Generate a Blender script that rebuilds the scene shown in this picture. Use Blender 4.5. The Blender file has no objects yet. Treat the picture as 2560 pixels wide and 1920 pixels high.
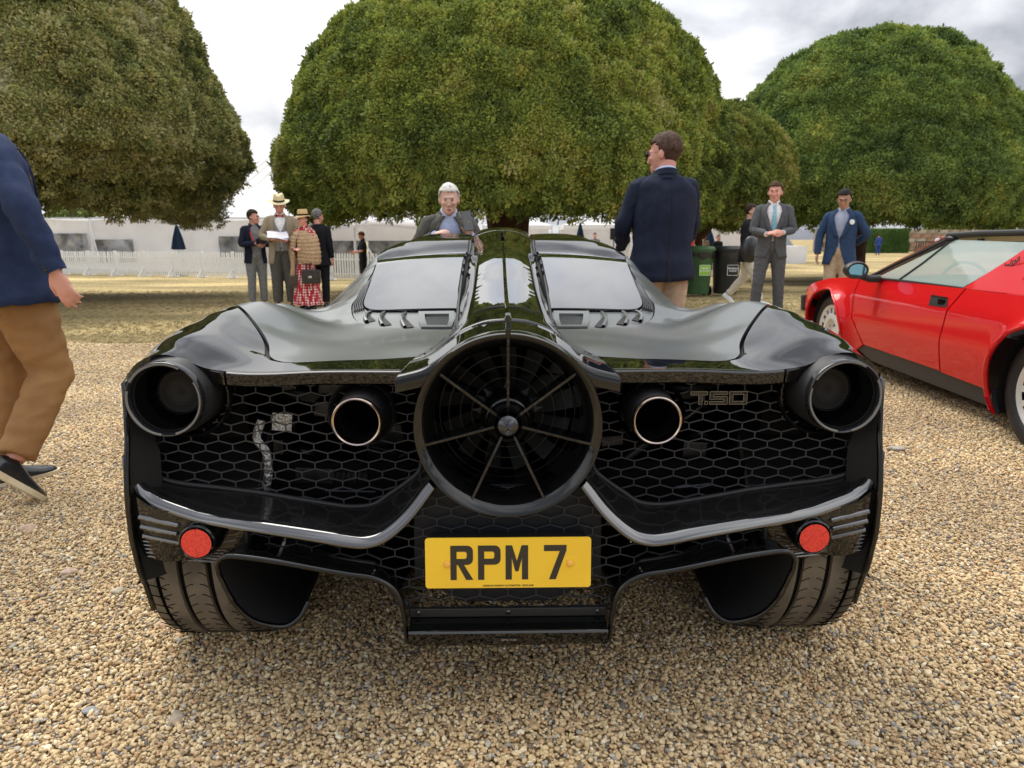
import bpy, bmesh, math, random
import numpy as np
from mathutils import Vector, Matrix, noise
from mathutils.geometry import delaunay_2d_cdt

R = math.radians
PI = math.pi
random.seed(7)
rng = np.random.default_rng(7)
SC = bpy.context.scene
COL = SC.collection

# ------------------------------------------------------------------ camera
cam_data = bpy.data.cameras.new('camera')
cam = bpy.data.objects.new('camera', cam_data)
COL.objects.link(cam)
cam.location = (0, 0, 1.10)
cam.rotation_euler = (R(90 - 11.6), 0, 0)
cam_data.sensor_width = 36
cam_data.lens = 24.96
cam_data.clip_start = 0.05
cam_data.clip_end = 2000
cam_data.dof.use_dof = True
cam_data.dof.focus_distance = 1.75
cam_data.dof.aperture_fstop = 8.0
SC.camera = cam

# ------------------------------------------------------------------ world
SUN_EL, SUN_AZ = R(58), R(-40)      # azimuth measured from +Y towards +X
world = bpy.data.worlds.new('World')
SC.world = world
world.use_nodes = True
nt = world.node_tree
nt.nodes.clear()
def wn(t, **kw):
    n = nt.nodes.new(t)
    for k, v in kw.items():
        setattr(n, k, v)
    return n
out = wn('ShaderNodeOutputWorld')
bg = wn('ShaderNodeBackground')
bg.inputs['Strength'].default_value = 0.1
sky = wn('ShaderNodeTexSky')
sky.sky_type = 'NISHITA'
sky.sun_disc = False
sky.sun_elevation = SUN_EL
sky.sun_rotation = SUN_AZ
tc = wn('ShaderNodeTexCoord')
sep = wn('ShaderNodeSeparateXYZ')
nt.links.new(tc.outputs['Generated'], sep.inputs[0])
zz = wn('ShaderNodeMath', operation='MAXIMUM'); zz.inputs[1].default_value = 0.0
nt.links.new(sep.outputs['Z'], zz.inputs[0])
za = wn('ShaderNodeMath', operation='ADD'); za.inputs[1].default_value = 0.22
nt.links.new(zz.outputs[0], za.inputs[0])
dx = wn('ShaderNodeMath', operation='DIVIDE'); dy = wn('ShaderNodeMath', operation='DIVIDE')
nt.links.new(sep.outputs['X'], dx.inputs[0]); nt.links.new(za.outputs[0], dx.inputs[1])
nt.links.new(sep.outputs['Y'], dy.inputs[0]); nt.links.new(za.outputs[0], dy.inputs[1])
cmb = wn('ShaderNodeCombineXYZ')
nt.links.new(dx.outputs[0], cmb.inputs[0]); nt.links.new(dy.outputs[0], cmb.inputs[1])
cmb.inputs[2].default_value = 3.7
n1 = wn('ShaderNodeTexNoise'); n1.inputs['Scale'].default_value = 0.75
n1.inputs['Detail'].default_value = 7; n1.inputs['Roughness'].default_value = 0.52
n1.inputs['Distortion'].default_value = 0.5
nt.links.new(cmb.outputs[0], n1.inputs['Vector'])
ramp = wn('ShaderNodeValToRGB')
e = ramp.color_ramp.elements
e[0].position = 0.42; e[0].color = (2.2, 2.3, 2.6, 1)
e[1].position = 0.555; e[1].color = (5.9, 5.9, 5.9, 1)
m = e.new(0.49); m.color = (4.1, 4.2, 4.45, 1)
nt.links.new(n1.outputs['Fac'], ramp.inputs['Fac'])
n2 = wn('ShaderNodeTexNoise'); n2.inputs['Scale'].default_value = 0.9
n2.inputs['Detail'].default_value = 5; n2.inputs['Roughness'].default_value = 0.5
mp = wn('ShaderNodeVectorMath', operation='ADD'); mp.inputs[1].default_value = (7.3, -2.1, 5)
nt.links.new(cmb.outputs[0], mp.inputs[0]); nt.links.new(mp.outputs[0], n2.inputs['Vector'])
r2 = wn('ShaderNodeValToRGB')
e = r2.color_ramp.elements
e[0].position = 0.68; e[0].color = (0, 0, 0, 1)
e[1].position = 0.80; e[1].color = (0.45, 0.45, 0.45, 1)
nt.links.new(n2.outputs['Fac'], r2.inputs['Fac'])
mix = wn('ShaderNodeMix', data_type='RGBA')
nt.links.new(r2.outputs['Color'], mix.inputs['Factor'])
nt.links.new(ramp.outputs['Color'], mix.inputs[6])
nt.links.new(sky.outputs['Color'], mix.inputs[7])
# an overcast sky is about twice as bright overhead as at the horizon
gr_ = wn('ShaderNodeMath', operation='MULTIPLY_ADD'); gr_.inputs[1].default_value = 1.30; gr_.inputs[2].default_value = 0.70
nt.links.new(zz.outputs[0], gr_.inputs[0])
gs_ = wn('ShaderNodeVectorMath', operation='SCALE')
nt.links.new(mix.outputs[2], gs_.inputs[0]); nt.links.new(gr_.outputs[0], gs_.inputs['Scale'])
nt.links.new(gs_.outputs[0], bg.inputs['Color'])
nt.links.new(bg.outputs[0], out.inputs[0])

sun_d = bpy.data.lights.new('sun', 'SUN')
sun_d.energy = 1.5
sun_d.angle = R(40)
sun_d.color = (1.0, 0.95, 0.86)
sun = bpy.data.objects.new('sun', sun_d)
COL.objects.link(sun)
sd = Vector((math.sin(SUN_AZ) * math.cos(SUN_EL), math.cos(SUN_AZ) * math.cos(SUN_EL), math.sin(SUN_EL)))
sun.rotation_euler = sd.to_track_quat('Z', 'Y').to_euler()
sun.location = sd * 60

SC.view_settings.view_transform = 'Standard'
SC.view_settings.look = 'None'
SC.view_settings.gamma = 1
SC.view_settings.use_curve_mapping = False
SC.view_settings.exposure = 1.12
SC.render.engine = 'CYCLES'
SC.cycles.max_bounces = 7
SC.cycles.diffuse_bounces = 3
SC.cycles.glossy_bounces = 4
SC.cycles.transmission_bounces = 5
SC.cycles.transparent_max_bounces = 8
SC.cycles.use_denoising = True

# ------------------------------------------------------------------ materials
MATS = {}
def mat(name, col, rough=0.6, metal=0.0, coat=0.0, coat_r=0.03, spec=0.5, var=0.0, vscale=20.0,
        bump=0.0, bscale=60.0, trans=0.0, ior=1.5, col2=None, emit=None, alpha=1.0, detail=4):
    """procedural principled material: noise varies the colour between col and col2, noise bump gives relief"""
    if name in MATS:
        return MATS[name]
    m = bpy.data.materials.new(name)
    m.use_nodes = True
    t = m.node_tree
    b = t.nodes['Principled BSDF']
    b.inputs['Base Color'].default_value = (*col, 1)
    b.inputs['Roughness'].default_value = rough
    b.inputs['Metallic'].default_value = metal
    b.inputs['Coat Weight'].default_value = coat
    b.inputs['Coat Roughness'].default_value = coat_r
    b.inputs['Specular IOR Level'].default_value = spec
    b.inputs['Transmission Weight'].default_value = trans
    b.inputs['IOR'].default_value = ior
    b.inputs['Alpha'].default_value = alpha
    tcn = t.nodes.new('ShaderNodeTexCoord')
    if col2 is None and var > 0:
        col2 = tuple(min(1, c * (1 + var)) for c in col)
        col = tuple(c * (1 - var) for c in col)
    if col2 is not None:
        n = t.nodes.new('ShaderNodeTexNoise'); n.inputs['Scale'].default_value = vscale
        n.inputs['Detail'].default_value = detail
        t.links.new(tcn.outputs['Object'], n.inputs['Vector'])
        rr = t.nodes.new('ShaderNodeValToRGB')
        rr.color_ramp.elements[0].position = 0.35; rr.color_ramp.elements[0].color = (*col, 1)
        rr.color_ramp.elements[1].position = 0.65; rr.color_ramp.elements[1].color = (*col2, 1)
        t.links.new(n.outputs['Fac'], rr.inputs['Fac'])
        t.links.new(rr.outputs['Color'], b.inputs['Base Color'])
    if bump > 0:
        n = t.nodes.new('ShaderNodeTexNoise'); n.inputs['Scale'].default_value = bscale
        n.inputs['Detail'].default_value = 4
        t.links.new(tcn.outputs['Object'], n.inputs['Vector'])
        bp = t.nodes.new('ShaderNodeBump'); bp.inputs['Strength'].default_value = min(1, bump)
        bp.inputs['Distance'].default_value = 0.01
        t.links.new(n.outputs['Fac'], bp.inputs['Height'])
        t.links.new(bp.outputs['Normal'], b.inputs['Normal'])
    MATS[name] = m
    return m

M = dict(
    gloss=mat('gloss_black_paint', (0.0035, 0.0037, 0.0036), 0.3, coat=1.0, coat_r=0.012, spec=0.0),
    edge=mat('black_paint_boosted_sheen', (0.012, 0.012, 0.013), 0.08, coat=1.0, coat_r=0.02, spec=0.7, ior=1.75),  # car's own black paint, reflectance raised to brighten the sky highlight on edges
    satin=mat('satin_dark_paint', (0.150, 0.160, 0.155), 0.33, metal=0.85, coat=0.30, coat_r=0.09, spec=0.9),
    privacy=mat('dark_tinted_glass', (0.004, 0.0045, 0.005), 0.02, coat=0.6, coat_r=0.0, spec=0.9),
    rubber=mat('black_rubber', (0.012, 0.012, 0.013), 0.55, var=0.2, vscale=60),
    matte=mat('matte_black', (0.004, 0.004, 0.005), 0.7),
    cavity=mat('dark_cavity', (0.0035, 0.0035, 0.004), 0.9, spec=0.1),
    mesh=mat('grey_mesh_grille', (0.036, 0.038, 0.043), 0.5, metal=0.0, spec=0.35),
    seam=mat('panel_seal', (0.006, 0.006, 0.006), 0.5),
    dkmetal=mat('dark_engine_metal', (0.03, 0.032, 0.035), 0.35, metal=0.8, var=0.3, vscale=30),
    steel=mat('bright_steel', (0.55, 0.55, 0.56), 0.22, metal=1.0, var=0.1, vscale=40),
    titanium=mat('heat_tinted_exhaust_rim', (0.62, 0.50, 0.38), 0.22, metal=1.0, col2=(0.40, 0.33, 0.30), vscale=14),
    foil=mat('crinkled_heat_foil', (0.45, 0.46, 0.48), 0.30, metal=1.0, bump=1.0, bscale=90),
    chrome=mat('black_chrome', (0.07, 0.07, 0.075), 0.04, metal=1.0),
    bowl=mat('lamp_bowl_dark', (0.13, 0.135, 0.145), 0.16, metal=1.0),
    lens=mat('smoked_lens', (0.012, 0.012, 0.013), 0.08, metal=0.0, coat=0.3, coat_r=0.0, spec=0.4),
    led=mat('led_light_guide', (0.13, 0.13, 0.135), 0.3, coat=0.4),
    reflector=mat('red_reflector', (0.62, 0.012, 0.010), 0.22, coat=0.6, coat_r=0.05, col2=(0.75, 0.03, 0.02), vscale=160),
    yellow=mat('yellow_number_plate', (0.86, 0.56, 0.02), 0.45, coat=0.35, coat_r=0.12, col2=(0.82, 0.51, 0.018), vscale=6),
    platecap=mat('orange_screw_cap', (0.83, 0.42, 0.06), 0.35, coat=0.3),
    ink=mat('black_lettering', (0.008, 0.008, 0.008), 0.28, coat=0.3, coat_r=0.1),
    tyre=mat('dusty_tyre_rubber', (0.075, 0.066, 0.052), 0.75, col2=(0.17, 0.145, 0.110), vscale=9, bump=0.15, bscale=200, detail=8),
    groove=mat('tyre_groove', (0.004, 0.004, 0.004), 0.9, spec=0.1),
    holder=mat('smoked_plate_backing', (0.012, 0.014, 0.018), 0.45, spec=0.2),
)

# carbon fibre: woven diagonal twill, glossy
def carbon():
    m = bpy.data.materials.new('carbon_fibre_twill'); m.use_nodes = True
    t = m.node_tree; b = t.nodes['Principled BSDF']
    b.inputs['Roughness'].default_value = 0.25
    b.inputs['Coat Weight'].default_value = 1.0
    b.inputs['Coat Roughness'].default_value = 0.03
    c = t.nodes.new('ShaderNodeTexCoord')
    w = t.nodes.new('ShaderNodeTexWave'); w.wave_type = 'BANDS'; w.bands_direction = 'DIAGONAL'
    w.inputs['Scale'].default_value = 95; w.inputs['Distortion'].default_value = 0.2
    t.links.new(c.outputs['Object'], w.inputs['Vector'])
    rr = t.nodes.new('ShaderNodeValToRGB')
    rr.color_ramp.elements[0].color = (0.003, 0.003, 0.003, 1)
    rr.color_ramp.elements[1].color = (0.020, 0.019, 0.018, 1)
    t.links.new(w.outputs['Fac'], rr.inputs['Fac']); t.links.new(rr.outputs['Color'], b.inputs['Base Color'])
    MATS['carbon'] = m
    return m
M['carbon'] = carbon()

def speaker_mesh():
    m = bpy.data.materials.new('fine_round_mesh'); m.use_nodes = True
    t = m.node_tree; b = t.nodes['Principled BSDF']
    b.inputs['Roughness'].default_value = 0.5; b.inputs['Specular IOR Level'].default_value = 0.12
    c = t.nodes.new('ShaderNodeTexCoord')
    v = t.nodes.new('ShaderNodeTexVoronoi'); v.inputs['Scale'].default_value = 300; v.inputs['Randomness'].default_value = 0.1
    t.links.new(c.outputs['Object'], v.inputs['Vector'])
    rr = t.nodes.new('ShaderNodeValToRGB')
    rr.color_ramp.elements[0].position = 0.30; rr.color_ramp.elements[0].color = (0.002, 0.002, 0.002, 1)
    rr.color_ramp.elements[1].position = 0.5; rr.color_ramp.elements[1].color = (0.030, 0.029, 0.028, 1)
    t.links.new(v.outputs['Distance'], rr.inputs['Fac']); t.links.new(rr.outputs['Color'], b.inputs['Base Color'])
    return m
M['lampmesh'] = speaker_mesh()

# ------------------------------------------------------------------ mesh helpers
class MB:
    """collects shapes; build() links them as ONE mesh object"""
    def __init__(s):
        s.v = []; s.f = []
    def add(s, vs, fs):
        o = len(s.v)
        s.v.extend([tuple(map(float, p)) for p in vs])
        s.f.extend([tuple(i + o for i in f) for f in fs])
        return s
    def box(s, c, h, rot=None):
        vs = []
        for i in (-1, 1):
            for j in (-1, 1):
                for k in (-1, 1):
                    p = Vector((i * h[0], j * h[1], k * h[2]))
                    if rot is not None: p = rot @ p
                    vs.append(p + Vector(c))
        return s.add(vs, [(0, 1, 3, 2), (4, 6, 7, 5), (0, 4, 5, 1), (2, 3, 7, 6), (0, 2, 6, 4), (1, 5, 7, 3)])
    def bar(s, a, b, w, d, up=(0, 1, 0)):
        a, b = Vector(a), Vector(b); t = (b - a); L = t.length
        if L < 1e-6: return s
        t.normalize(); u = Vector(up); x = t.cross(u)
        if x.length < 1e-4: x = t.cross(Vector((1, 0, 0)))
        x.normalize(); y = x.cross(t)
        rot = Matrix((x, y, t)).transposed()
        return s.box((a + b) / 2, (w / 2, d / 2, L / 2), rot)
    def tube(s, pts, rad, n=10, cap=True, flat=1.0):
        pts = [Vector(p) for p in pts]
        if not hasattr(rad, '__len__'): rad = [rad] * len(pts)
        rings = []
        prev = None
        for i, p in enumerate(pts):
            t = (pts[min(i + 1, len(pts) - 1)] - pts[max(i - 1, 0)]).normalized()
            if prev is None:
                a = Vector((0, 0, 1)) if abs(t.z) < 0.9 else Vector((1, 0, 0))
                x = t.cross(a).normalized()
            else:
                x = (prev - t * prev.dot(t)).normalized()
            prev = x; y = t.cross(x)
            rr = rad[i] if hasattr(rad[i], '__len__') else (rad[i], rad[i] * flat)
            rings.append([p + x * (rr[0] * math.cos(2 * PI * k / n)) + y * (rr[1] * math.sin(2 * PI * k / n)) for k in range(n)])
        vs = [v for r_ in rings for v in r_]
        fs = [(i * n + k, i * n + (k + 1) % n, (i + 1) * n + (k + 1) % n, (i + 1) * n + k)
              for i in range(len(pts) - 1) for k in range(n)]
        if cap:
            fs.append(tuple(range(n - 1, -1, -1))); fs.append(tuple((len(pts) - 1) * n + k for k in range(n)))
        return s.add(vs, fs)
    def lathe(s, prof, c=(0, 0, 0), axis='y', n=64, a0=0.0, a1=2 * PI, closed=False):
        """prof = [(along, radius)...] spun round the axis through c"""
        full = abs(a1 - a0 - 2 * PI) < 1e-6
        m = n if full else n + 1
        vs = []
        for (l, r_) in prof:
            for k in range(m):
                a = a0 + (a1 - a0) * k / n
                u, w = r_ * math.cos(a), r_ * math.sin(a)
                if axis == 'y': p = (c[0] + u, c[1] + l, c[2] + w)
                elif axis == 'x': p = (c[0] + l, c[1] + u, c[2] + w)
                else: p = (c[0] + u, c[1] + w, c[2] + l)
                vs.append(p)
        fs = []
        P_ = len(prof)
        for i in range(P_ - (0 if closed else 1)):
            j = (i + 1) % P_
            for k in range(n):
                k2 = (k + 1) % m if full else k + 1
                fs.append((i * m + k, i * m + k2, j * m + k2, j * m + k))
        return s.add(vs, fs)
    def grid(s, rows, close=False):
        n = len(rows[0]); vs = [p for r_ in rows for p in r_]; fs = []
        for i in range(len(rows) - 1):
            for k in range(n if close else n - 1):
                k2 = (k + 1) % n
                fs.append((i * n + k, i * n + k2, (i + 1) * n + k2, (i + 1) * n + k))
        return s.add(vs, fs)
    def prism(s, poly, fa, fb):
        """poly = 2D points; fa, fb map a 2D point to the two faces"""
        n = len(poly)
        vs = [fa(*p) for p in poly] + [fb(*p) for p in poly]
        fs = [tuple(range(n)), tuple(range(2 * n - 1, n - 1, -1))]
        fs += [(k, k + n, (k + 1) % n + n, (k + 1) % n) for k in range(n)]
        return s.add(vs, fs)
    def ball(s, c, r_, rot=None, nu=16, nv=10):
        vs = []; fs = []
        if not hasattr(r_, '__len__'): r_ = (r_, r_, r_)
        for i in range(nv + 1):
            th = PI * i / nv
            for k in range(nu):
                a = 2 * PI * k / nu
                p = Vector((r_[0] * math.sin(th) * math.cos(a), r_[1] * math.sin(th) * math.sin(a), r_[2] * math.cos(th)))
                if rot is not None: p = rot @ p
                vs.append(p + Vector(c))
        for i in range(nv):
            for k in range(nu):
                fs.append((i * nu + k, (i + 1) * nu + k, (i + 1) * nu + (k + 1) % nu, i * nu + (k + 1) % nu))
        return s.add(vs, fs)
    def mirror_x(s):
        o = len(s.v); vs = [(-x, y, z) for x, y, z in s.v]
        s.f += [tuple(reversed([i + o for i in f])) for f in s.f]
        s.v += vs
        return s
    def mirrored(s):
        m = MB(); m.v = [(-x, y, z) for x, y, z in s.v]; m.f = [tuple(reversed(f)) for f in s.f]
        return m
    def build(s, name, material, parent=None, smooth=True, weld=0.0, angle=35, bevel=0.0, fix=True):
        me = bpy.data.meshes.new(name)
        me.from_pydata(s.v, [], s.f)
        if weld or fix:
            bm = bmesh.new(); bm.from_mesh(me)
            if weld: bmesh.ops.remove_doubles(bm, verts=bm.verts, dist=weld)
            if fix: bmesh.ops.recalc_face_normals(bm, faces=bm.faces)
            bm.to_mesh(me); bm.free()
        me.update()
        if smooth:
            me.polygons.foreach_set('use_smooth', [True] * len(me.polygons))
            if angle: 
                try: me.set_sharp_from_angle(angle=R(angle))
                except Exception: pass
        me.materials.append(material)
        o = bpy.data.objects.new(name, me)
        COL.objects.link(o)
        if parent is not None: o.parent = parent
        if bevel:
            bv = o.modifiers.new('bevel', 'BEVEL'); bv.width = bevel; bv.segments = 2; bv.limit_method = 'ANGLE'
        return o

def tag(o, label=None, cat=None, group=None, kind=None):
    if label: o['label'] = label
    if cat: o['category'] = cat
    if group: o['group'] = group
    if kind: o['kind'] = kind
    return o
def empty(name, loc, rz=0.0, label=None, cat=None, group=None):
    o = bpy.data.objects.new(name, None); COL.objects.link(o)
    o.location = loc; o.rotation_euler = (0, 0, rz); o.empty_display_size = 0.1
    return tag(o, label, cat, group)
def copy_tree(o, parent=None):
    c = o.copy(); COL.objects.link(c)
    if parent is not None: c.parent = parent
    for ch in list(o.children): copy_tree(ch, c)
    return c
def spline(pts, n=8, closed=False):
    """Catmull-Rom through pts"""
    P_ = [np.array(p, float) for p in pts]; out_ = []
    N = len(P_)
    for i in range(N if closed else N - 1):
        p0 = P_[(i - 1) % N] if (closed or i > 0) else 2 * P_[0] - P_[1]
        p1 = P_[i]; p2 = P_[(i + 1) % N]
        p3 = P_[(i + 2) % N] if (closed or i < N - 2) else 2 * P_[-1] - P_[-2]
        # centripetal-ish
        for k in range(n):
            t = k / n
            out_.append(0.5 * ((2 * p1) + (-p0 + p2) * t + (2 * p0 - 5 * p1 + 4 * p2 - p3) * t * t + (-p0 + 3 * p1 - 3 * p2 + p3) * t ** 3))
    if not closed: out_.append(P_[-1])
    return [tuple(p) for p in out_]
def chaikin(pts, it=2, closed=True):
    P_ = [np.array(p, float) for p in pts]
    for _ in range(it):
        q = []
        N = len(P_)
        for i in range(N if closed else N - 1):
            a, b = P_[i], P_[(i + 1) % N]
            q += [a * 0.75 + b * 0.25, a * 0.25 + b * 0.75]
        if not closed: q = [P_[0]] + q + [P_[-1]]
        P_ = q
    return [tuple(p) for p in P_]
def resample(pts, step, closed=True):
    P_ = [np.array(p, float) for p in pts]
    if closed: P_ = P_ + [P_[0]]
    out_ = []
    for a, b in zip(P_[:-1], P_[1:]):
        L = np.linalg.norm(b - a); n = max(1, int(math.ceil(L / step)))
        out_ += [tuple(a + (b - a) * k / n) for k in range(n)]
    if not closed: out_.append(tuple(P_[-1]))
    return out_
def inside(p, poly):
    x, y = p; c = False; n = len(poly); j = n - 1
    for i in range(n):
        xi, yi = poly[i][0], poly[i][1]; xj, yj = poly[j][0], poly[j][1]
        if (yi > y) != (yj > y) and x < (xj - xi) * (y - yi) / (yj - yi) + xi: c = not c
        j = i
    return c
def region(poly, spacing, holes=()):
    """triangulate a 2D region with interior points; returns verts, faces, boundary loop count"""
    b = resample(poly, spacing)
    loops = [b] + [resample(h, spacing) for h in holes]
    pts = []; edges = []
    for lp in loops:
        o = len(pts); pts += [Vector((p[0], p[1])) for p in lp]
        edges += [(o + i, o + (i + 1) % len(lp)) for i in range(len(lp))]
    nb = len(pts)
    A = np.array([(p[0], p[1]) for p in pts])
    x0, y0 = A.min(0); x1, y1 = A.max(0)
    row = 0; y = y0 + spacing / 2
    while y < y1:
        x = x0 + (spacing / 2 if row % 2 else 0)
        while x < x1:
            if inside((x, y), b) and not any(inside((x, y), h) for h in loops[1:]):
                if np.min((A[:, 0] - x) ** 2 + (A[:, 1] - y) ** 2) > (0.45 * spacing) ** 2:
                    pts.append(Vector((x, y)))
            x += spacing
        y += spacing * 0.866; row += 1
    r_ = delaunay_2d_cdt(pts, edges, [], 1, 1e-7)
    vs = [tuple(v) for v in r_[0]]
    fs = []
    for f in r_[2]:
        cx = sum(vs[i][0] for i in f) / len(f); cy = sum(vs[i][1] for i in f) / len(f)
        if inside((cx, cy), b) and not any(inside((cx, cy), h) for h in loops[1:]): fs.append(tuple(f))
    return vs, fs, loops
def patch(mb, poly, spacing, fn, rim=None, holes=()):
    """region mapped by fn(u,v)->point, optional rim vector (skirt) added round its edge"""
    vs, fs, loops = region(poly, spacing, holes)
    mb.add([fn(*v) for v in vs], fs)
    if rim is not None:
        for lp in loops:
            top = [fn(*p) for p in lp]; bot = [(p[0] + rim[0], p[1] + rim[1], p[2] + rim[2]) for p in top]
            n = len(lp)
            mb.add(top + bot, [(i, (i + 1) % n, (i + 1) % n + n, i + n) for i in range(n)])
    return mb
class TPS:
    def __init__(s, pts, smooth=0.0):
        P_ = np.array(pts, float); s.X = P_[:, :2]; n = len(P_)
        D = np.linalg.norm(s.X[:, None] - s.X[None], axis=2)
        K = s.k(D) + smooth * np.eye(n)
        A = np.zeros((n + 3, n + 3)); A[:n, :n] = K
        A[:n, n] = 1; A[:n, n + 1:] = s.X; A[n, :n] = 1; A[n + 1:, :n] = s.X.T
        b = np.zeros(n + 3); b[:n] = P_[:, 2]
        w = np.linalg.lstsq(A, b, rcond=None)[0]
        s.w, s.a = w[:n], w[n:]
    @staticmethod
    def k(D):
        return np.where(D > 1e-9, D * D * np.log(np.maximum(D, 1e-9)), 0)
    def __call__(s, x, y):
        d = np.hypot(s.X[:, 0] - x, s.X[:, 1] - y)
        return float(s.w @ s.k(d) + s.a[0] + s.a[1] * x + s.a[2] * y)
def interp(x, xs, ys):
    return float(np.interp(x, xs, ys))
def ground_z(x, y):
    t = min(1, max(0, (y - 9.0) / 15.0)); t = t * t * (3 - 2 * t)
    return -0.30 * t
# ================================================================== ground, gravel and dry lawn
def ground_mats():
    # dry lawn
    m = bpy.data.materials.new('dry_lawn'); m.use_nodes = True
    t = m.node_tree; b = t.nodes['Principled BSDF']; b.inputs['Roughness'].default_value = 0.95; b.inputs['Specular IOR Level'].default_value = 0.1
    c = t.nodes.new('ShaderNodeTexCoord')
    def noise_(sc, det=6, dist=0.0, stretch=None):
        n = t.nodes.new('ShaderNodeTexNoise'); n.inputs['Scale'].default_value = sc; n.inputs['Detail'].default_value = det; n.inputs['Distortion'].default_value = dist
        if stretch:
            mp_ = t.nodes.new('ShaderNodeMapping'); mp_.inputs['Scale'].default_value = stretch
            t.links.new(c.outputs['Object'], mp_.inputs['Vector']); t.links.new(mp_.outputs[0], n.inputs['Vector'])
        else: t.links.new(c.outputs['Object'], n.inputs['Vector'])
        return n
    def ramp_(n, stops):
        r_ = t.nodes.new('ShaderNodeValToRGB'); e_ = r_.color_ramp.elements
        e_[0].position, e_[0].color = stops[0][0], (*stops[0][1], 1); e_[1].position, e_[1].color = stops[-1][0], (*stops[-1][1], 1)
        for p, cc in stops[1:-1]:
            x = e_.new(p); x.color = (*cc, 1)
        t.links.new(n.outputs['Fac'], r_.inputs['Fac']); return r_
    big = ramp_(noise_(.30, 5, .3, (0.55, 1.5, 1)), [(.33, (.20, .165, .085)), (.46, (.33, .26, .135)), (.56, (.48, .375, .20)), (.68, (.66, .50, .25))])
    fine = ramp_(noise_(22, 8, .2, (1, .45, 1)), [(.30, (.40, .42, .36)), (.5, (.85, .86, .82)), (.72, (1.3, 1.25, 1.15))])
    mx = t.nodes.new('ShaderNodeMix'); mx.data_type = 'RGBA'; mx.blend_type = 'MULTIPLY'; mx.inputs['Factor'].default_value = 1
    t.links.new(big.outputs[0], mx.inputs[6]); t.links.new(fine.outputs[0], mx.inputs[7])
    t.links.new(mx.outputs[2], b.inputs['Base Color'])
    bp = t.nodes.new('ShaderNodeBump'); bp.inputs['Strength'].default_value = .7; bp.inputs['Distance'].default_value = .03
    t.links.new(noise_(35, 8).outputs['Fac'], bp.inputs['Height']); t.links.new(bp.outputs[0], b.inputs['Normal'])
    lawn_m = m
    # gravel sheet: voronoi stones
    m = bpy.data.materials.new('gravel_bed'); m.use_nodes = True
    t = m.node_tree; b = t.nodes['Principled BSDF']; b.inputs['Roughness'].default_value = 0.85
    c = t.nodes.new('ShaderNodeTexCoord')
    v = t.nodes.new('ShaderNodeTexVoronoi'); v.inputs['Scale'].default_value = 75
    t.links.new(c.outputs['Object'], v.inputs['Vector'])
    sp_ = t.nodes.new('ShaderNodeSeparateColor'); t.links.new(v.outputs['Color'], sp_.inputs[0])
    r_ = t.nodes.new('ShaderNodeValToRGB'); e_ = r_.color_ramp.elements
    stops = [(0, (0.227, 0.172, 0.113)), (.15, (0.521, 0.393, 0.226)), (.4, (0.724, 0.565, 0.328)), (.6, (0.838, 0.680, 0.407)), (.8, (0.657, 0.496, 0.282)), (.93, (0.430, 0.415, 0.373)), (1, (0.900, 0.796, 0.564))]
    e_[0].color = (*stops[0][1], 1); e_[1].color = (*stops[-1][1], 1)
    for p, cc in stops[1:-1]:
        x = e_.new(p); x.color = (*cc, 1)
    t.links.new(sp_.outputs[0], r_.inputs['Fac'])
    d = t.nodes.new('ShaderNodeValToRGB'); d.color_ramp.elements[0].position = .35; d.color_ramp.elements[0].color = (1, 1, 1, 1)
    d.color_ramp.elements[1].position = .75; d.color_ramp.elements[1].color = (.35, .3, .26, 1)
    t.links.new(v.outputs['Distance'], d.inputs['Fac'])
    mx = t.nodes.new('ShaderNodeMix'); mx.data_type = 'RGBA'; mx.blend_type = 'MULTIPLY'; mx.inputs['Factor'].default_value = 1
    t.links.new(r_.outputs[0], mx.inputs[6]); t.links.new(d.outputs[0], mx.inputs[7])
    n = t.nodes.new('ShaderNodeTexNoise'); n.inputs['Scale'].default_value = .8; n.inputs['Detail'].default_value = 5
    t.links.new(c.outputs['Object'], n.inputs['Vector'])
    d2 = t.nodes.new('ShaderNodeValToRGB'); d2.color_ramp.elements[0].position = .35; d2.color_ramp.elements[0].color = (.72, .70, .68, 1)
    d2.color_ramp.elements[1].position = .65; d2.color_ramp.elements[1].color = (1.05, 1.02, .98, 1)
    t.links.new(n.outputs['Fac'], d2.inputs['Fac'])
    mx2 = t.nodes.new('ShaderNodeMix'); mx2.data_type = 'RGBA'; mx2.blend_type = 'MULTIPLY'; mx2.inputs['Factor'].default_value = 1
    t.links.new(mx.outputs[2], mx2.inputs[6]); t.links.new(d2.outputs[0], mx2.inputs[7])
    t.links.new(mx2.outputs[2], b.inputs['Base Color'])
    bp = t.nodes.new('ShaderNodeBump'); bp.invert = True; bp.inputs['Strength'].default_value = 1; bp.inputs['Distance'].default_value = .008
    t.links.new(v.outputs['Distance'], bp.inputs['Height']); t.links.new(bp.outputs[0], b.inputs['Normal'])
    gravel_m = m
    # single pebbles: random colour per instance
    m = bpy.data.materials.new('pebble_stone'); m.use_nodes = True
    t = m.node_tree; b = t.nodes['Principled BSDF']; b.inputs['Roughness'].default_value = 0.7
    oi = t.nodes.new('ShaderNodeObjectInfo')
    r_ = t.nodes.new('ShaderNodeValToRGB'); r_.color_ramp.interpolation = 'CONSTANT'; e_ = r_.color_ramp.elements
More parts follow.
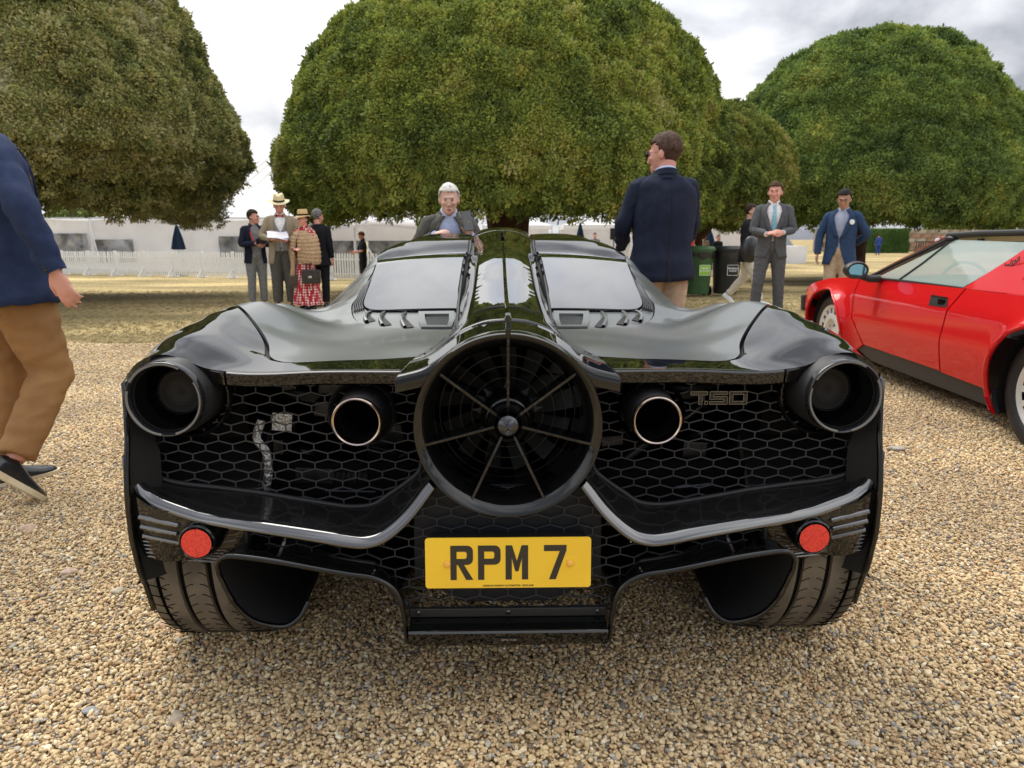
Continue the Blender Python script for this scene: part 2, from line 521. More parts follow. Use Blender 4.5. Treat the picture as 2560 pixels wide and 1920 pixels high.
    cols = [(0, (0.657, 0.496, 0.282)), (.13, (0.770, 0.612, 0.349)), (.25, (0.521, 0.369, 0.193)), (.34, (0.838, 0.704, 0.452)), (.44, (0.397, 0.288, 0.180)), (.52, (0.703, 0.542, 0.306)), (.64, (0.374, 0.358, 0.316)),
            (.69, (0.612, 0.450, 0.249)), (.78, (0.793, 0.634, 0.373)), (.87, (0.521, 0.485, 0.407)), (.905, (0.589, 0.369, 0.193)), (.945, (0.192, 0.172, 0.159)), (.970, (0.900, 0.831, 0.633))]
    e_[0].color = (*cols[0][1], 1); e_[1].position = cols[-1][0]; e_[1].color = (*cols[-1][1], 1)
    for p, cc in cols[1:-1]:
        x = e_.new(p); x.color = (*cc, 1)
    t.links.new(oi.outputs['Random'], r_.inputs['Fac'])
    c = t.nodes.new('ShaderNodeTexCoord')
    ge_ = t.nodes.new('ShaderNodeNewGeometry'); nb_ = t.nodes.new('ShaderNodeTexNoise'); nb_.inputs['Scale'].default_value = 1.3; nb_.inputs['Detail'].default_value = 5; t.links.new(ge_.outputs['Position'], nb_.inputs['Vector'])
    rb_ = t.nodes.new('ShaderNodeValToRGB'); rb_.color_ramp.elements[0].position = .36; rb_.color_ramp.elements[0].color = (.76, .74, .73, 1); rb_.color_ramp.elements[1].position = .62; rb_.color_ramp.elements[1].color = (1.07, 1.04, 1.0, 1); t.links.new(nb_.outputs['Fac'], rb_.inputs['Fac'])
    mb_ = t.nodes.new('ShaderNodeMix'); mb_.data_type = 'RGBA'; mb_.blend_type = 'MULTIPLY'; mb_.inputs['Factor'].default_value = 1
    t.links.new(r_.outputs[0], mb_.inputs[6]); t.links.new(rb_.outputs[0], mb_.inputs[7])
    n = t.nodes.new('ShaderNodeTexNoise'); n.inputs['Scale'].default_value = 3; t.links.new(c.outputs['Object'], n.inputs['Vector'])
    d2 = t.nodes.new('ShaderNodeValToRGB'); d2.color_ramp.elements[0].position = .35; d2.color_ramp.elements[0].color = (.75, .73, .70, 1); d2.color_ramp.elements[1].position = .65
    t.links.new(n.outputs['Fac'], d2.inputs['Fac'])
    mx = t.nodes.new('ShaderNodeMix'); mx.data_type = 'RGBA'; mx.blend_type = 'MULTIPLY'; mx.inputs['Factor'].default_value = 1
    t.links.new(mb_.outputs[2], mx.inputs[6]); t.links.new(d2.outputs[0], mx.inputs[7]); t.links.new(mx.outputs[2], b.inputs['Base Color'])
    return lawn_m, gravel_m, m
LAWN_M, GRAVEL_M, PEBBLE_M = ground_mats()

g0 = MB(); rows = []
for y in list(np.linspace(-40, 8, 10)) + list(np.linspace(9, 26, 24)) + [40, 80, 200, 700]:
    rows.append([(x, y, ground_z(x, y)) for x in (-700, -60, -20, -8, 0, 8, 20, 60, 700)])
g0.grid(rows); lawn = g0.build('lawn', LAWN_M); tag(lawn, 'parched yellow brown lawn beyond the gravel', None, None, 'structure')

def edge_y(x):      # far edge of the gravel: nearer on the left, farther on the right
    return 7.35 + .05 * (x + 6) + max(0, x - 1.0) * .55 + .06 * math.sin(x * 2.3) + .05 * math.sin(x * 5.1 + 1)
g1 = MB(); rows = []
xs = np.linspace(-14, 14, 113)
rows.append([(x, -14, .012) for x in xs])
for f in (0, .5, .8, .9, .95, .98, 1.0):
    rows.append([(x, -3 + (edge_y(x) + 3) * f, ground_z(x, -3 + (edge_y(x) + 3) * f) + .012) for x in xs])
g1.grid(rows); gs = g1.build('gravel_path', GRAVEL_M); tag(gs, 'wide tan gravel path under the cars', None, None, 'structure')

def pebble_nodes(material, shapes, name):
    """points -> instances of a few lumpy stones, sizes and turns read from the points' attributes"""
    ng = bpy.data.node_groups.new(name, 'GeometryNodeTree')
    ng.interface.new_socket('Geometry', in_out='INPUT', socket_type='NodeSocketGeometry')
    ng.interface.new_socket('Geometry', in_out='OUTPUT', socket_type='NodeSocketGeometry')
    N = ng.nodes; L = ng.links
    gi = N.new('NodeGroupInput'); go = N.new('NodeGroupOutput')
    join = N.new('GeometryNodeGeometryToInstance')
    for sh in shapes:
        L.new(sh(ng), join.inputs[0])
    iop = N.new('GeometryNodeInstanceOnPoints')
    L.new(gi.outputs[0], iop.inputs['Points']); L.new(join.outputs[0], iop.inputs['Instance'])
    iop.inputs['Pick Instance'].default_value = True
    for an, typ, sock in (('pick', 'INT', 'Instance Index'), ('rot', 'FLOAT_VECTOR', 'Rotation'), ('scl', 'FLOAT_VECTOR', 'Scale')):
        na = N.new('GeometryNodeInputNamedAttribute'); na.data_type = typ; na.inputs['Name'].default_value = an
        L.new(na.outputs[0], iop.inputs[sock])
    sm = N.new('GeometryNodeSetMaterial'); sm.inputs['Material'].default_value = material
    L.new(iop.outputs[0], sm.inputs[0]); L.new(sm.outputs[0], go.inputs[0])
    return ng
def ico_shape(w, amp=.28, sub=2, flat=(1, .8, .55)):
    def mk(ng):
        N = ng.nodes; L = ng.links
        ic = N.new('GeometryNodeMeshIcoSphere'); ic.inputs['Radius'].default_value = 1; ic.inputs['Subdivisions'].default_value = sub
        sp = N.new('GeometryNodeSetPosition'); no = N.new('ShaderNodeTexNoise'); no.noise_dimensions = '4D'
        no.inputs['W'].default_value = w; no.inputs['Scale'].default_value = .9; no.inputs['Detail'].default_value = 1
        pos = N.new('GeometryNodeInputPosition'); L.new(pos.outputs[0], no.inputs['Vector'])
        ms = N.new('ShaderNodeMath'); ms.operation = 'SUBTRACT'; ms.inputs[1].default_value = .5; L.new(no.outputs['Fac'], ms.inputs[0])
        mm = N.new('ShaderNodeMath'); mm.operation = 'MULTIPLY_ADD'; mm.inputs[1].default_value = amp * 4; mm.inputs[2].default_value = 1.0; L.new(ms.outputs[0], mm.inputs[0])
        vs = N.new('ShaderNodeVectorMath'); vs.operation = 'SCALE'; L.new(pos.outputs[0], vs.inputs[0]); L.new(mm.outputs[0], vs.inputs['Scale'])
        vm = N.new('ShaderNodeVectorMath'); vm.operation = 'MULTIPLY'; vm.inputs[1].default_value = flat; L.new(vs.outputs[0], vm.inputs[0])
        L.new(ic.outputs[0], sp.inputs['Geometry']); L.new(vm.outputs[0], sp.inputs['Position'])
        ss = N.new('GeometryNodeSetShadeSmooth'); L.new(sp.outputs[0], ss.inputs[0])
        return ss.outputs[0]
    return mk
def points_object(name, P_, rot, scl, pick, ng, parent=None):
    me = bpy.data.meshes.new(name); n = len(P_)
    me.vertices.add(n); me.vertices.foreach_set('co', np.asarray(P_, np.float32).ravel())
    a = me.attributes.new('rot', 'FLOAT_VECTOR', 'POINT'); a.data.foreach_set('vector', np.asarray(rot, np.float32).ravel())
    a = me.attributes.new('scl', 'FLOAT_VECTOR', 'POINT'); a.data.foreach_set('vector', np.asarray(scl, np.float32).ravel())
    a = me.attributes.new('pick', 'INT', 'POINT'); a.data.foreach_set('value', np.asarray(pick, np.int32))
    o = bpy.data.objects.new(name, me); COL.objects.link(o)
    if parent is not None: o.parent = parent
    md = o.modifiers.new('scatter', 'NODES'); md.node_group = ng
    return o
PEB = pebble_nodes(PEBBLE_M, [ico_shape(w, .30, 2, fl) for w, fl in ((0, (1, .8, .55)), (3.1, (1, .7, .6)), (7.7, (1, .9, .5)), (12.3, (.9, .75, .65)), (19.9, (1, .62, .45)), (25.1, (1, .85, .7)))], 'pebbles')
def half_w(y): return .78 * y + .55
P_, rot, scl = [], [], []
# near stones dense, farther ones sparser and slightly bigger (the bed's material carries on underneath)
for (y0, y1, step, r0, r1, lay) in ((.72, 3.1, .0100, .0034, .0080, 2), (3.1, 5.2, .0150, .005, .0095, 1), (5.2, 9.4, .026, .0065, .011, 1)):
    ny = int((y1 - y0) / step)
    for k in range(lay):
        Y = y0 + (np.arange(ny) + .5) * step
        for y in Y:
            hw = half_w(y); nx = int(2 * hw / step)
            x = -hw + (np.arange(nx) + .5) * step + rng.normal(0, step * .38, nx)
            yy = y + rng.normal(0, step * .38, nx)
            keep = np.ones(nx, bool)
            if k == 1: keep = rng.random(nx) < .55
            x, yy = x[keep], yy[keep]
            if y > 5: 
                ok_ = yy < np.array([edge_y(a) for a in x]) - .03; x, yy = x[ok_], yy[ok_]
            n = len(x)
            s_ = r0 + (r1 - r0) * rng.random(n) ** 1.8
            s_ = np.where(rng.random(n) < .004, s_ * 1.8, s_)
            z = .014 + s_ * .25 + (.0045 * k) + rng.random(n) * .003
            P_.append(np.stack([x, yy, z], 1)); 
            rot.append(np.stack([rng.normal(0, .35, n), rng.normal(0, .35, n), rng.random(n) * 6.28], 1))
            scl.append(np.stack([s_ * (1 + .25 * rng.random(n)), s_, s_ * (.8 + .5 * rng.random(n))], 1))
P_ = np.concatenate(P_); rot = np.concatenate(rot); scl = np.concatenate(scl)
print('PEBBLES', len(P_))
gv = points_object('gravel', P_, rot, scl, rng.integers(0, 6, len(P_)), PEB)
tag(gv, 'loose rounded tan, cream and grey gravel stones', None, None, 'stuff')

# a few larger stones lying loose, each its own thing
def stone_mesh(seed, r_):
    bm = bmesh.new(); bmesh.ops.create_icosphere(bm, subdivisions=3, radius=1)
    for v in bm.verts:
        d = noise.noise(v.co * 1.1 + Vector((seed * 3.1, 0, 0))) * .35
        v.co = Vector((v.co.x * 1.0, v.co.y * .75, v.co.z * .45)) * (1 + d) * r_
    me = bpy.data.meshes.new('stone'); bm.to_mesh(me); bm.free()
    me.polygons.foreach_set('use_smooth', [True] * len(me.polygons)); return me
stones = [(-1.83, 2.52, .034, (.40, .28, .20), 'pinkish flat stone lying beside the lifted shoe of the walking man'),
          (-1.46, 2.17, .026, (.46, .33, .25), 'small brownish flat stone on the gravel left of the black car, below the walking man'),
          (-1.23, 2.04, .026, (.42, .36, .25), 'rounded olive tan stone on the gravel left of the black car'),
          (-.98, 1.85, .028, (.52, .33, .20), 'orange brown angular stone beside the left rear wheel of the black car'),
          (-.77, 1.44, .022, (.34, .28, .21), 'pale upright stone on the shaded gravel in front of the left rear tyre'),
          (-.985, 1.47, .016, (.28, .28, .285), 'flat pale grey stone on gravel in the lower left'),
          (1.71, 2.0, .020, (.27, .28, .31), 'dark bluish stone on gravel to the right of the right rear tyre'),
          (2.0, 3.55, .045, (.33, .30, .26), 'brownish grey stone on gravel between the black car and the red car'),
          (-.63, 1.13, .020, (.28, .27, .26), 'dark grey round pebble near the bottom edge, left of centre')]
for i, (x, y, r_, c_, lb) in enumerate(stones):
    o = bpy.data.objects.new('loose_stone', stone_mesh(i, r_)); COL.objects.link(o)
    o.location = (x, y, .018 + r_ * .15); o.rotation_euler = (.1, .1, i * 1.3)
    o.data.materials.append(mat('stone_%d' % i, c_, .7, var=.2, vscale=60, bump=.3, bscale=80))
    tag(o, lb, 'stone', 'larger loose stones on the gravel')

# short dry grass: blades standing along the lawn's near part
def blade_shape(seed):
    def mk(ng):
        N = ng.nodes; L = ng.links; r_ = random.Random(seed)
        jn = N.new('GeometryNodeJoinGeometry')
        for k in range(9):
            c_ = N.new('GeometryNodeMeshCone'); c_.inputs['Vertices'].default_value = 3; c_.inputs['Radius Bottom'].default_value = .10; c_.inputs['Depth'].default_value = 1
            tr = N.new('GeometryNodeTransform')
            tr.inputs['Translation'].default_value = (r_.uniform(-.9, .9), r_.uniform(-.9, .9), 0)
            tr.inputs['Rotation'].default_value = (r_.uniform(-.9, .9), r_.uniform(-.9, .9), 0)
            tr.inputs['Scale'].default_value = (1, 1, r_.uniform(.6, 1.3))
            L.new(c_.outputs[0], tr.inputs[0]); L.new(tr.outputs[0], jn.inputs[0])
        return jn.outputs[0]
    return mk
gm = bpy.data.materials.new('dry_grass_blade'); gm.use_nodes = True
t = gm.node_tree; b = t.nodes['Principled BSDF']; b.inputs['Roughness'].default_value = .9
oi = t.nodes.new('ShaderNodeObjectInfo'); r_ = t.nodes.new('ShaderNodeValToRGB'); e_ = r_.color_ramp.elements
e_[0].color = (.16, .15, .06, 1); e_[1].color = (.50, .37, .19, 1); x_ = e_.new(.3); x_.color = (.24, .20, .09, 1); x_ = e_.new(.6); x_.color = (.36, .28, .15, 1)
t.links.new(oi.outputs['Random'], r_.inputs['Fac']); t.links.new(r_.outputs[0], b.inputs['Base Color'])
GR = pebble_nodes(gm, [blade_shape(1), blade_shape(2), blade_shape(3)], 'grass_tufts')
P_ = []
for (y0, y1, dens) in ((7.0, 9.5, 260), (9.5, 13, 110), (13, 18, 45)):
    hw = .80 * y1 + 1; n = int(2 * hw * (y1 - y0) * dens)
    x = rng.uniform(-hw, hw, n); y = rng.uniform(y0, y1, n)
    ed = np.array([edge_y(a) for a in x]); k = (y > ed - .02) & (np.abs(x) < .82 * y + .6); P_.append(np.stack([x[k], y[k]], 1))
P_ = np.concatenate(P_); n = len(P_)
zz_ = np.array([ground_z(a, b_) for a, b_ in P_])
s_ = rng.uniform(.015, .032, n)
gr = points_object('dry_grass', np.column_stack([P_, zz_ + .004]), np.stack([rng.normal(0, .1, n), rng.normal(0, .1, n), rng.random(n) * 6.28], 1), np.stack([s_, s_, s_ * rng.uniform(.5, 1.3, n)], 1), rng.integers(0, 3, n), GR)
tag(gr, 'short dry grass blades of the parched lawn', None, None, 'stuff')
LEAF_GAIN = 3.8
# ================================================================== clipped yew trees
def leaf_mat(name, stops, dead=.12):
    m = bpy.data.materials.new(name); m.use_nodes = True
    t = m.node_tree; b = t.nodes['Principled BSDF']; b.inputs['Roughness'].default_value = .65; b.inputs['Specular IOR Level'].default_value = .25
    b.inputs['Subsurface Weight'].default_value = 0
    oi = t.nodes.new('ShaderNodeObjectInfo')
    r_ = t.nodes.new('ShaderNodeValToRGB'); e_ = r_.color_ramp.elements
    stops = [(p, tuple(min(.55, c * LEAF_GAIN) for c in cc)) for p, cc in stops]
    e_[0].color = (*stops[0][1], 1); e_[1].position = stops[-1][0]; e_[1].color = (*stops[-1][1], 1)
    for p, cc in stops[1:-1]:
        x = e_.new(p); x.color = (*cc, 1)
    g = t.nodes.new('ShaderNodeNewGeometry')
    n = t.nodes.new('ShaderNodeTexNoise'); n.inputs['Scale'].default_value = .8; n.inputs['Detail'].default_value = 4
    t.links.new(g.outputs['Position'], n.inputs['Vector'])
    ad = t.nodes.new('ShaderNodeMath'); ad.operation = 'MULTIPLY_ADD'; ad.inputs[1].default_value = .62
    sb = t.nodes.new('ShaderNodeMath'); sb.operation = 'MULTIPLY_ADD'; sb.inputs[1].default_value = 1.7; sb.inputs[2].default_value = -.68
    t.links.new(n.outputs['Fac'], sb.inputs[0])
    t.links.new(oi.outputs['Random'], ad.inputs[0]); t.links.new(sb.outputs[0], ad.inputs[2])
    t.links.new(ad.outputs[0], r_.inputs['Fac'])
    t.links.new(r_.outputs[0], b.inputs['Base Color'])
    tl_ = t.nodes.new('ShaderNodeBsdfTranslucent'); t.links.new(r_.outputs[0], tl_.inputs['Color'])
    ms_ = t.nodes.new('ShaderNodeMixShader'); ms_.inputs[0].default_value = .42
    t.links.new(b.outputs[0], ms_.inputs[1]); t.links.new(tl_.outputs[0], ms_.inputs[2]); t.links.new(ms_.outputs[0], t.nodes['Material Output'].inputs[0])
    return m
def sprig_shape(seed, n=20, droop=0.0):
    """a loose clump of small flat leaf sprays scattered through a ball"""
    def mk(ng):
        N = ng.nodes; L = ng.links; rr = random.Random(seed)
        jn = N.new('GeometryNodeJoinGeometry')
        for k in range(n):
            c_ = N.new('GeometryNodeMeshCone'); c_.inputs['Vertices'].default_value = 4
            c_.inputs['Radius Bottom'].default_value = rr.uniform(.08, .12); c_.inputs['Radius Top'].default_value = rr.uniform(.10, .17); c_.inputs['Depth'].default_value = rr.uniform(.30, .62)
            tr = N.new('GeometryNodeTransform')
            th = math.acos(rr.uniform(-.1, 1)); ph = rr.uniform(0, 6.28); q0 = Vector((math.sin(th) * math.cos(ph), math.sin(th) * math.sin(ph), math.cos(th)))
            rad = rr.uniform(.15, .85)
            tr.inputs['Translation'].default_value = tuple(q0 * rad)
            d = (q0 + Vector((rr.uniform(-.7, .7), rr.uniform(-.7, .7), rr.uniform(-.5, .5) - droop))).normalized()
            tr.inputs['Rotation'].default_value = tuple(d.to_track_quat('Z', 'Y').to_euler()); tr.inputs['Scale'].default_value = (1, .35, 1)
            L.new(c_.outputs[0], tr.inputs[0]); L.new(tr.outputs[0], jn.inputs[0])
        return jn.outputs[0]
    return mk
YEW = leaf_mat('yew_foliage', [(0, (.022, .034, .010)), (.2, (.044, .062, .016)), (.42, (.076, .097, .022)), (.65, (.118, .135, .030)), (.86, (.168, .172, .040)), (1, (.20, .14, .07))])
YEWD = leaf_mat('dark_yew_foliage', [(0, (.020, .034, .011)), (.25, (.042, .064, .018)), (.5, (.070, .096, .025)), (.75, (.104, .130, .033)), (1, (.145, .160, .042))])
YEWB = leaf_mat('bronze_yew_foliage', [(0, (.026, .034, .014)), (.2, (.060, .068, .024)), (.42, (.100, .108, .038)), (.62, (.145, .132, .055)), (.8, (.21, .145, .080)), (1, (.28, .175, .105))])
YEWL = leaf_mat('olive_yew_foliage', [(0, (.018, .030, .008)), (.25, (.045, .060, .015)), (.5, (.080, .098, .022)), (.75, (.125, .125, .034)), (1, (.17, .12, .055))])
BARK = mat('yew_bark', (.055, .028, .018), .85, col2=(.12, .06, .035), vscale=6, bump=.8, bscale=14)
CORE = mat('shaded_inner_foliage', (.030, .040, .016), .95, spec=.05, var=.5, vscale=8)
SPR = {}
def sprig_group(m):
    if m.name not in SPR:
        SPR[m.name] = pebble_nodes(m, [sprig_shape(s_, 20, .12 * (s_ % 3)) for s_ in range(1, 6)], 'sprigs_' + m.name)
    return SPR[m.name]
def yew(name, c, prof, m, n, size, label, seed, lob=.16, holes=.10, trunk=(.45, 1.9), facing=None, core=.34, group='clipped yew trees'):
    """prof = [(z, r)...] from the ragged foot of the crown to its top"""
    root = empty(name, (c[0], c[1], c[2]), 0, label, 'tree', group)
    rg = np.random.default_rng(seed)
    zs = np.array([p[0] for p in prof]); rs_ = np.array([p[1] for p in prof])
    seg = np.hypot(np.diff(zs), np.diff(rs_)); S = np.concatenate([[0], np.cumsum(seg)])
    def rad(z): return np.interp(z, zs, rs_)
    def lobe(dx_, dy_, z):
        v = noise.noise(Vector((dx_ * 1.1, dy_ * 1.1, z * .42)) * 1.4 + Vector((seed * 5.3, 0, 0)))
        v2 = noise.noise(Vector((dx_ * 3.5, dy_ * 3.5, z * 1.3)) + Vector((0, seed * 3.3, 0)))
        return lob * v + lob * .45 * v2
    P_, N_, R_ = [], [], []
    while len(P_) < n:
        k = 4000
        s_ = rg.random(k) * S[-1]
        z = np.interp(s_, S, zs); r_ = np.interp(s_, S, rs_)
        ok_ = rg.random(k) < r_ / rs_.max() + .02
        a = rg.random(k) * 2 * PI
        if facing is not None:
            ok_ &= np.cos(a - facing) > -.30
        z, r_, a, s_ = z[ok_], r_[ok_], a[ok_], s_[ok_]
        dr = (np.interp(s_ + .05, S, rs_) - np.interp(s_ - .05, S, rs_)); dz_ = (np.interp(s_ + .05, S, zs) - np.interp(s_ - .05, S, zs))
        for i in range(len(z)):
            ca, sa = math.cos(a[i]), math.sin(a[i])
            l_ = lobe(ca * 2, sa * 2, z[i])
            # holes where the crown is thin
            h_ = noise.noise(Vector((ca * r_[i], sa * r_[i], z[i])) * 1.9 + Vector((seed, 9, 2)))
            if h_ > .62: continue
            dep = abs(rg.normal(0, .05)) + .17 * max(-.3, noise.noise(Vector((ca * r_[i], sa * r_[i], z[i])) * 2.6 + Vector((seed, 1, 7)))) + .10 * noise.noise(Vector((ca * r_[i], sa * r_[i], z[i])) * 6.0 + Vector((seed, 1, 3)))
            if z[i] < zs[0] + .9: dep += rg.random() * .45
            rr = r_[i] + l_ - dep
            nl = math.hypot(dr[i], dz_[i]) + 1e-6
            nx, nz = dz_[i] / nl, -dr[i] / nl
            zz2 = z[i] + (l_ - dep) * nz * .6
            if z[i] < zs[0] + .35: zz2 -= rg.random() ** 2 * .30
            P_.append((ca * rr, sa * rr, zz2)); N_.append((ca * nx, sa * nx, nz)); R_.append(a[i])
            if len(P_) >= n: break
    P_ = np.array(P_); N_ = np.array(N_)
    rot = np.zeros((n, 3))
    Nn = N_ + rg.normal(0, .35, (n, 3)); Nn[:, 2] += .15; Nn /= np.linalg.norm(Nn, axis=1)[:, None]
    rot[:, 1] = np.arccos(np.clip(Nn[:, 2], -1, 1)); rot[:, 2] = np.arctan2(Nn[:, 1], Nn[:, 0])
    sc = size * (.65 + .7 * rg.random(n)); scl = np.stack([sc, sc, sc * (.8 + .5 * rg.random(n))], 1)
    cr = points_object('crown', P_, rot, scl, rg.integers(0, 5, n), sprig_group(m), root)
    cr['kind'] = 'stuff'
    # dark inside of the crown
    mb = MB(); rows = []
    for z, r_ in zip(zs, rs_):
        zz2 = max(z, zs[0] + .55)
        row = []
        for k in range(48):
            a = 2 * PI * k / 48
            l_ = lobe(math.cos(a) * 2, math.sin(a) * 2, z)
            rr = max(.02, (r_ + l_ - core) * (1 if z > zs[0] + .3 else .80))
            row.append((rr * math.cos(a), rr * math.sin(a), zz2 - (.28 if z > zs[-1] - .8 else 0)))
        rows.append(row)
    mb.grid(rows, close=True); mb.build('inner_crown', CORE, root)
    # fluted trunk and limbs
    mb = MB(); rows = []
    for z, f in ((-.35, 1.35), (.2, 1.05), (.8, .92), (1.5, .95), (2.1, 1.1), (3.0, .9)):
        row = []
        for k in range(36):
            a = 2 * PI * k / 36
            rr = trunk[0] * f * (1 + .16 * math.sin(5 * a + seed) + .07 * math.sin(11 * a + z))
            row.append((rr * math.cos(a), rr * math.sin(a), z))
        rows.append(row)
    mb.grid(rows, close=True); mb.build('trunk', BARK, root)
    for k in range(11):
        a = 2 * PI * k / 11 + rg.random() * .4; L_ = rs_.max() * .86
        mb = MB(); z0 = trunk[1] - .1 + rg.random() * .5
        pts = [(math.cos(a) * f * L_, math.sin(a) * f * L_, z0 + .9 * math.sin(f * 2.0) - f * f * .55 + .1 * rg.normal()) for f in np.linspace(.04, 1, 7)]
        mb.tube(spline(pts, 4), list(np.linspace(.15, .02, 25)), 7); mb.build('branch', BARK, root)
    return root
T0 = yew('yew_tree', (-.12, 17, -.12), [(1.80, 4.2), (2.0, 4.75), (2.4, 4.98), (2.9, 4.95), (3.4, 4.72), (4.2, 4.48), (4.9, 4.10), (5.45, 3.60), (5.9, 3.0), (6.3, 2.25), (6.6, 1.3), (6.7, .05)],
    YEW, 100000, .100, 'huge domed green yew directly behind the black car, its trunk above the roof', 1, facing=-PI / 2)
yew('yew_tree', (11.35, 24, -.28), [(1.95, 4.2), (2.2, 4.9), (2.9, 5.0), (3.6, 4.72), (4.4, 4.35), (5.2, 3.98), (6.0, 3.42), (6.7, 2.75), (7.15, 2.0), (7.4, 1.1), (7.5, .05)],
    YEWD, 80000, .120, 'dark green domed yew on the right, its whole rounded top against the sky', 2, trunk=(.38, 1.9), facing=-PI * .62)
yew('yew_tree', (-10.3, 14, -.06), [(1.70, 3.6), (1.92, 4.2), (2.2, 4.65), (2.65, 4.95), (3.1, 4.92), (3.75, 4.70), (4.5, 4.38), (5.3, 3.98), (6.1, 3.45), (6.8, 2.5), (7.2, 1.2), (7.3, .05)],
    YEWB, 80000, .092, 'bronze tinged yew at the left edge, seen past the walking man', 3, lob=.36, holes=.06, facing=-.80, core=1.3)
yew('yew_tree', (5.05, 19.6, -.25), [(1.75, 1.5), (2.0, 2.15), (2.6, 2.35), (3.3, 2.2), (4.0, 1.75), (4.5, 1.05), (4.7, .05)],
    YEWL, 26000, .095, 'smaller brownish yew lobe filling the gap between the two big green domes', 4, trunk=(.09, 1.6), facing=-PI * .6)
# ================================================================== the black car
# local frame: x right, y forward, z up; origin on the ground under the tail
CAR = empty('sports_car', (-0.008, 1.45, 0), R(1.15),
            'glossy black low sports car seen from behind with a big round fan in its tail', 'car')
car_top = [
    # x, y, z (right half; mirrored).  rear lip and lamp hood
    (0.0, .14, .806), (.237, .14, .806), (.45, .14, .806), (.62, .14, .804), (.68, .13, .814), (.72, .13, .833), (.76, .13, .846),
    (.80, .13, .842), (.84, .14, .820), (.875, .16, .785),
    # deck
    (.23, .27, .809), (.44, .25, .808), (.577, .26, .806), (.60, .20, .8055), (.3, .5, .818), (.45, .5, .806), (.56, .45, .810), (.0, .5, .822), (.2, .4, .822),
    (.45, .72, .812), (.3, .68, .816), (.6, .75, .830), (.54, .9, .818), (.50, .62, .806),
    # fender
    (.855, .30, .848), (.858, .45, .868), (.852, .6, .886), (.82, .72, .899), (.784, .85, .902), (.728, .88, .886),
    (.76, .35, .870), (.71, .25, .846), (.72, .48, .866), (.74, .65, .884), (.66, .60, .845), (.64, .36, .821), (.66, .2, .816), (.80, .25, .862), (.79, .55, .889),
    (.888, .3, .815), (.892, .6, .850), (.892, .9, .862), (.885, 1.2, .83), (.80, 1.15, .870),
    (.715, 1.1, .838), (.699, 1.3, .818), (.62, 1.05, .818), (.78, 1.4, .82), (.88, 1.6, .74), (.75, 1.55, .79),
    # cabin
    (.434, .86, .828), (.201, .76, .824), (.543, 1.12, .862),
    (.645, 1.45, .862), (.681, 1.6, .862), (.658, 1.8, .922), (.628, 2.0, .990), (.599, 2.1, 1.024), (.544, 2.22, 1.062),
    (.437, 2.4, 1.092), (.192, 2.4, 1.103), (.3, 2.12, 1.080), (.45, 2.12, 1.066), (.17, 2.12, 1.086), (.0, 2.45, 1.105), (.0, 2.8, 1.105), (.45, 2.75, 1.09), (.56, 2.6, 1.05), (.62, 2.5, .98),
    (.70, 2.2, .90), (.74, 2.0, .83), (.80, 2.3, .74), (.88, 2.1, .70), (.76, 2.6, .80), (.88, 2.7, .72), (.60, 3.0, .96), (.3, 3.1, 1.04),
    (.0, 3.2, 1.03), (.3, 3.5, .86), (.0, 3.6, .83), (.62, 3.4, .82), (.80, 3.4, .80), (.88, 3.3, .74), (.75, 3.8, .74), (.4, 3.9, .66),
    (.0, 3.9, .64), (.0, 4.25, .48), (.6, 4.2, .52), (.85, 4.0, .58),
]
def ky(y): return y if y < .985 else .985 + (y - .985) * .755
def ZW(x, y):      # the rear glass: a nearly flat, slightly crowned pane
    return .862 + .2235 * (y - .985) - .75 * max(0, y - 1.66) ** 2 - .17 * max(0, abs(x) - .15) ** 2
for x in (.0, .17, .32, .47): car_top += [(x, y, ZW(x, y)) for y in (1.0, 1.25, 1.5, 1.7, 1.9)]
car_top += [(.535, y, ZW(.535, y)) for y in (1.35, 1.5, 1.7)]
car_top = car_top + [(-x, y, z) for x, y, z in car_top if x > 0]
H_ = TPS(car_top, 6e-4)
def hz(off):
    return lambda x, y: (x, y, H_(x, y) + off)
def both(name, mb, material, **kw):
    a = mb.build(name, material, CAR, **kw)
    b = mb.mirrored().build(name, material, CAR, **kw)
    return a, b

gap = [(.237, .14), (.225, .26), (.186, .40), (.165, .50), (.148, .66), (.150, .80), (.156, 1.0), (.160, 1.3), (.160, 1.6), (.150, 2.0), (.160, 2.4)]
GAPX = lambda y: interp(y, [p[1] for p in gap], [p[0] for p in gap])
bound = spline([(.540, .150), (.556, .25), (.600, .325), (.636, .43), (.696, .54), (.775, .66), (.835, .76), (.888, .88)], 8)

# dark under-skin that shows in the panel gaps
mb = MB()
patch(mb, [(-.84, .19), (.84, .19), (.86, .5), (.86, 1.2), (.85, 2.4), (-.85, 2.4), (-.86, 1.2), (-.86, .5)], .03, lambda x, y: (x, y, H_(x, y) - .022))
mb.build('under_skin', M['seam'], CAR)

# rear quarter panels (gloss) from the lamp hood over the wheel
q = [(GAPX(.14) + .004, .140), (.34, .140), (.45, .140), (.56, .140), (.640, .141), (.68, .132), (.72, .130), (.76, .130), (.80, .130), (.84, .138), (.872, .16), (.886, .20), (.889, .3), (.890, .5), (.890, .7), (.890, .862)]
bnd = [(x + .004, y - .006) for x, y in bound]
q = q + [p for p in reversed(bnd) if .275 < p[1] < .86] + [(.548, .262), (.515, .256), (.44, .254), (.32, .266), (GAPX(.29) + .004, .29)]
mb = MB(); patch(mb, q, .016, hz(0), rim=(0, .004, -.016))
both('quarter_panel', mb, M['gloss'], angle=50)
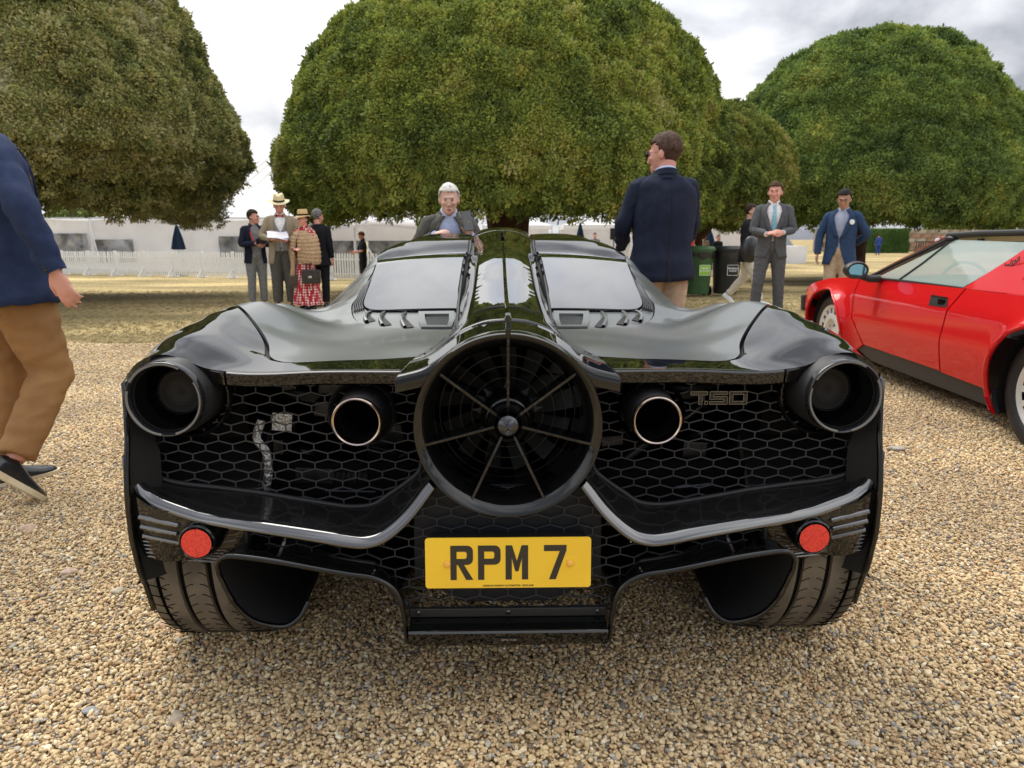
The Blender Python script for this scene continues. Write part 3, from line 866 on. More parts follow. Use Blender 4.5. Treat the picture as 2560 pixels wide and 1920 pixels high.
# thick square lip along its rear edge (top, rear face, underside)
mb = MB()
xs = np.linspace(GAPX(.14) + .006, .634, 18)
rows = []
for x in xs:
    z = H_(x, .14)
    rows.append([(x, .150, z + .0005), (x, .138, z - .001), (x, .134, z - .005), (x, .137, z - .030), (x, .142, z - .034), (x, .25, z - .036)])
mb.grid(rows)
mb.add([r_ for r_ in rows[0]], [tuple(range(6))]); mb.add([r_ for r_ in rows[-1]], [tuple(range(6))])
both('trailing_lip', mb, M['gloss'], angle=40)
# same lip continued under the quarter panel towards the lamp
mb = MB(); rows = []
for x in np.linspace(.640, .672, 5):
    z = H_(x, .14)
    rows.append([(x, .150, z), (x, .138, z - .001), (x, .135, z - .005), (x, .140, z - .032), (x, .146, z - .036), (x, .25, z - .038)])
mb.grid(rows); mb.add(rows[0], [tuple(range(6))]); mb.add(rows[-1], [tuple(range(6))])
both('lip_end', mb, M['gloss'], angle=40)

# satin deck: between the spine gap, the tail strip and the quarter panel; runs round the cabin
sur = spline([(.166, .742), (.201, .744), (.32, .775), (.434, .846), (.505, .96), (.548, 1.12), (.553, 1.26), (.545, 1.46), (.548, 1.60), (.562, 1.76), (.590, 1.98)], 6)
dk = [(GAPX(.30) + .005, .300), (.32, .272), (.44, .260), (.513, .262), (.545, .270)]
dk += [(x - .005, y + .004) for x, y in bound if y > .285]
dk += [(.893, 1.1), (.893, 1.5), (.893, 2.0), (.893, 2.3), (.70, 2.3), (.605, 2.1)]
dk += list(reversed(sur))
dk += [(.154, .70), (GAPX(.6) + .005, .60), (GAPX(.5) + .005, .50), (GAPX(.4) + .005, .40), (GAPX(.35) + .005, .35)]
mb = MB(); patch(mb, dk, .018, hz(0), rim=(0, .002, -.013))
both('rear_deck', mb, M['satin'], angle=60)

# black surround + louvre panel round each rear window
ins = [(x - .004 * (1 if y > .8 else .3), y + .006) for x, y in sur]
lou = [p for p in ins if p[1] < 1.12]
win = spline([(.156, .985), (.30, .992), (.42, 1.008), (.468, 1.035), (.496, 1.09), (.508, 1.185), (.518, 1.335), (.526, 1.45), (.534, 1.56), (.556, 1.86)], 6)
mb = MB()
pl = lou + [(.510, 1.12), (.494, 1.075), (.466, 1.025), (.42, .998), (.30, .980), (.158, .973), (.152, .80)]
patch(mb, pl, .016, hz(-.006))
both('louvre_panel', mb, M['satin'])
mb = MB()
st = [(x - .004, y) for x, y in sur if 1.06 < y < 1.90]
st = st + list(reversed([(x + .005, y) for x, y in win if 1.05 < y < 1.87]))
patch(mb, st, .014, hz(-.005))
both('window_surround', mb, M['rubber'])
# side louvre strip: fine ribs
for sgn in (1, -1):
    for k in range(5):
        f = (k + .5) / 5
        pts = []
        for y in np.linspace(1.06, 1.43, 12):
            xo = np.interp(y, [p[1] for p in sur if p[1] > 1], [p[0] for p in sur if p[1] > 1]) - .006
            xi = np.interp(y, [p[1] for p in win if p[1] > 1.03], [p[0] for p in win if p[1] > 1.03]) + .004
            t_ = np.clip((y - 1.08) / .1, 0.25, 1)
            x = xi + (xo - xi) * f
            pts.append((sgn * x, y, H_(x, y) + .001))
        MB().tube(pts, .0028, 5).build('side_louvre', M['dkmetal'], CAR)
# louvre fins and the framed mesh vents under the windows
for sgn in (1, -1):
    for (xa, ya, xb, yb) in ((.315, .795, .335, .972), (.392, .835, .410, .995), (.455, .905, .462, 1.02)):
        mb = MB(); rows = []
        for k in range(9):
            t_ = k / 8; x = xa + (xb - xa) * t_ + .012 * math.sin(t_ * PI); y = ya + (yb - ya) * t_
            hgt = .012 * math.sin(PI * (.15 + .8 * t_))
            z = H_(x, y)
            rows.append([(sgn * (x - .006), y, z - .008), (sgn * (x - .005), y, z + hgt - .002), (sgn * x, y, z + hgt), (sgn * (x + .005), y, z + hgt - .002), (sgn * (x + .006), y, z - .008)])
        mb.grid(rows); mb.build('louvre_fin', M['satin'], CAR)
        mb = MB(); patch(mb, [(sgn * (x + (.006 if 1 else 0)), y) for x, y in ((xa, ya), (xa - .034, ya + .012), (xa - .004 + (xb - xa) * .75, ya + (yb - ya) * .75), (xa + .010 + (xb - xa) * .45, ya + (yb - ya) * .45))], .02, hz(-.0035)); mb.build('louvre_recess', M['matte'], CAR)
    mb = MB()
    fr = [(.166, .765), (.262, .775), (.278, .860), (.290, .962), (.168, .955), (.162, .86)]
    hole = [(.180, .790), (.245, .798), (.258, .865), (.266, .930), (.184, .925), (.180, .86)]
    fr = [(sgn * x, y) for x, y in fr]; hole = [(sgn * x, y) for x, y in hole]
    patch(mb, fr, .012, hz(.004), rim=(0, 0, -.014), holes=[hole])
    mb.build('vent_frame', M['satin'], CAR)
    mb = MB()
    for i in range(-5, 24):
        for s2 in (1, -1):
            for k in range(14):
                t0, t1 = k / 14, (k + 1) / 14
                def pp(t_):
                    x = .18 + .006 * i + s2 * .03 * t_ * 1.0 + (.03 if s2 < 0 else 0); y = .81 + .12 * t_
                    return x, y
                a, b = pp(t0), pp(t1)
                if inside((sgn * a[0], a[1]), hole) and inside((sgn * b[0], b[1]), hole):
                    mb.bar((sgn * a[0], a[1], H_(*a) - .004), (sgn * b[0], b[1], H_(*b) - .004), .0016, .0016, (0, 0, 1))
    if mb.v: mb.build('vent_mesh', M['mesh'], CAR)

# rear windows, dark privacy glass, slightly proud
mb = MB()
wp = [(x, y) for x, y in win] + [(.548, 1.875), (.40, 1.898), (.28, 1.908), (GAPX(2.0) + .012, 1.915), (GAPX(1.6) + .010, 1.6), (GAPX(1.2) + .010, 1.2)]
patch(mb, wp, .028, lambda x, y: (x, y, ZW(x, y) + .004), rim=(0, 0, -.012))
both('rear_window', mb, M['privacy'], angle=60)
# silver trim line along the window's top edge
mb = MB()
tl = [(x, y, H_(x, y) + .006) for x, y in ((GAPX(1.9) + .010, 1.926), (.28, 1.919), (.40, 1.909), (.50, 1.893), (.558, 1.882), (.578, 1.93))]
mb.tube(spline(tl, 5), .0032, 6); both('window_trim', mb, M['steel'])
# roof skin and front body
mb = MB()
rf = [(GAPX(1.9) + .010, 1.938), (.28, 1.931), (.40, 1.921), (.50, 1.905), (.560, 1.895), (.590, 1.98), (.603, 2.10), (.60, 2.28), (.60, 2.5), (.58, 2.75), (GAPX(2.4) + .010, 2.8)]
patch(mb, rf, .035, hz(.003), rim=(0, 0, -.012))
both('roof_panel', mb, M['gloss'], angle=60)
mb = MB()
patch(mb, [(-.893, 2.305), (.893, 2.305), (.893, 3.4), (.85, 4.0), (.6, 4.3), (0, 4.36), (-.6, 4.3), (-.85, 4.0), (-.893, 3.4)], .07, hz(-.004))
mb.build('front_body', M['gloss'], CAR)

# side panels with wheel openings, curving under at the sill
WY, WZ, WR = .500, .335, .335
FY = 3.19
def side_x(y, z):
    top = H_(.89, min(y, 4.0))
    t_ = (z - .30) / max(.1, top - .30)
    x = interp(z, [.12, .20, .30, .42, .50, .58, .66, .74, .80, .86], [.86, .90, .917, .930, .931, .927, .917, .905, .898, .892])
    x = .892 + (x - .892) * (1 if z < .66 else max(0, (top - z) / max(.02, top - .66)))
    if y < .24: x -= (.24 - y) * .40 * min(1, max(0, (.80 - z) / .15))
    if 1.3 < y < 2.6: x -= .035 * math.sin(PI * (y - 1.3) / 1.3)
    if y > 3.7: x -= (y - 3.7) ** 2 * .5
    return x
ytop = [.165, .2, .3, .45, .6, .75, .9, 1.1, 1.3, 1.6, 1.9, 2.2, 2.5, 2.9, 3.3, 3.7, 4.0]
poly = [(y, H_(.89, y) - .003) for y in ytop] + [(4.15, .45), (4.1, .2), (3.62, .16), (2.76, .16), (.95, .17)]
arc = []
for k in range(28):
    a = -.45 + (PI + .78) * k / 27
    arc.append((WY + .375 * math.cos(a), WZ + .375 * math.sin(a)))
arc = [p for p in arc if p[1] > .17 and (p[0] > .14 or p[1] > .33)]
poly += [(WY + .36, .17)] + arc + [(.132, .315), (.140, .290), (.120, .300), (.104, .34), (.098, .42), (.102, .52), (.118, .60), (.14, .68), (.155, .74)]
hole = [(FY + .36 * math.cos(a), .33 + .36 * math.sin(a)) for a in np.linspace(0, 2 * PI, 30)[:-1]]
hole = [(y, max(z, .172)) for y, z in hole]
mb = MB()
patch(mb, chaikin(poly, 0), .04, lambda y, z: (side_x(y, z), y, z))
sp = both('side_panel', mb, M['gloss'], angle=60)
for o in sp:
    sm = o.modifiers.new('solid', 'SOLIDIFY'); sm.thickness = .012; sm.offset = -1
# front wheels hidden from here but built
def wheel(name, x, y, z, r_, w, rimm, parent, tread=True):
    e = MB()
    s_ = 1 if x > 0 else -1
    hw = w / 2
    prof = [(-hw + .012, r_ * .70), (-hw, r_ * .80), (-hw + .002, r_ * .90), (-hw + .020, r_ * .975), (-hw + .05, r_ * .995)]
    n_r = 4
    gx = [-.095, -.035, .035, .095]
    cur = [(-hw + .05, r_ * .995)]
    pr = list(prof)
    for g in gx:
        g2 = g * w / .295
        pr += [(g2 - .0075, r_), (g2 - .006, r_ - .009), (g2 + .006, r_ - .009), (g2 + .0075, r_)]
    pr += [(hw - .05, r_ * .995), (hw - .020, r_ * .975), (hw - .002, r_ * .90), (hw, r_ * .80), (hw - .012, r_ * .70)]
    e.lathe(pr, (x, y, z), 'x', 96)
    t = e.build('tyre', M['tyre'], parent, angle=28)
    # groove floors and sipes as dark cuts
    g_ = MB()
    for g in gx:
        g2 = g * w / .295
        g_.lathe([(g2 - .0058, r_ - .0075), (g2 + .0058, r_ - .0075)], (x, y, z), 'x', 96)
    for k in range(64):
        a = 2 * PI * k / 64
        rot = Matrix.Rotation(a, 3, 'X')
        for sd_ in (-1, 1):
            # long shoulder sipes and short curved middle sipes
            for (u0, u1, da, wd) in ((hw - .012, hw - .072, .05, .0018), (.066, .088, .03, .0014), (.008, .028, .03, .0013)):
                if sd_ < 0 and u1 < .03: u0, u1 = -u0 + 0, -u1
                elif sd_ < 0: u0, u1 = -u0, -u1
                pts = []
                for q_ in range(4):
                    f = q_ / 3
                    u = u0 + (u1 - u0) * f
                    rr = r_ + .0006 - (max(0, abs(u) - (hw - .05)) / .04) ** 2 * r_ * .022
                    aa = a + da * f * f
                    pts.append((x + u, y + rr * math.cos(aa), z + rr * math.sin(aa)))
                for p0, p1 in zip(pts[:-1], pts[1:]):
                    g_.bar(p0, p1, wd, wd, (0, math.cos(a), math.sin(a)))
    o = g_.build('tread_groove', M['groove'], t)
    rm = MB()
    xo = x + s_ * (hw - .03)
    rm.lathe([(-hw + .01, r_ * .70), (-hw + .02, r_ * .66), (hw - .02, r_ * .66), (hw - .01, r_ * .70)], (x, y, z), 'x', 48)
    for k in range(10):
        a = 2 * PI * k / 10
        rm.bar((xo, y + .04 * math.cos(a), z + .04 * math.sin(a)), (xo, y + r_ * .67 * math.cos(a), z + r_ * .67 * math.sin(a)), .02, .03, (1, 0, 0))
    rm.lathe([(-.03, .0001), (-.03, .05), (.02, .05), (.02, .0001)], (xo, y, z), 'x', 24)
    rm.build('rim', rimm, t)
    return t
for s_ in (-1, 1):
    wheel('wheel', s_ * .762, WY, WZ, WR, .295, M['dkmetal'], CAR)
    fw = MB()
    r_ = .325; hw = .118; x = s_ * .80
    fw.lathe([(-hw, r_ * .7), (-hw, r_ * .88), (-hw + .02, r_), (hw - .02, r_), (hw, r_ * .88), (hw, r_ * .7)], (x, FY, .325), 'x', 48)
    t = fw.build('tyre', M['tyre'], CAR)
# floor and inner arches close the body from below
mb = MB(); mb.box((0, 2.4, .14), (.80, 1.45, .02)); mb.build('floor_pan', M['cavity'], CAR)
for s_ in (-1, 1):
    mb = MB()
    mb.lathe([(-.165, .343), (.155, .343)], (s_ * .76, WY, WZ), 'x', 24, -.25, 2.62)
    mb.box((s_ * .600, WY + .12, .54), (.004, .28, .17))
    mb.build('wheel_arch_liner', M['cavity'], CAR)

# ------------------------------------------------------------ spine (tunnel) over the fan
sec = [
    (0.020, [(0, .9080), (.05, .9015), (.10, .8810), (.145, .8480), (.180, .8265), (.212, .818), (.238, .8120)]),
    (0.10, [(0, .9115), (.05, .9055), (.10, .8850), (.140, .8560), (.175, .8330), (.210, .820), (.236, .8140)]),
    (0.25, [(0, .9150), (.05, .9100), (.10, .8920), (.130, .8720), (.160, .8470), (.190, .829), (.221, .8180)]),
    (0.40, [(0, .9260), (.045, .9225), (.090, .9060), (.115, .8840), (.138, .8610), (.160, .841), (.180, .8290)]),
    (0.65, [(0, .9720), (.040, .9690), (.080, .9550), (.103, .9300), (.118, .8970), (.130, .869), (.142, .8500)]),
    (1.00, [(0, 1.045), (.040, 1.042), (.082, 1.026), (.108, .9830), (.124, .9420), (.138, .905), (.150, .8800)]),
    (1.45, [(0, 1.086), (.043, 1.083), (.087, 1.067), (.116, 1.042), (.134, 1.010), (.146, .975), (.153, .9500)]),
    (2.00, [(0, 1.130), (.050, 1.127), (.098, 1.112), (.126, 1.098), (.139, 1.074), (.144, 1.05), (.146, 1.030)]),
    (2.30, [(0, 1.151), (.055, 1.148), (.110, 1.136), (.138, 1.116), (.150, 1.095), (.153, 1.08), (.154, 1.060)]),
    (2.55, [(0, 1.158), (.055, 1.156), (.112, 1.144), (.142, 1.122), (.153, 1.10), (.156, 1.08), (.156, 1.060)]),
    (2.95, [(0, 1.152), (.055, 1.150), (.112, 1.138), (.142, 1.115), (.153, 1.09), (.156, 1.06), (.156, 1.030)]),
]
yk = [s_[0] for s_ in sec]
def sp_row(y):
    # cubic along y by Catmull-Rom on each column
    i = max(0, min(len(sec) - 2, int(np.searchsorted(yk, y)) - 1))
    t_ = (y - yk[i]) / (yk[i + 1] - yk[i])
    out_ = []
    for c in range(7):
        def P_(k):
            k = max(0, min(len(sec) - 1, k)); return np.array([yk[k], *sec[k][1][c]])
        p0, p1, p2, p3 = P_(i - 1), P_(i), P_(i + 1), P_(i + 2)
        h = p2[0] - p1[0]
        m1 = (p2 - p0) / max(1e-6, p2[0] - p0[0]) * h; m2 = (p3 - p1) / max(1e-6, p3[0] - p1[0]) * h
        q_ = (2 * t_**3 - 3 * t_**2 + 1) * p1 + (t_**3 - 2 * t_**2 + t_) * m1 + (-2 * t_**3 + 3 * t_**2) * p2 + (t_**3 - t_**2) * m2
        out_.append((q_[1], q_[2]))
    half = spline(out_, 5)
    return [(-x, y, z) for x, z in reversed(half[1:])] + [(x, y, z) for x, z in half]
def spz(x, y):
    r_ = sp_row(y); r_ = [p for p in r_ if p[0] >= 0]
    return interp(abs(x), [p[0] for p in r_], [p[2] for p in r_])
for (ya, yb, name) in ((.020, .205, 'fan_shroud_cover'), (.208, 2.085, 'engine_cover'), (2.090, 2.95, 'roof_scoop')):
    n = max(6, int((yb - ya) / .03))
    mb = MB(); mb.grid([sp_row(y) for y in np.linspace(ya, yb, n)])
    o = mb.build(name, M['gloss'], CAR, angle=60)
    sm = o.modifiers.new('solid', 'SOLIDIFY'); sm.thickness = .008; sm.offset = -1
# rear closing face of the shoulders beside the ring
mb = MB()
r0 = [p for p in sp_row(.020) if p[0] > .12]
rows = [[(x, .020, z) for x, _, z in r0], [(x, .016, z - .006) for x, _, z in r0], [(x, .020, z - .032) for x, _, z in r0], [(x, .10, z - .040) for x, _, z in r0]]
mb.grid(rows); both('shoulder_lip', mb, M['gloss'], angle=60)
# inset tinted panel on the spine and the slot above it
mb = MB()
poly = [(-.086, .40), (.086, .40), (.082, .9), (.080, 1.35), (.070, 1.48), (-.070, 1.48), (-.080, 1.35), (-.082, .9)]
patch(mb, poly, .02, lambda x, y: (x, y, spz(x, y) + .0035), rim=(0, 0, -.006))
mb.build('spine_window', M['privacy'], CAR, angle=60)
mb = MB()
mb.box((.0, 1.90, spz(0, 1.9) + .002), (.0045, .10, .003)); mb.box((.0, 1.66, spz(0, 1.66) + .003), (.008, .09, .004))
mb.build('spine_slot', M['matte'], CAR)
# dark hinge hardware in the gaps beside the spine
for s_ in (-1, 1):
    mb = MB()
    pts = [(s_ * (GAPX(y) + .001), y, H_(GAPX(y), y) + .004) for y in np.linspace(.75, 2.1, 20)]
    mb.tube(pts, .006, 6)
    mb.build('cover_seal', M['seam'], CAR)
    for y in (1.40, 1.50, 1.62, 1.74):
        mb = MB(); mb.box((s_ * (GAPX(y) - .001), y, H_(GAPX(y), y) + .012), (.004, .018, .008))
        mb.build('hinge', M['dkmetal'], CAR)
# central fin
mb = MB()
fp = [(-.004, .900), (-.010, .918), (-.006, .934), (.006, .943), (.03, .948), (.10, .952), (.30, .958), (.60, .988), (.90, 1.038), (1.2, 1.073), (1.34, 1.086), (1.36, 1.078)]
low = [(y, spz(0, max(.02, y)) - .006) for y in (1.36, 1.0, .6, .3, .1, .02)]
pr = fp + low
mb.prism(pr, lambda y, z: (-.0055, y, z), lambda y, z: (.0055, y, z))
mb.build('fin', M['gloss'], CAR, smooth=False, bevel=.003)
mb = MB(); mb.lathe([(-.008, .0001), (-.008, .0065), (.01, .0075)], (0, -.002, .938), 'y', 16); mb.build('fin_light', M['lens'], CAR)

# ------------------------------------------------------------ fan
FC = (0, 0, .708)
mb = MB()
mb.lathe([(.26, .192), (.12, .198), (.02, .2015), (.005, .2010), (-.003, .1990), (-.003, .1965), (.0015, .190), (.012, .1795), (.027, .1700), (.040, .1662), (.060, .1650), (.10, .163), (.26, .158)], FC, 'y', 128)
mb.build('fan_ring', M['gloss'], CAR, angle=70)
mb = MB()
mb.lathe([(.056, .1672), (.10, .1645), (.24, .1590)], FC, 'y', 96)
mb.build('duct_lining', M['carbon'], CAR)
mb = MB()
mb.lathe([(.27, .0001), (.27, .165)], FC, 'y', 64); mb.build('duct_back', M['cavity'], CAR)
# fine concentric guard rings with radial wires
mb = MB()
for rr in (.082, .108, .134, .155):
    pts = [(rr * math.cos(a), .135, .708 + rr * math.sin(a)) for a in np.linspace(0, 2 * PI, 73)]
    mb.tube(pts, .0011, 5, cap=False)
mb.build('guard_ring', M['dkmetal'], CAR)
for k in range(13):
    mb = MB(); a0 = 2 * PI * k / 13
    rows = []
    for rr in np.linspace(.05, .157, 6):
        tw = .9 - 3.2 * (rr - .05)
        c_, w_ = a0 + 1.2 * (rr - .05), .020 + .05 * (rr - .05)
        rows.append([(rr * math.cos(c_ + s2 * w_ / rr * math.cos(tw)), .20 + s2 * w_ * math.sin(tw), .708 + rr * math.sin(c_ + s2 * w_ / rr * math.cos(tw))) for s2 in (-1, 0, 1)])
    mb.grid(rows); mb.build('fan_blade', M['satin'], CAR)
# seven struts: thin vanes from hub to ring
for k in range(7):
    a = R(90) + 2 * PI * k / 7
    d = Vector((math.cos(a), 0, math.sin(a))); nrm = Vector((-math.sin(a), 0, math.cos(a)))
    mb = MB()
    C0 = Vector(FC)
    pr = [(.030, .030), (.030, .095), (.163, .075), (.166, .045), (.185, .022 if k else -.004), (.187, .010 if k else -.008), (.150, .012), (.080, .022)]
    if k == 0: pr = [(.030, .030), (.030, .095), (.163, .075), (.196, .020), (.215, .006), (.212, -.008), (.190, -.009), (.150, .000), (.080, .018)]
    def fa(r_, y, s2=1): return tuple(C0 + d * r_ + Vector((0, y, 0)) + nrm * (.0030 * s2))
    mb.prism(pr, lambda r_, y: fa(r_, y, 1), lambda r_, y: fa(r_, y, -1))
    mb.build('strut', M['gloss'], CAR, smooth=False, bevel=.001)
mb = MB()
mb.lathe([(-.004, .0001), (-.0035, .007), (.000, .016), (.006, .023), (.014, .0285), (.024, .0310), (.045, .0315), (.10, .030)], (0, .0, .708), 'y', 48)
hub = mb.build('hub', M['chrome'], CAR, angle=80)
mb = MB(); mb.lathe([(.0, .010), (-.004, .0095), (-.0055, .007), (-.004, .0045), (-.003, .0001)], (0, -.001, .701), 'y', 24); mb.build('camera_lens', M['lens'], hub)
mb = MB(); mb.ball((0, -.0055, .701), (.0016, .0012, .0016)); mb.build('lens_glint', M['led'], hub)
mb = MB()
mb.lathe([(.045, .032), (.040, .043), (.050, .047), (.056, .044), (.06, .052), (.068, .056), (.08, .054), (.09, .060), (.12, .062)], FC, 'y', 56)
mb.build('hub_collar', M['gloss'], CAR, angle=50)
for k in range(9):
    a = 2 * PI * k / 9 + .2; d = Vector((math.cos(a), 0, math.sin(a)))
    mb = MB()
    rows = []
    for f in np.linspace(0, 1, 5):
        rr = .058 + .022 * f; w_ = .010 * (1 - f) ** 2 + .0015
        t_ = Vector((-math.sin(a), 0, math.cos(a)))
        c_ = Vector(FC) + d * rr + Vector((0, .118, 0))
        rows.append([tuple(c_ - t_ * w_), tuple(c_ + t_ * w_)])
    mb.grid(rows); mb.build('collar_tab', M['dkmetal'], CAR)

# ------------------------------------------------------------ hexagon mesh
# the bars of row j+1 start where the slanted bars of row j end
def hexmesh(poly, yfun, pw, ph, z0, x0=0.0, wd=.0026, dp=.004, skip=()):
    mb = MB()
    vb = ph * .62; sl = ph - vb
    xs_ = [p[0] for p in poly]; zs_ = [p[1] for p in poly]
    i0, i1 = int((min(xs_) - x0) / pw) - 2, int((max(xs_) - x0) / pw) + 2
    j0, j1 = int((min(zs_) - z0) / ph) - 2, int((max(zs_) - z0) / ph) + 2
    def ok(p):
        return inside(p, poly) and not any((p[0] - c[0]) ** 2 + (p[1] - c[1]) ** 2 < c[2] ** 2 for c in skip)
    def seg(a, b):
        if not ok(a): a, b = b, a
        if not ok(a): return
        if not ok(b):
            lo, hi = 0.0, 1.0
            for _ in range(7):
                mid = (lo + hi) / 2
                if ok((a[0] + (b[0] - a[0]) * mid, a[1] + (b[1] - a[1]) * mid)): lo = mid
                else: hi = mid
            b = (a[0] + (b[0] - a[0]) * lo, a[1] + (b[1] - a[1]) * lo)
            if lo < .03: return
        mb.bar((a[0], yfun(*a), a[1]), (b[0], yfun(*b), b[1]), wd, dp)
    for j in range(j0, j1):
        for i in range(i0, i1):
            x = x0 + (i + (.5 if j % 2 else 0)) * pw; z = z0 + j * ph
            seg((x, z), (x, z + vb))                       # upright
            seg((x, z + vb), (x + pw / 2, z + ph))         # to the foot of the next row
            seg((x, z + vb), (x - pw / 2, z + ph))
    return mb
gy = lambda x, z: .200
A_ = [(.893, .665), (.893, .600), (.880, .557), (.800, .524), (.700, .510), (.602, .496), (.520, .481), (.447, .468), (.390, .459), (.346, .460), (.315, .469), (.289, .488), (.250, .515), (.214, .546)]
gp = [(.222, .775), (.62, .777), (.70, .76)] + A_ + [(.196, .60), (.205, .66)]
gpm = [(-x, z) for x, z in gp]
LC = (.756, .752)
for sgn, pl in ((1, gp), (-1, gpm)):
    mb = hexmesh(pl, gy, .0645, .0236, .012, .02, skip=[(sgn * .345, .690, .062), (sgn * .765, .752, .105)])
    o = mb.build('mesh_grille', M['mesh'], CAR, smooth=False, fix=False)
    # dark rubber rim round the opening
    rim_pts = [(sgn * x, gy(x, z) - .004, z) for x, z in [(.893, .70)] + A_ + [(.205, .575)]]
    MB().tube(spline(rim_pts, 4), .006, 7).build('grille_edge', M['rubber'], CAR)
# engine bay behind the mesh
mb = MB()
mb.box((0, .62, .53), (.60, .01, .27)); 
mb.box((.74, .245, .62), (.15, .004, .15)) if False else None
mb.box((0, .40, .800), (.62, .20, .003)) if False else None
mb.build('engine_bulkhead', M['cavity'], CAR)
for s_ in (-1, 1):
    mb = MB(); mb.box((s_ * .755, .27, .70), (.115, .004, .085)); mb.build('inner_arch_wall', M['cavity'], CAR)
r2 = random.Random(3)
for s_ in (-1, 1):
    for k in range(16):
        x = s_ * r2.uniform(.24, .58); z = r2.uniform(.50, .76); y = r2.uniform(.30, .50)
        mb = MB()
        if r2.random() < .45:
            dx_, dz_ = r2.uniform(-.14, .14), r2.uniform(-.07, .07)
            mb.tube(spline([(x - dx_, y, z - dz_), (x, y - .02, z + r2.uniform(-.03, .03)), (x + dx_, y + .04, z + dz_)], 6), r2.uniform(.005, .016), 10)
            mb.build('engine_hose', M['rubber'] if r2.random() < .5 else M['dkmetal'], CAR)
        else:
            mb.box((x, y, z), (r2.uniform(.012, .05), r2.uniform(.02, .05), r2.uniform(.01, .035)), Matrix.Rotation(r2.uniform(-.3, .3), 3, 'Y'))
            mb.build('engine_block_piece', M['dkmetal'], CAR, smooth=False, bevel=.003)
    mb = MB(); mb.tube([(s_ * .20, .34, .53), (s_ * .40, .34, .475), (s_ * .56, .36, .485)], .010, 10); mb.build('driveshaft_tube', M['dkmetal'], CAR)
    mb = MB(); mb.lathe([(0, .0001), (0, .03), (.05, .038), (.07, .03), (.07, .0001)], (s_ * .70, .27, .555), 'y', 24); mb.build('charge_canister', M['dkmetal'], CAR)
mb = MB()
mb.tube(spline([(-.600, .245, .665), (-.612, .24, .62), (-.590, .235, .585), (-.588, .235, .54), (-.598, .235, .49)], 8), (.0085), 10, flat=1.3)
mb.build('foil_wrapped_hose', M['foil'], CAR)
mb = MB(); mb.box((-.555, .27, .655), (.024, .01, .022), Matrix.Rotation(.1, 3, 'Y')); mb.build('foil_heat_shield', M['foil'], CAR, smooth=False)
mb = MB(); mb.tube([(-.455, .25, .48), (-.33, .25, .476)], .004, 8); mb.build('steel_rod', M['dkmetal'], CAR)
mb = MB(); mb.tube([(.43, .26, .478), (.52, .26, .487)], .006, 8); mb.build('steel_rod', M['dkmetal'], CAR)
mb = MB()
for k in range(7):
    mb.lathe([(0, .016), (.006, .021), (.012, .016)], (-.45 + .0, .30, .50), 'x', 12)
    for i in range(len(mb.v) - 36, len(mb.v)): mb.v[i] = (mb.v[i][0] + .014 * k, mb.v[i][1], mb.v[i][2])
mb.build('rubber_bellows', M['rubber'], CAR)

# ------------------------------------------------------------ exhausts
for s_ in (-1, 1):
    ex = MB()
    ex.lathe([(.02, .0470), (.004, .0488), (-.002, .0505), (-.004, .0532), (-.002, .0556), (.006, .0562), (.014, .0556)], (s_ * .338, .095, .697), 'y', 56)
    t = ex.build('exhaust_pipe', M['titanium'], CAR)
    ex = MB(); ex.lathe([(.003, .0498), (.16, .0480), (.16, .0001)], (s_ * .338, .095, .697), 'y', 40); ex.build('pipe_bore', M['cavity'], t)
    ex = MB(); ex.lathe([(.012, .0555), (.05, .058), (.10, .062), (.13, .066)], (s_ * .338, .095, .697), 'y', 40); ex.build('pipe_sleeve', M['matte'], t)
    ex = MB(); ex.lathe([(.22, .060), (.125, .066), (.088, .0735), (.082, .0758), (.080, .0775), (.083, .0790), (.13, .0790), (.20, .074)], (s_ * .343, .09, .697), 'y', 56)
    ex.build('exhaust_cup', M['satin'] if s_ < 0 else M['gloss'], CAR)

# ------------------------------------------------------------ tail lamps
for s_ in (-1, 1):
    c = (s_ * .756, .085, .752)
    tl_ = MB()
    tl_.lathe([(.30, .088), (.10, .089), (.045, .0895), (.040, .086), (.02, .0855), (.012, .083)], c, 'y', 64)
    L_ = tl_.build('tail_light', M['rubber'], CAR, angle=40)
    g = MB(); g.lathe([(.055, .0855), (.006, .0845), (.001, .0840), (-.001, .0830), (-.0015, .0815), (.004, .0765), (.020, .0720)], c, 'y', 64)
    g.build('lens_ring', M['lens'], L_, angle=60)
    # light guide arcs
    for (a0, a1) in ((R(60), R(150)), (R(165), R(262)), (R(285), R(390))):
        g = MB(); g.lathe([(-.0010, .0770), (-.0024, .0785), (-.0022, .0815)], c, 'y', 20, a0, a1); g.build('light_guide', M['led'], L_)
    g = MB(); g.lathe([(.010, .0745), (.045, .0700), (.060, .066), (.070, .0655), (.085, .0600), (.092, .0500)], c, 'y', 64)
    g.build('reflector_bowl', M['bowl'], L_, angle=40)
    g = MB(); g.lathe([(.082, .0480), (.078, .0500), (.082, .0525), (.10, .053)], c, 'y', 48); g.build('mesh_bezel', M['dkmetal'], L_)
    g = MB(); g.lathe([(.088, .0001), (.086, .030), (.084, .0492)], c, 'y', 48); g.build('mesh_disc', M['lampmesh'], L_)
    g = MB(); g.lathe([(.16, .100), (.115, .102), (.105, .100), (.10, .094), (.12, .090)], (s_ * .748, .085, .738), 'y', 56); g.build('lamp_cowl', M['gloss'], L_, angle=40)

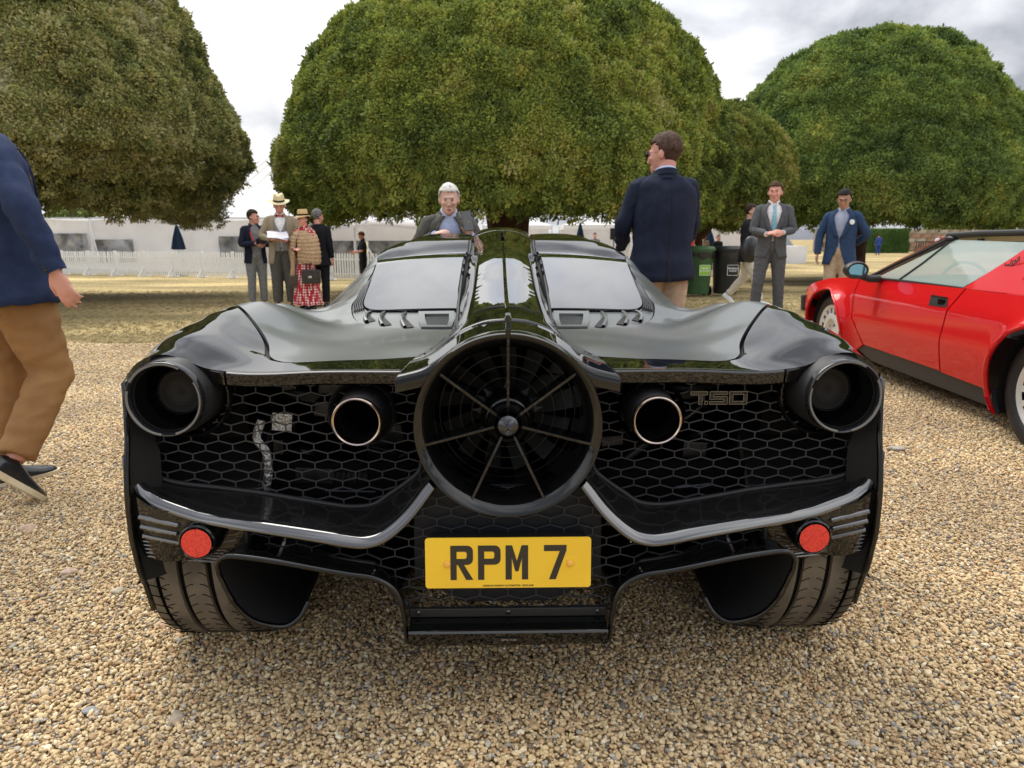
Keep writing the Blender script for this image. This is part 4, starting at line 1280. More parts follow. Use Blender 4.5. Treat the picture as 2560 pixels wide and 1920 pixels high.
# ------------------------------------------------------------ carbon blade sweeping under the mesh
Bp = [(.893, .168, .600), (.885, .155, .565), (.867, .14, .540), (.820, .118, .507), (.710, .08, .483), (.630, .052, .479), (.548, .030, .475), (.470, .014, .469),
      (.400, .002, .462), (.350, -.003, .4545), (.310, -.004, .4525), (.270, .000, .4660), (.222, .018, .505), (.172, .045, .566)]
Ap = [(.893, .200, .640), (.889, .200, .590), (.872, .202, .556), (.800, .203, .523), (.700, .203, .508), (.630, .203, .500), (.560, .204, .490), (.480, .204, .475),
      (.420, .205, .464), (.380, .204, .459), (.346, .204, .460), (.300, .204, .480), (.255, .205, .512), (.205, .21, .560)]
Bs, As = spline(Bp, 6), spline(Ap, 6)
nn = min(len(Bs), len(As)); Bs, As = np.array(Bs[:nn]), np.array(As[:nn])
rows = []; lip = []
for a, b in zip(As, Bs):
    r_ = []
    for f in np.linspace(0, 1, 9):
        p = a + (b + np.array([0, .024, .008]) - a) * f
        p[2] -= .010 * math.sin(PI * f)
        r_.append(tuple(p))
    rows.append(r_)
mb = MB(); mb.grid(rows); both('carbon_blade', mb, M['carbon'], angle=70)
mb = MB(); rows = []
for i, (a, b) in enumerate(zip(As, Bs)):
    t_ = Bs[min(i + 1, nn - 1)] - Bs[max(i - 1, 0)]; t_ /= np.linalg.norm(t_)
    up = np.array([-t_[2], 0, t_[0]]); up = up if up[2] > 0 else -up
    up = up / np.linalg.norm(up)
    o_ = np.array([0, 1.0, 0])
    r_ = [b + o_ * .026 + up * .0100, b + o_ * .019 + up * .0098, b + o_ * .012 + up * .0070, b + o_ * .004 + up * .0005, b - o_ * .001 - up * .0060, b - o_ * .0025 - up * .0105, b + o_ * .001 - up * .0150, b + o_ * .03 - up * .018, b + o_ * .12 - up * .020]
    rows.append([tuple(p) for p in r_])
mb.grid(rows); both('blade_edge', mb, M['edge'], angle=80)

# ------------------------------------------------------------ lower corner panels
cy_ = lambda x, z: .100 + .25 * max(0, x - .80) ** 1.0 + .10 * max(0, .45 - z) - .04 * max(0, .65 - x)
cp = [(.872, .518), (.858, .520), (.82, .497), (.71, .472), (.60, .466), (.585, .46), (.588, .405), (.634, .404), (.64, .372), (.700, .366), (.800, .358), (.850, .366), (.862, .40), (.870, .46)]
mb = MB(); patch(mb, cp, .02, lambda x, z: (x, cy_(x, z), z), rim=(0, .03, 0)); both('bumper_corner', mb, M['gloss'], angle=60)
mb = MB(); rows = []
for z in np.linspace(.70, .30, 14):
    w_ = min(1, (.72 - z) / .12)
    rows.append([(side_x(.13, z) - .004, .125 + .02 * (1 - w_), z), (side_x(.13, z) - .004 - .025 * w_, .15, z), (side_x(.13, z) - .004 - .055 * w_, .185, z)])
mb.grid(rows); both('arch_edge', mb, M['matte'])
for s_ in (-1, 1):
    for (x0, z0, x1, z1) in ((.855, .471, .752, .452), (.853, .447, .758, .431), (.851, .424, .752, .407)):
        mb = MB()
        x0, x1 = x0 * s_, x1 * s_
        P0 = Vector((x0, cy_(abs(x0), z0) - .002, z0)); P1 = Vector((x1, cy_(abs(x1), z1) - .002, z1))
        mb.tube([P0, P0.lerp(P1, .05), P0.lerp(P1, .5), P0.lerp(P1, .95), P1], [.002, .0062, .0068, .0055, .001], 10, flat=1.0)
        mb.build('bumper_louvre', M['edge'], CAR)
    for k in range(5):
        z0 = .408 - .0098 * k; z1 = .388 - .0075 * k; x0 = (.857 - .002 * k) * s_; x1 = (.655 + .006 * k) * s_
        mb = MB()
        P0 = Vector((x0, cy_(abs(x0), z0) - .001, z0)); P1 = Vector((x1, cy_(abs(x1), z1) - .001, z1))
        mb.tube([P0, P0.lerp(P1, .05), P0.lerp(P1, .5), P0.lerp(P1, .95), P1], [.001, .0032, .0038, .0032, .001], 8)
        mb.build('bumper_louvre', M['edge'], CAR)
    # reflector in a black bezel
    c = (s_ * .702, .060, .427)
    b_ = MB(); b_.lathe([(.06, .0455), (.012, .0445), (.002, .042), (-.001, .0385), (.002, .0345)], c, 'y', 48); b_ = b_.build('reflector_bezel', M['gloss'], CAR)
    for k in range(6):
        g = MB(); a0 = R(90) + 2 * PI * k / 6
        g.lathe([(-.0045 + .002, .0001), (-.0030 + .0008 * (k % 2), .0340)], c, 'y', 8, a0, a0 + 2 * PI / 6 - .012)
        g.build('red_reflector', M['reflector'], b_, smooth=False)

# lower centre: mesh panels with frame, smoked backing, number plate
lp = [(-.595, .440), (-.585, .463), (-.40, .452), (-.31, .443), (-.26, .46), (-.21, .505), (-.165, .55), (.165, .55), (.21, .505), (.26, .46), (.31, .443), (.40, .452), (.585, .463), (.595, .440),
      (.60, .395), (.44, .380), (.30, .358), (.245, .325), (.226, .26), (-.226, .26), (-.245, .325), (-.30, .358), (-.44, .380), (-.60, .395)]
ly = lambda x, z: .075 + .04 * max(0, abs(x) - .25) - .10 * (.50 - z) * (1 if abs(x) < .3 else 0)
mb = hexmesh(lp, ly, .0645, .0236, .012, .0, wd=.0022); mb.build('mesh_grille', M['mesh'], CAR, smooth=False, fix=False)
mb = MB()
mb.box((0, .30, .40), (.62, .01, .14)); mb.build('rear_bulkhead', M['cavity'], CAR)
mb = MB()
pl = chaikin([(-.215, .275), (.215, .275), (.215, .52), (.19, .55), (-.19, .55), (-.215, .52)], 1)
mb.prism(pl, lambda x, z: (x, ly(0, z) + .012, z), lambda x, z: (x, ly(0, z) + .016, z)); mb.build('plate_backing', M['holder'], CAR, smooth=False)
mb = MB()
for s_ in (-1, 1):
    mb.tube([(s_ * .595, .085, .463), (s_ * .598, .085, .40), (s_ * .44, .082, .383), (s_ * .31, .075, .366), (s_ * .262, .065, .335), (s_ * .232, .055, .275)], .0065, 8)
mb.build('mesh_frame', M['rubber'], CAR)
mb = MB(); mb.box((0, .040, .2625), (.226, .006, .0105)); fr_ = mb.build('mesh_frame_bar', M['rubber'], CAR, smooth=False, bevel=.002)
for x in (-.205, 0, .205):
    mb = MB(); mb.lathe([(.004, .0062), (-.002, .0058), (-.004, .004), (-.0045, .0001)], (x, .034, .264), 'y', 16); mb.build('screw', M['chrome'], fr_)
mb = MB()
for x, z in ((-.270, .447), (.268, .449)):
    mb.lathe([(.004, .0045), (-.002, .004), (-.003, .0001)], (x, .060, z), 'y', 12)
mb.build('screw', M['chrome'], fr_)
# number plate leans back a little
PT = Matrix.Translation((0, 0.012, .396)) @ Matrix.Rotation(R(-5), 4, 'X')
def tf(mb, M4):
    mb.v = [tuple(M4 @ Vector(p)) for p in mb.v]; return mb
w2, h2, rr = .1835, .0575, .007
pl = []
for (cx, cz, a0) in ((w2 - rr, h2 - rr, 0), (-w2 + rr, h2 - rr, 90), (-w2 + rr, -h2 + rr, 180), (w2 - rr, -h2 + rr, 270)):
    for k in range(6):
        a = R(a0 + 18 * k); pl.append((cx + rr * math.cos(a), cz + rr * math.sin(a)))
mb = MB(); mb.prism(pl, lambda x, z: (x, -.0015, z), lambda x, z: (x, .0015, z)); tf(mb, PT)
NP = mb.build('number_plate', M['yellow'], CAR, smooth=False)
mb = MB(); mb.prism([(x * .96, z * .9) for x, z in pl], lambda x, z: (x, .002, z), lambda x, z: (x, .05, z)); tf(mb, PT); mb.build('plate_mount', M['matte'], CAR, smooth=False)
# characters drawn as strokes on a 50 x 79 mm grid, 14 mm stroke
Wd, Hh, S_ = .050, .0785, .0138
def glyph(polys, x0, zbase=-.0385):
    for outer, holes in polys:
        mb = MB()
        o2 = [(x0 + x, zbase + z) for x, z in outer]; h2_ = [[(x0 + x, zbase + z) for x, z in h] for h in holes]
        patch(mb, o2, .012, lambda x, z: (x, -.0022, z), rim=(0, .0008, 0), holes=h2_); tf(mb, PT)
        mb.build('plate_letter', M['ink'], NP, smooth=False)
def arc_(cx, cz, r_, a0, a1, n=5):
    return [(cx + r_ * math.cos(R(a0 + (a1 - a0) * k / n)), cz + r_ * math.sin(R(a0 + (a1 - a0) * k / n))) for k in range(n + 1)]
bow_o = arc_(Wd - .013, Hh - .013, .013, 90, 0) + arc_(Wd - .013, .0345 + .013, .013, 0, -90)
bow_i = [(S_, Hh - S_)] + arc_(Wd - S_ - .005, Hh - S_ - .005, .005, 90, 0) + arc_(Wd - S_ - .005, .0345 + S_ + .005, .005, 0, -90) + [(S_, .0345 + S_)]
Rg = ([(0, 0), (0, Hh)] + bow_o + [(.030, .0345), (.0505, 0), (.0345, 0), (.0165, .0345), (S_, .0345), (S_, 0)], [bow_i])
Pg = ([(0, 0), (0, Hh)] + bow_o + [(S_, .0345), (S_, 0)], [bow_i])
Mg = ([(0, 0), (0, Hh), (.0145, Hh), (.025, .043), (.0355, Hh), (Wd, Hh), (Wd, 0), (Wd - S_, 0), (Wd - S_, .049), (.0285, .019), (.0215, .019), (S_, .049), (S_, 0)], [])
Sg = ([(0, Hh), (Wd, Hh), (Wd, Hh - S_ + .002), (.0265, 0), (.0115, 0), (.0350, Hh - S_), (0, Hh - S_)], [])
for g_, x0 in ((Rg, -.128), (Pg, -.067), (Mg, -.006), (Sg, .079)):
    glyph([g_], x0)
for x in (-.135, .137):
    mb = MB(); mb.lathe([(.0, .0078), (-.004, .0074), (-.006, .0055), (-.0068, .0001)], (x, -.0015, -.002), 'y', 20); tf(mb, PT); mb.build('plate_screw_cap', M['platecap'], NP)
def text_obj(txt, size, name, material, parent, M4, extrude=.0004, align='CENTER', squash=1.0, bold=0.0, shear=0.0, spacing=1.0):
    cu = bpy.data.curves.new(name, 'FONT'); cu.body = txt; cu.size = size; cu.align_x = align; cu.align_y = 'CENTER'
    cu.extrude = extrude; cu.offset = bold; cu.shear = shear; cu.space_character = spacing
    o = bpy.data.objects.new('tmp_text', cu); COL.objects.link(o)
    dg = bpy.context.evaluated_depsgraph_get(); me = bpy.data.meshes.new_from_object(o.evaluated_get(dg))
    bpy.data.objects.remove(o); bpy.data.curves.remove(cu)
    B = M4 @ Matrix.Rotation(R(90), 4, 'X') @ Matrix.Diagonal((squash, 1, 1, 1))
    me.transform(B); me.materials.clear(); me.materials.append(material)
    o = bpy.data.objects.new(name, me); COL.objects.link(o)
    if parent is not None: o.parent = parent
    return o
text_obj('GORDON MURRAY AUTOMOTIVE · GU23 6HD', .0054, 'plate_maker_text', M['ink'], NP, PT @ Matrix.Translation((0, -.0019, -.0525)), .0002, bold=.0001)
# bottom lip, badge and screws
mb = MB(); rows = []
for x, e_ in ((-.222, 0), (-.215, 1), (0, 1), (.215, 1), (.222, 0)):
    rows.append([(x, .06, .252), (x, .012, .250), (x, -.012, .246), (x, -.018, .241), (x, -.016, .215), (x, -.006, .205), (x, .06, .200)])
mb.grid(rows); mb.build('diffuser_lip', M['gloss'], CAR, angle=40)
mb = MB(); mb.box((0, -.0185, .2265), (.0285, .0012, .0036)); bd = mb.build('lip_badge', M['matte'], CAR, smooth=False)
text_obj('GMA T.50', .0062, 'badge_text', M['steel'], bd, Matrix.Translation((0, -.0205, .2265)), .0003, squash=1.3)
# T.50 badge: outlined chrome characters floating on the right mesh
BT = Matrix.Translation((.437, .190, .712))
bm_ = M['chrome']
def outline(name, pts, M4, w_=.0022, closed=True):
    mb = MB(); p = [M4 @ Vector((x, 0, z)) for x, z in pts]
    if closed: p = p + [p[0]]
    for a, b in zip(p[:-1], p[1:]): mb.bar(a, b, w_, w_)
    return mb
mb = MB()
def addo(pts, closed=True):
    o_ = outline('x', pts, BT, closed=closed, w_=.0016); mb.add(o_.v, o_.f)
addo([(0, .031), (.040, .031), (.040, .023), (.0275, .023), (.0275, -.0), (.0195, -.0), (.0195, .023), (0, .023)])
addo([(.034, .0), (.041, .0), (.041, .007), (.034, .007)])
addo([(.046, .031), (.088, .031), (.088, .024), (.054, .024), (.054, .019), (.088, .019), (.088, .0), (.046, .0), (.046, .007), (.079, .007), (.079, .0125), (.046, .0125)])
addo([(.093, .031), (.135, .031), (.135, .0), (.093, .0)]); addo([(.101, .024), (.127, .024), (.127, .007), (.101, .007)])
T5 = mb.build('model_badge', M['bowl'], CAR, smooth=False)
T5.scale = (1, 1, 1)
mb = MB()
for poly_ in ([(0, .031), (.040, .031), (.040, .023), (.0275, .023), (.0275, 0), (.0195, 0), (.0195, .023), (0, .023)],):
    mb.prism([(x, z) for x, z in poly_], lambda x, z: tuple(BT @ Vector((x, .001, z))), lambda x, z: tuple(BT @ Vector((x, .006, z))))
for (x0, z0, x1, z1) in ((.046, .024, .088, .031), (.046, .0125, .054, .031), (.046, .0125, .088, .019), (.079, 0, .088, .019), (.046, 0, .088, .007), (.093, 0, .101, .031), (.127, 0, .135, .031), (.093, .024, .135, .031), (.093, 0, .135, .007)):
    mb.box(tuple(BT @ Vector(((x0 + x1) / 2, .0035, (z0 + z1) / 2))), ((x1 - x0) / 2, .0025, (z1 - z0) / 2))
mb.build('badge_body', M['gloss'], T5, smooth=False)

# ------------------------------------------------------------ diffuser ducts either side
rimc = [(.228, .010, .205), (.232, .004, .262), (.241, .000, .318), (.262, .000, .350), (.300, .000, .370), (.354, .0, .379), (.430, .0, .394), (.503, .0, .409), (.570, .0, .420),
        (.612, .0, .423), (.633, .002, .408), (.636, .006, .380), (.628, .01, .350), (.612, .018, .300), (.585, .032, .255), (.550, .05, .228), (.515, .065, .218), (.488, .08, .232), (.470, .095, .262)]
rs = spline(rimc, 6)
n_u = len(rs)
mb = MB(); mb.tube(rs, [(.0085 if p[0] < .62 and p[2] > .3 else .007) for p in rs], 9, flat=.8); both('diffuser_rim', mb, M['gloss'], angle=60)
mb = MB(); rows = []
for d_, sx, sz in ((0, 1, 0), (.06, 1, -.004), (.25, .99, -.03), (.55, .97, -.10), (.9, .95, -.16)):
    rows.append([(x * sx, y + d_, max(.13, z + sz)) for x, y, z in rs[:int(n_u * .62)]])
mb.grid(rows); both('diffuser_duct', mb, M['gloss'], angle=60)
# outer duct wall (the dark D-shaped scoop in front of the tyre)
mb = MB(); rows = []
for f, d_ in ((0, 0), (.12, .03), (.35, .12), (.6, .22), (.8, .34)):
    rows.append([(x - (x - .50) * f * .45 , y + d_, z + (.32 - z) * f * .35) for x, y, z in rs[int(n_u * .47):]])
mb.grid(rows); both('duct_scoop', mb, M['matte'], angle=60)
# intercooler core behind the lower side mesh
for s_ in (-1, 1):
    mb = MB(); mb.box((s_ * .41, .14, .418), (.12, .01, .028)); rc = mb.build('cooler_core', M['dkmetal'], CAR, smooth=False)
    for k in range(6):
        mb = MB(); mb.box((s_ * .41, .128, .398 + .008 * k), (.115, .002, .0015)); mb.build('cooler_fin', M['dkmetal'], rc, smooth=False)
    mb = MB()
    for e_ in (-1, 1): mb.tube([(s_ * .41 + e_ * .115, .126, .392), (s_ * .41 + e_ * .115, .126, .444)], .005, 8)
    mb.build('cooler_end_tank', M['steel'], rc)
# ================================================================== the red wedge sports car
RED = empty('red_car', (3.6, 5.0, 0), 0, 'red wedge shaped sports car with black roof trim and round mirror, at the right edge', 'car')
RP = mat('red_paint', (0.56, 0.004, 0.009), 0.35, coat=0.75, coat_r=0.02, spec=0.1)
BT_ = mat('black_trim', (0.014, 0.014, 0.015), 0.45)
SK = mat('grey_sill_plastic', (0.030, 0.030, 0.031), 0.55)
WSM = mat('silver_wheel', (0.62, 0.62, 0.60), 0.35, metal=0.25)
CREAM = mat('cream_leather', (0.50, 0.42, 0.20), 0.6)
INT = mat('interior_dark', (0.03, 0.03, 0.032), 0.8)
GLS = bpy.data.materials.new('car_window_glass'); GLS.use_nodes = True
t = GLS.node_tree; b = t.nodes['Principled BSDF']; b.inputs['Base Color'].default_value = (.42, .52, .48, 1); b.inputs['Roughness'].default_value = .01
b.inputs['Alpha'].default_value = .66; b.inputs['Specular IOR Level'].default_value = .9; b.inputs['Coat Weight'].default_value = .5
def ro(p): return (p[0] - 3.6, p[1] - 5.0, p[2])
def rb(mb): mb.v = [ro(p) for p in mb.v]; return mb
CXR = 3.66     # centre plane of the car
FW, RW = 6.22, 3.52
def base_x(y): return 2.70 + (y - 3.4) * .026
def rside(y, z):
    """x of the near (left) body side"""
    x = base_x(y)
    x += .055 * max(0, (.47 - z) / .3) ** 1.3            # tucks under below the lower crease
    x += interp(z, [.47, .65, .68, .80, 1.2], [0, .010, .018, .060, .10])
    for yc, r0, bul in ((FW, .30, .085), (RW, .31, .125)):
        d = math.hypot((y - yc), (z - .30))
        if z > 0.05:
            x -= bul * math.exp(-((max(0, d - .33)) / .085) ** 2) * min(1, max(0, (.72 - z) / .1))
    if y > 6.5: x += .35 * (y - 6.5) ** 2
    if y < 2.6: x += .2 * (2.6 - y) ** 2
    return x
def top_z(y):   # shoulder line
    return interp(y, [1.6, 2.2, 3.0, 3.9, 4.38, 5.6, 5.93, 6.37, 6.70, 6.90, 6.99, 7.05], [.70, .80, .80, .795, .795, .795, .785, .752, .690, .635, .60, .56])
def arch(yc, r_, zc=.29, n=26, a0=-.42, a1=PI + .42): return [(yc + r_ * math.cos(a), zc + r_ * math.sin(a)) for a in np.linspace(a0, a1, n)]
af = [p for p in arch(FW, .375)]; ar = [p for p in arch(RW, .385)]
# one skin, cut into panels by the shut lines
def panel(name, poly, spacing=.035, off=0.0):
    mb = MB(); patch(mb, poly, spacing, lambda y, z: (rside(y, z) + off, y, z), rim=(.018, 0, 0)); return rb(mb).build(name, RP, RED, angle=40)
g_ = .004
tops = lambda a, b_, n=14: [(y, top_z(y)) for y in np.linspace(a, b_, n)]
# front wing
panel('front_wing', [(5.60, .270)] + [(5.765 + g_, .47), (5.792 + g_, .655), (5.80 + g_, .785)] + tops(5.82, 7.03, 18) + [(7.06, .50), (7.03, .42), (6.93, .30), (6.80, .22)] + [p for p in af if p[0] < FW + .36 or p[1] > .20][::1] + [(5.70, .225)])
panel('door', [(5.575, .275), (5.760 - g_, .47), (5.786 - g_, .655), (5.79 - g_, .788)] + list(reversed(tops(4.39, 5.77, 10))) + [(4.39 + g_, .795), (4.475 + g_, .655), (4.505 + g_, .45), (4.510 + g_, .262)])
panel('rear_wing', [(4.502 - g_, .255), (4.498 - g_, .45), (4.467 - g_, .655), (4.382 - g_, .795)] + list(reversed(tops(1.7, 4.3, 20))) + [(1.62, .45), (1.8, .25), (2.9, .22)] + list(reversed(ar)) + [(3.86, .235)])
mb = MB(); patch(mb, [(5.72, .215), (5.575, .272), (4.7, .262), (3.93, .245), (3.87, .135), (4.6, .145), (5.5, .155)], .05, lambda y, z: (rside(y, z) + .012, y, z), rim=(.03, 0, 0))
rb(mb).build('sill_skirt', SK, RED, angle=40)
# black liners and backing
mb = MB(); mb.box((CXR, 4.4, .35), (.66, 2.4, .16)); rb(mb).build('underbody', BT_, RED)
for yc, r_ in ((FW, .385), (RW, .395)):
    mb = MB(); mb.lathe([(.05, r_), (.42, r_)], (base_x(yc) - .02, yc, .29), 'x', 30, -.4, PI + .4); mb.box((base_x(yc) + .42, yc, .35), (.004, r_, .30)); rb(mb).build('wheel_arch_liner', BT_, RED)
# front, bonnet and rear surfaces across the car
def across(y, crown=.03, n=9):
    xa = rside(y, top_z(y)); out_ = []
    for f in np.linspace(0, 1, n):
        x = xa + (2 * (CXR - xa)) * f
        out_.append((x, y, top_z(y) + crown * math.sin(PI * f) ** .6))
    return out_
mb = MB(); mb.grid([across(y) for y in np.linspace(5.55, 7.03, 14)] + [[(x, 7.06, .50) for x, _, _ in across(7.03)], [(x, 7.0, .30) for x, _, _ in across(7.03)]])
rb(mb).build('bonnet', RP, RED, angle=50)
mb = MB(); mb.grid([across(y) for y in np.linspace(1.7, 4.0, 10)]); rb(mb).build('engine_deck', RP, RED, angle=50)
# far side closes the body
mb = MB(); rows = []
for y in np.linspace(1.65, 7.05, 30): rows.append([(2 * CXR - rside(y, z), y, z) for z in (top_z(y), .6, .45, .25)])
mb.grid(rows); rb(mb).build('far_side', RP, RED, angle=50)
mb = MB(); mb.box((2.90, 7.06, .475), (.03, .035, .08), Matrix.Rotation(R(-10), 3, 'X')); mb.box((CXR, 7.07, .46), (.70, .03, .05)); rb(mb).build('front_bumper', BT_, RED, smooth=False, bevel=.02)
mb = MB(); mb.box((rside(6.83, .585) - .002, 6.83, .585), (.004, .018, .012)); rb(mb).build('side_marker', mat('amber_lens', (.8, .22, .02), .3, coat=.5), RED, smooth=False)
# greenhouse: glass leans inwards
def gl(y, z): return (2.80 + (z - .80) * .62, y, z)
A0, A1 = (5.62, .803), (4.93, 1.098)
rr_ = (4.33, 1.095)
mb = MB(); patch(mb, [(5.50, .806), (5.17, .808), (4.90, .806), (4.44, .802), (4.20, .98), (4.10, 1.075), (4.5, 1.083), (4.86, 1.090)], .08, lambda y, z: gl(y, z)); rb(mb).build('side_window', GLS, RED)
def trim(name, pts, r_=.010, m=BT_): mb = MB(); mb.tube([gl(*p) for p in pts], r_, 8); return rb(mb).build(name, m, RED)
trim('window_pillar', [(5.62, .800), (5.30, .945), (4.93, 1.105)], .014)
trim('window_pillar', [(5.52, .812), (5.20, .955), (4.90, 1.095)], .006, BT_)
trim('quarter_light_bar', [(5.18, .806), (5.04, .93), (4.90, 1.085)], .010)
trim('waist_seal', [(5.60, .800), (5.17, .803), (4.80, .801), (4.42, .797)], .007)
mb = MB(); mb.ball(gl(4.92, 1.098), (.035, .05, .022)); rb(mb).build('pillar_joint', BT_, RED)
# A-pillar skin in red beside the windscreen, screen, roof rail and cream headlining
mb = MB(); mb.grid([[(2.80, 5.68, .795), (2.86, 5.35, .93), (2.985, 4.96, 1.118)], [(2.84, 5.72, .797), (2.90, 5.39, .945), (3.02, 5.0, 1.128)]]); rb(mb).build('windscreen_pillar', RP, RED)
mb = MB(); mb.grid([[(2.84, 5.72, .80), (3.02, 5.0, 1.125)], [(CXR, 5.85, .82), (CXR, 5.08, 1.14)], [(2 * CXR - 2.84, 5.72, .80), (2 * CXR - 3.02, 5.0, 1.125)]]); rb(mb).build('windscreen', GLS, RED)
mb = MB(); mb.tube([(2.985, 4.96, 1.118), (2.985, 4.6, 1.130), (2.99, 4.1, 1.135), (3.0, 3.6, 1.125)], (.020), 10); rb(mb).build('roof_rail', BT_, RED)
mb = MB(); mb.grid([[(3.0, y, 1.135), (3.15, y, 1.148), (CXR, y, 1.155), (2 * CXR - 3.0, y, 1.135)] for y in (5.0, 4.5, 4.0, 3.6)]); rb(mb).build('roof', BT_, RED)
mb = MB(); mb.grid([[(3.0 + dxx, y, zz_) for dxx, zz_ in ((-.005, 1.112), (.005, 1.082), (.06, 1.078), (.6, 1.085))] for y in (4.86, 4.5, 4.1, 3.7)]); rb(mb).build('roof_lining', CREAM, RED)
mb = MB(); mb.box((2.99, 4.62, 1.088), (.012, .02, .01)); rb(mb).build('roof_catch', BT_, RED)
# rear buttress with the louvred quarter
def bt(y, z): return (2.79 + (z - .80) * .60 - .02 * max(0, z - .9), y, z)
mb = MB(); patch(mb, [(4.42, .797), (4.19, .985), (4.085, 1.085), (3.6, 1.08), (2.9, 1.0), (2.2, .86), (2.2, .80), (3.4, .798)], .06, lambda y, z: bt(y, z), rim=(.02, 0, 0)); rb(mb).build('rear_buttress', RP, RED, angle=50)
mb = MB(); mb.add([bt(3.97, .875), bt(3.93, 1.02), bt(3.3, .99), bt(3.3, .89), (bt(3.95, .90)[0] + .03, 3.93, .895), (bt(3.9, 1.0)[0] + .03, 3.88, 1.0), (bt(3.3, .99)[0] + .03, 3.3, .98), (bt(3.3, .9)[0] + .03, 3.3, .9)],
    [(0, 1, 5, 4), (1, 2, 6, 5), (3, 0, 4, 7), (4, 5, 6, 7)])
for i in range(8): mb.v[i] = (mb.v[i][0] - .012, mb.v[i][1], mb.v[i][2])
rb(mb).build('side_intake', RP, RED, smooth=False)
text_obj('Jalpa', .055, 'script_badge', INT, RED, Matrix.Translation(Vector(ro(bt(4.15, .955))) + Vector((-.008, 0, 0))) @ Matrix.Rotation(R(-90), 4, 'Z') @ Matrix.Rotation(R(-28), 4, 'Y'), .001, squash=1.5, shear=.5)
# rear arch flare lip, door handle, mirror
for yc, r_, nm in ((RW, .385, 'arch_lip'), (FW, .375, 'arch_lip')):
    pts = [(rside(y, z) - .004, y, z) for y, z in arch(yc, r_ + .006, n=30, a0=-.35, a1=PI + .35)]
    mb = MB(); mb.tube(pts, .013 if yc == RW else .009, 8); rb(mb).build(nm, RP, RED)
mb = MB(); patch(mb, [(4.712, .736), (4.515, .733), (4.485, .672), (4.690, .668)], .04, lambda y, z: (rside(y, z) - .003, y, z)); hd = rb(mb).build('door_handle', BT_, RED, smooth=False)
mb = MB(); mb.tube([(rside(4.66, .73) - .006, 4.70, .733), (rside(4.5, .73) - .006, 4.52, .730)], .003, 6); mb.box((rside(4.56, .70) - .006, 4.56, .700), (.003, .035, .018)); rb(mb).build('handle_lever', MATS['black_chrome'], hd)
mb = MB()
mb.lathe([(-.045, .040), (-.050, .062), (-.020, .072), (.03, .060), (.055, .030), (.06, .001)], (0, 0, 0), 'y', 28)
mb.v = [(x * 1.35 + 2.625, y + 5.50, z * .95 + .862) for x, y, z in mb.v]; mr = rb(mb).build('door_mirror', BT_, RED, angle=60)
mb = MB(); mb.lathe([(-.047, .0001), (-.047, .056)], (0, 0, 0), 'y', 28); mb.v = [(x * 1.35 + 2.625, y + 5.50, z * .95 + .862) for x, y, z in mb.v]
rb(mb).build('mirror_glass', mat('blue_mirror', (.35, .62, .78), .03, metal=1.0), mr)
mb = MB(); mb.tube([(2.665, 5.50, .825), (2.73, 5.47, .795), (2.80, 5.45, .800)], [.030, .026, .030], 12); rb(mb).build('mirror_stem', BT_, mr)
# interior: dash, seats, steering wheel
mb = MB(); mb.box((CXR, 5.45, .70), (.72, .25, .09)); rb(mb).build('dashboard', INT, RED, bevel=.03)
for x in (3.25, 4.05):
    mb = MB(); mb.box((x, 4.30, .72), (.21, .09, .24), Matrix.Rotation(R(-18), 3, 'X')); mb.box((x, 4.20, .97), (.13, .045, .07)); rb(mb).build('seat', mat('grey_seat_leather', (.14, .15, .15), .6), RED, bevel=.04)
mb = MB(); mb.tube([(3.25 + .18 * math.cos(a), 5.12 + .05 * math.sin(a), .76 + .17 * math.sin(a)) for a in np.linspace(0, 2 * PI, 30)], .012, 8, cap=False); rb(mb).build('steering_wheel', INT, RED)
mb = MB(); mb.tube([(3.65, 5.15, 1.03), (3.62, 5.2, 1.10)], .008, 6); mb.box((3.66, 5.12, 1.03), (.10, .02, .03)); rb(mb).build('rear_view_mirror', INT, RED)
# wheels
for (y, r_, xo, w_) in ((FW, .315, 0.01, .205), (RW, .325, .0, .235)):
    x = base_x(y) + .035 + xo + w_ / 2 - .03
    tb = MB(); hw = w_ / 2
    tb.lathe([(-hw + .018, .225), (-hw + .003, .245), (-hw, .275), (-hw + .012, r_ - .012), (-hw + .035, r_), (hw - .035, r_), (hw, .27), (hw - .02, .22)], (x, y, r_ - .012), 'x', 64)
    ty = rb(tb).build('tyre', MATS['black_rubber'], RED, angle=50)
    mb = MB(); c = (x - hw, y, r_ - .012)
    mb.lathe([(.016, .226), (.008, .222), (.012, .212), (.022, .196)], c, 'x', 64)
    mb.lathe([(.018, .155), (.010, .135), (.014, .105), (.045, .085), (.060, .040), (.045, .036), (.044, .0001)], c, 'x', 64)
    for k in range(15):
        a = 2 * PI * k / 15; da = .085
        q = []
        for rr2, xx in ((.155, .018), (.200, .016)):
            q += [(c[0] + xx, c[1] + rr2 * math.cos(a - da), c[2] + rr2 * math.sin(a - da)), (c[0] + xx, c[1] + rr2 * math.cos(a + da), c[2] + rr2 * math.sin(a + da))]
        q += [(p[0] + .03, p[1], p[2]) for p in q]
        mb.add(q, [(0, 1, 3, 2), (4, 6, 7, 5), (0, 2, 6, 4), (1, 5, 7, 3)])
    rb(mb).build('rim', WSM, ty, angle=35)
    mb = MB(); mb.lathe([(.055, .0001), (.055, .222)], c, 'x', 48); rb(mb).build('brake_backing', BT_, ty)
    for k in range(4):
        a = 2 * PI * k / 4 + .6; mb = MB(); mb.lathe([(.030, .010), (.028, .0001)], (c[0], c[1] + .062 * math.cos(a), c[2] + .062 * math.sin(a)), 'x', 10); rb(mb).build('wheel_nut', MATS['black_chrome'], ty)
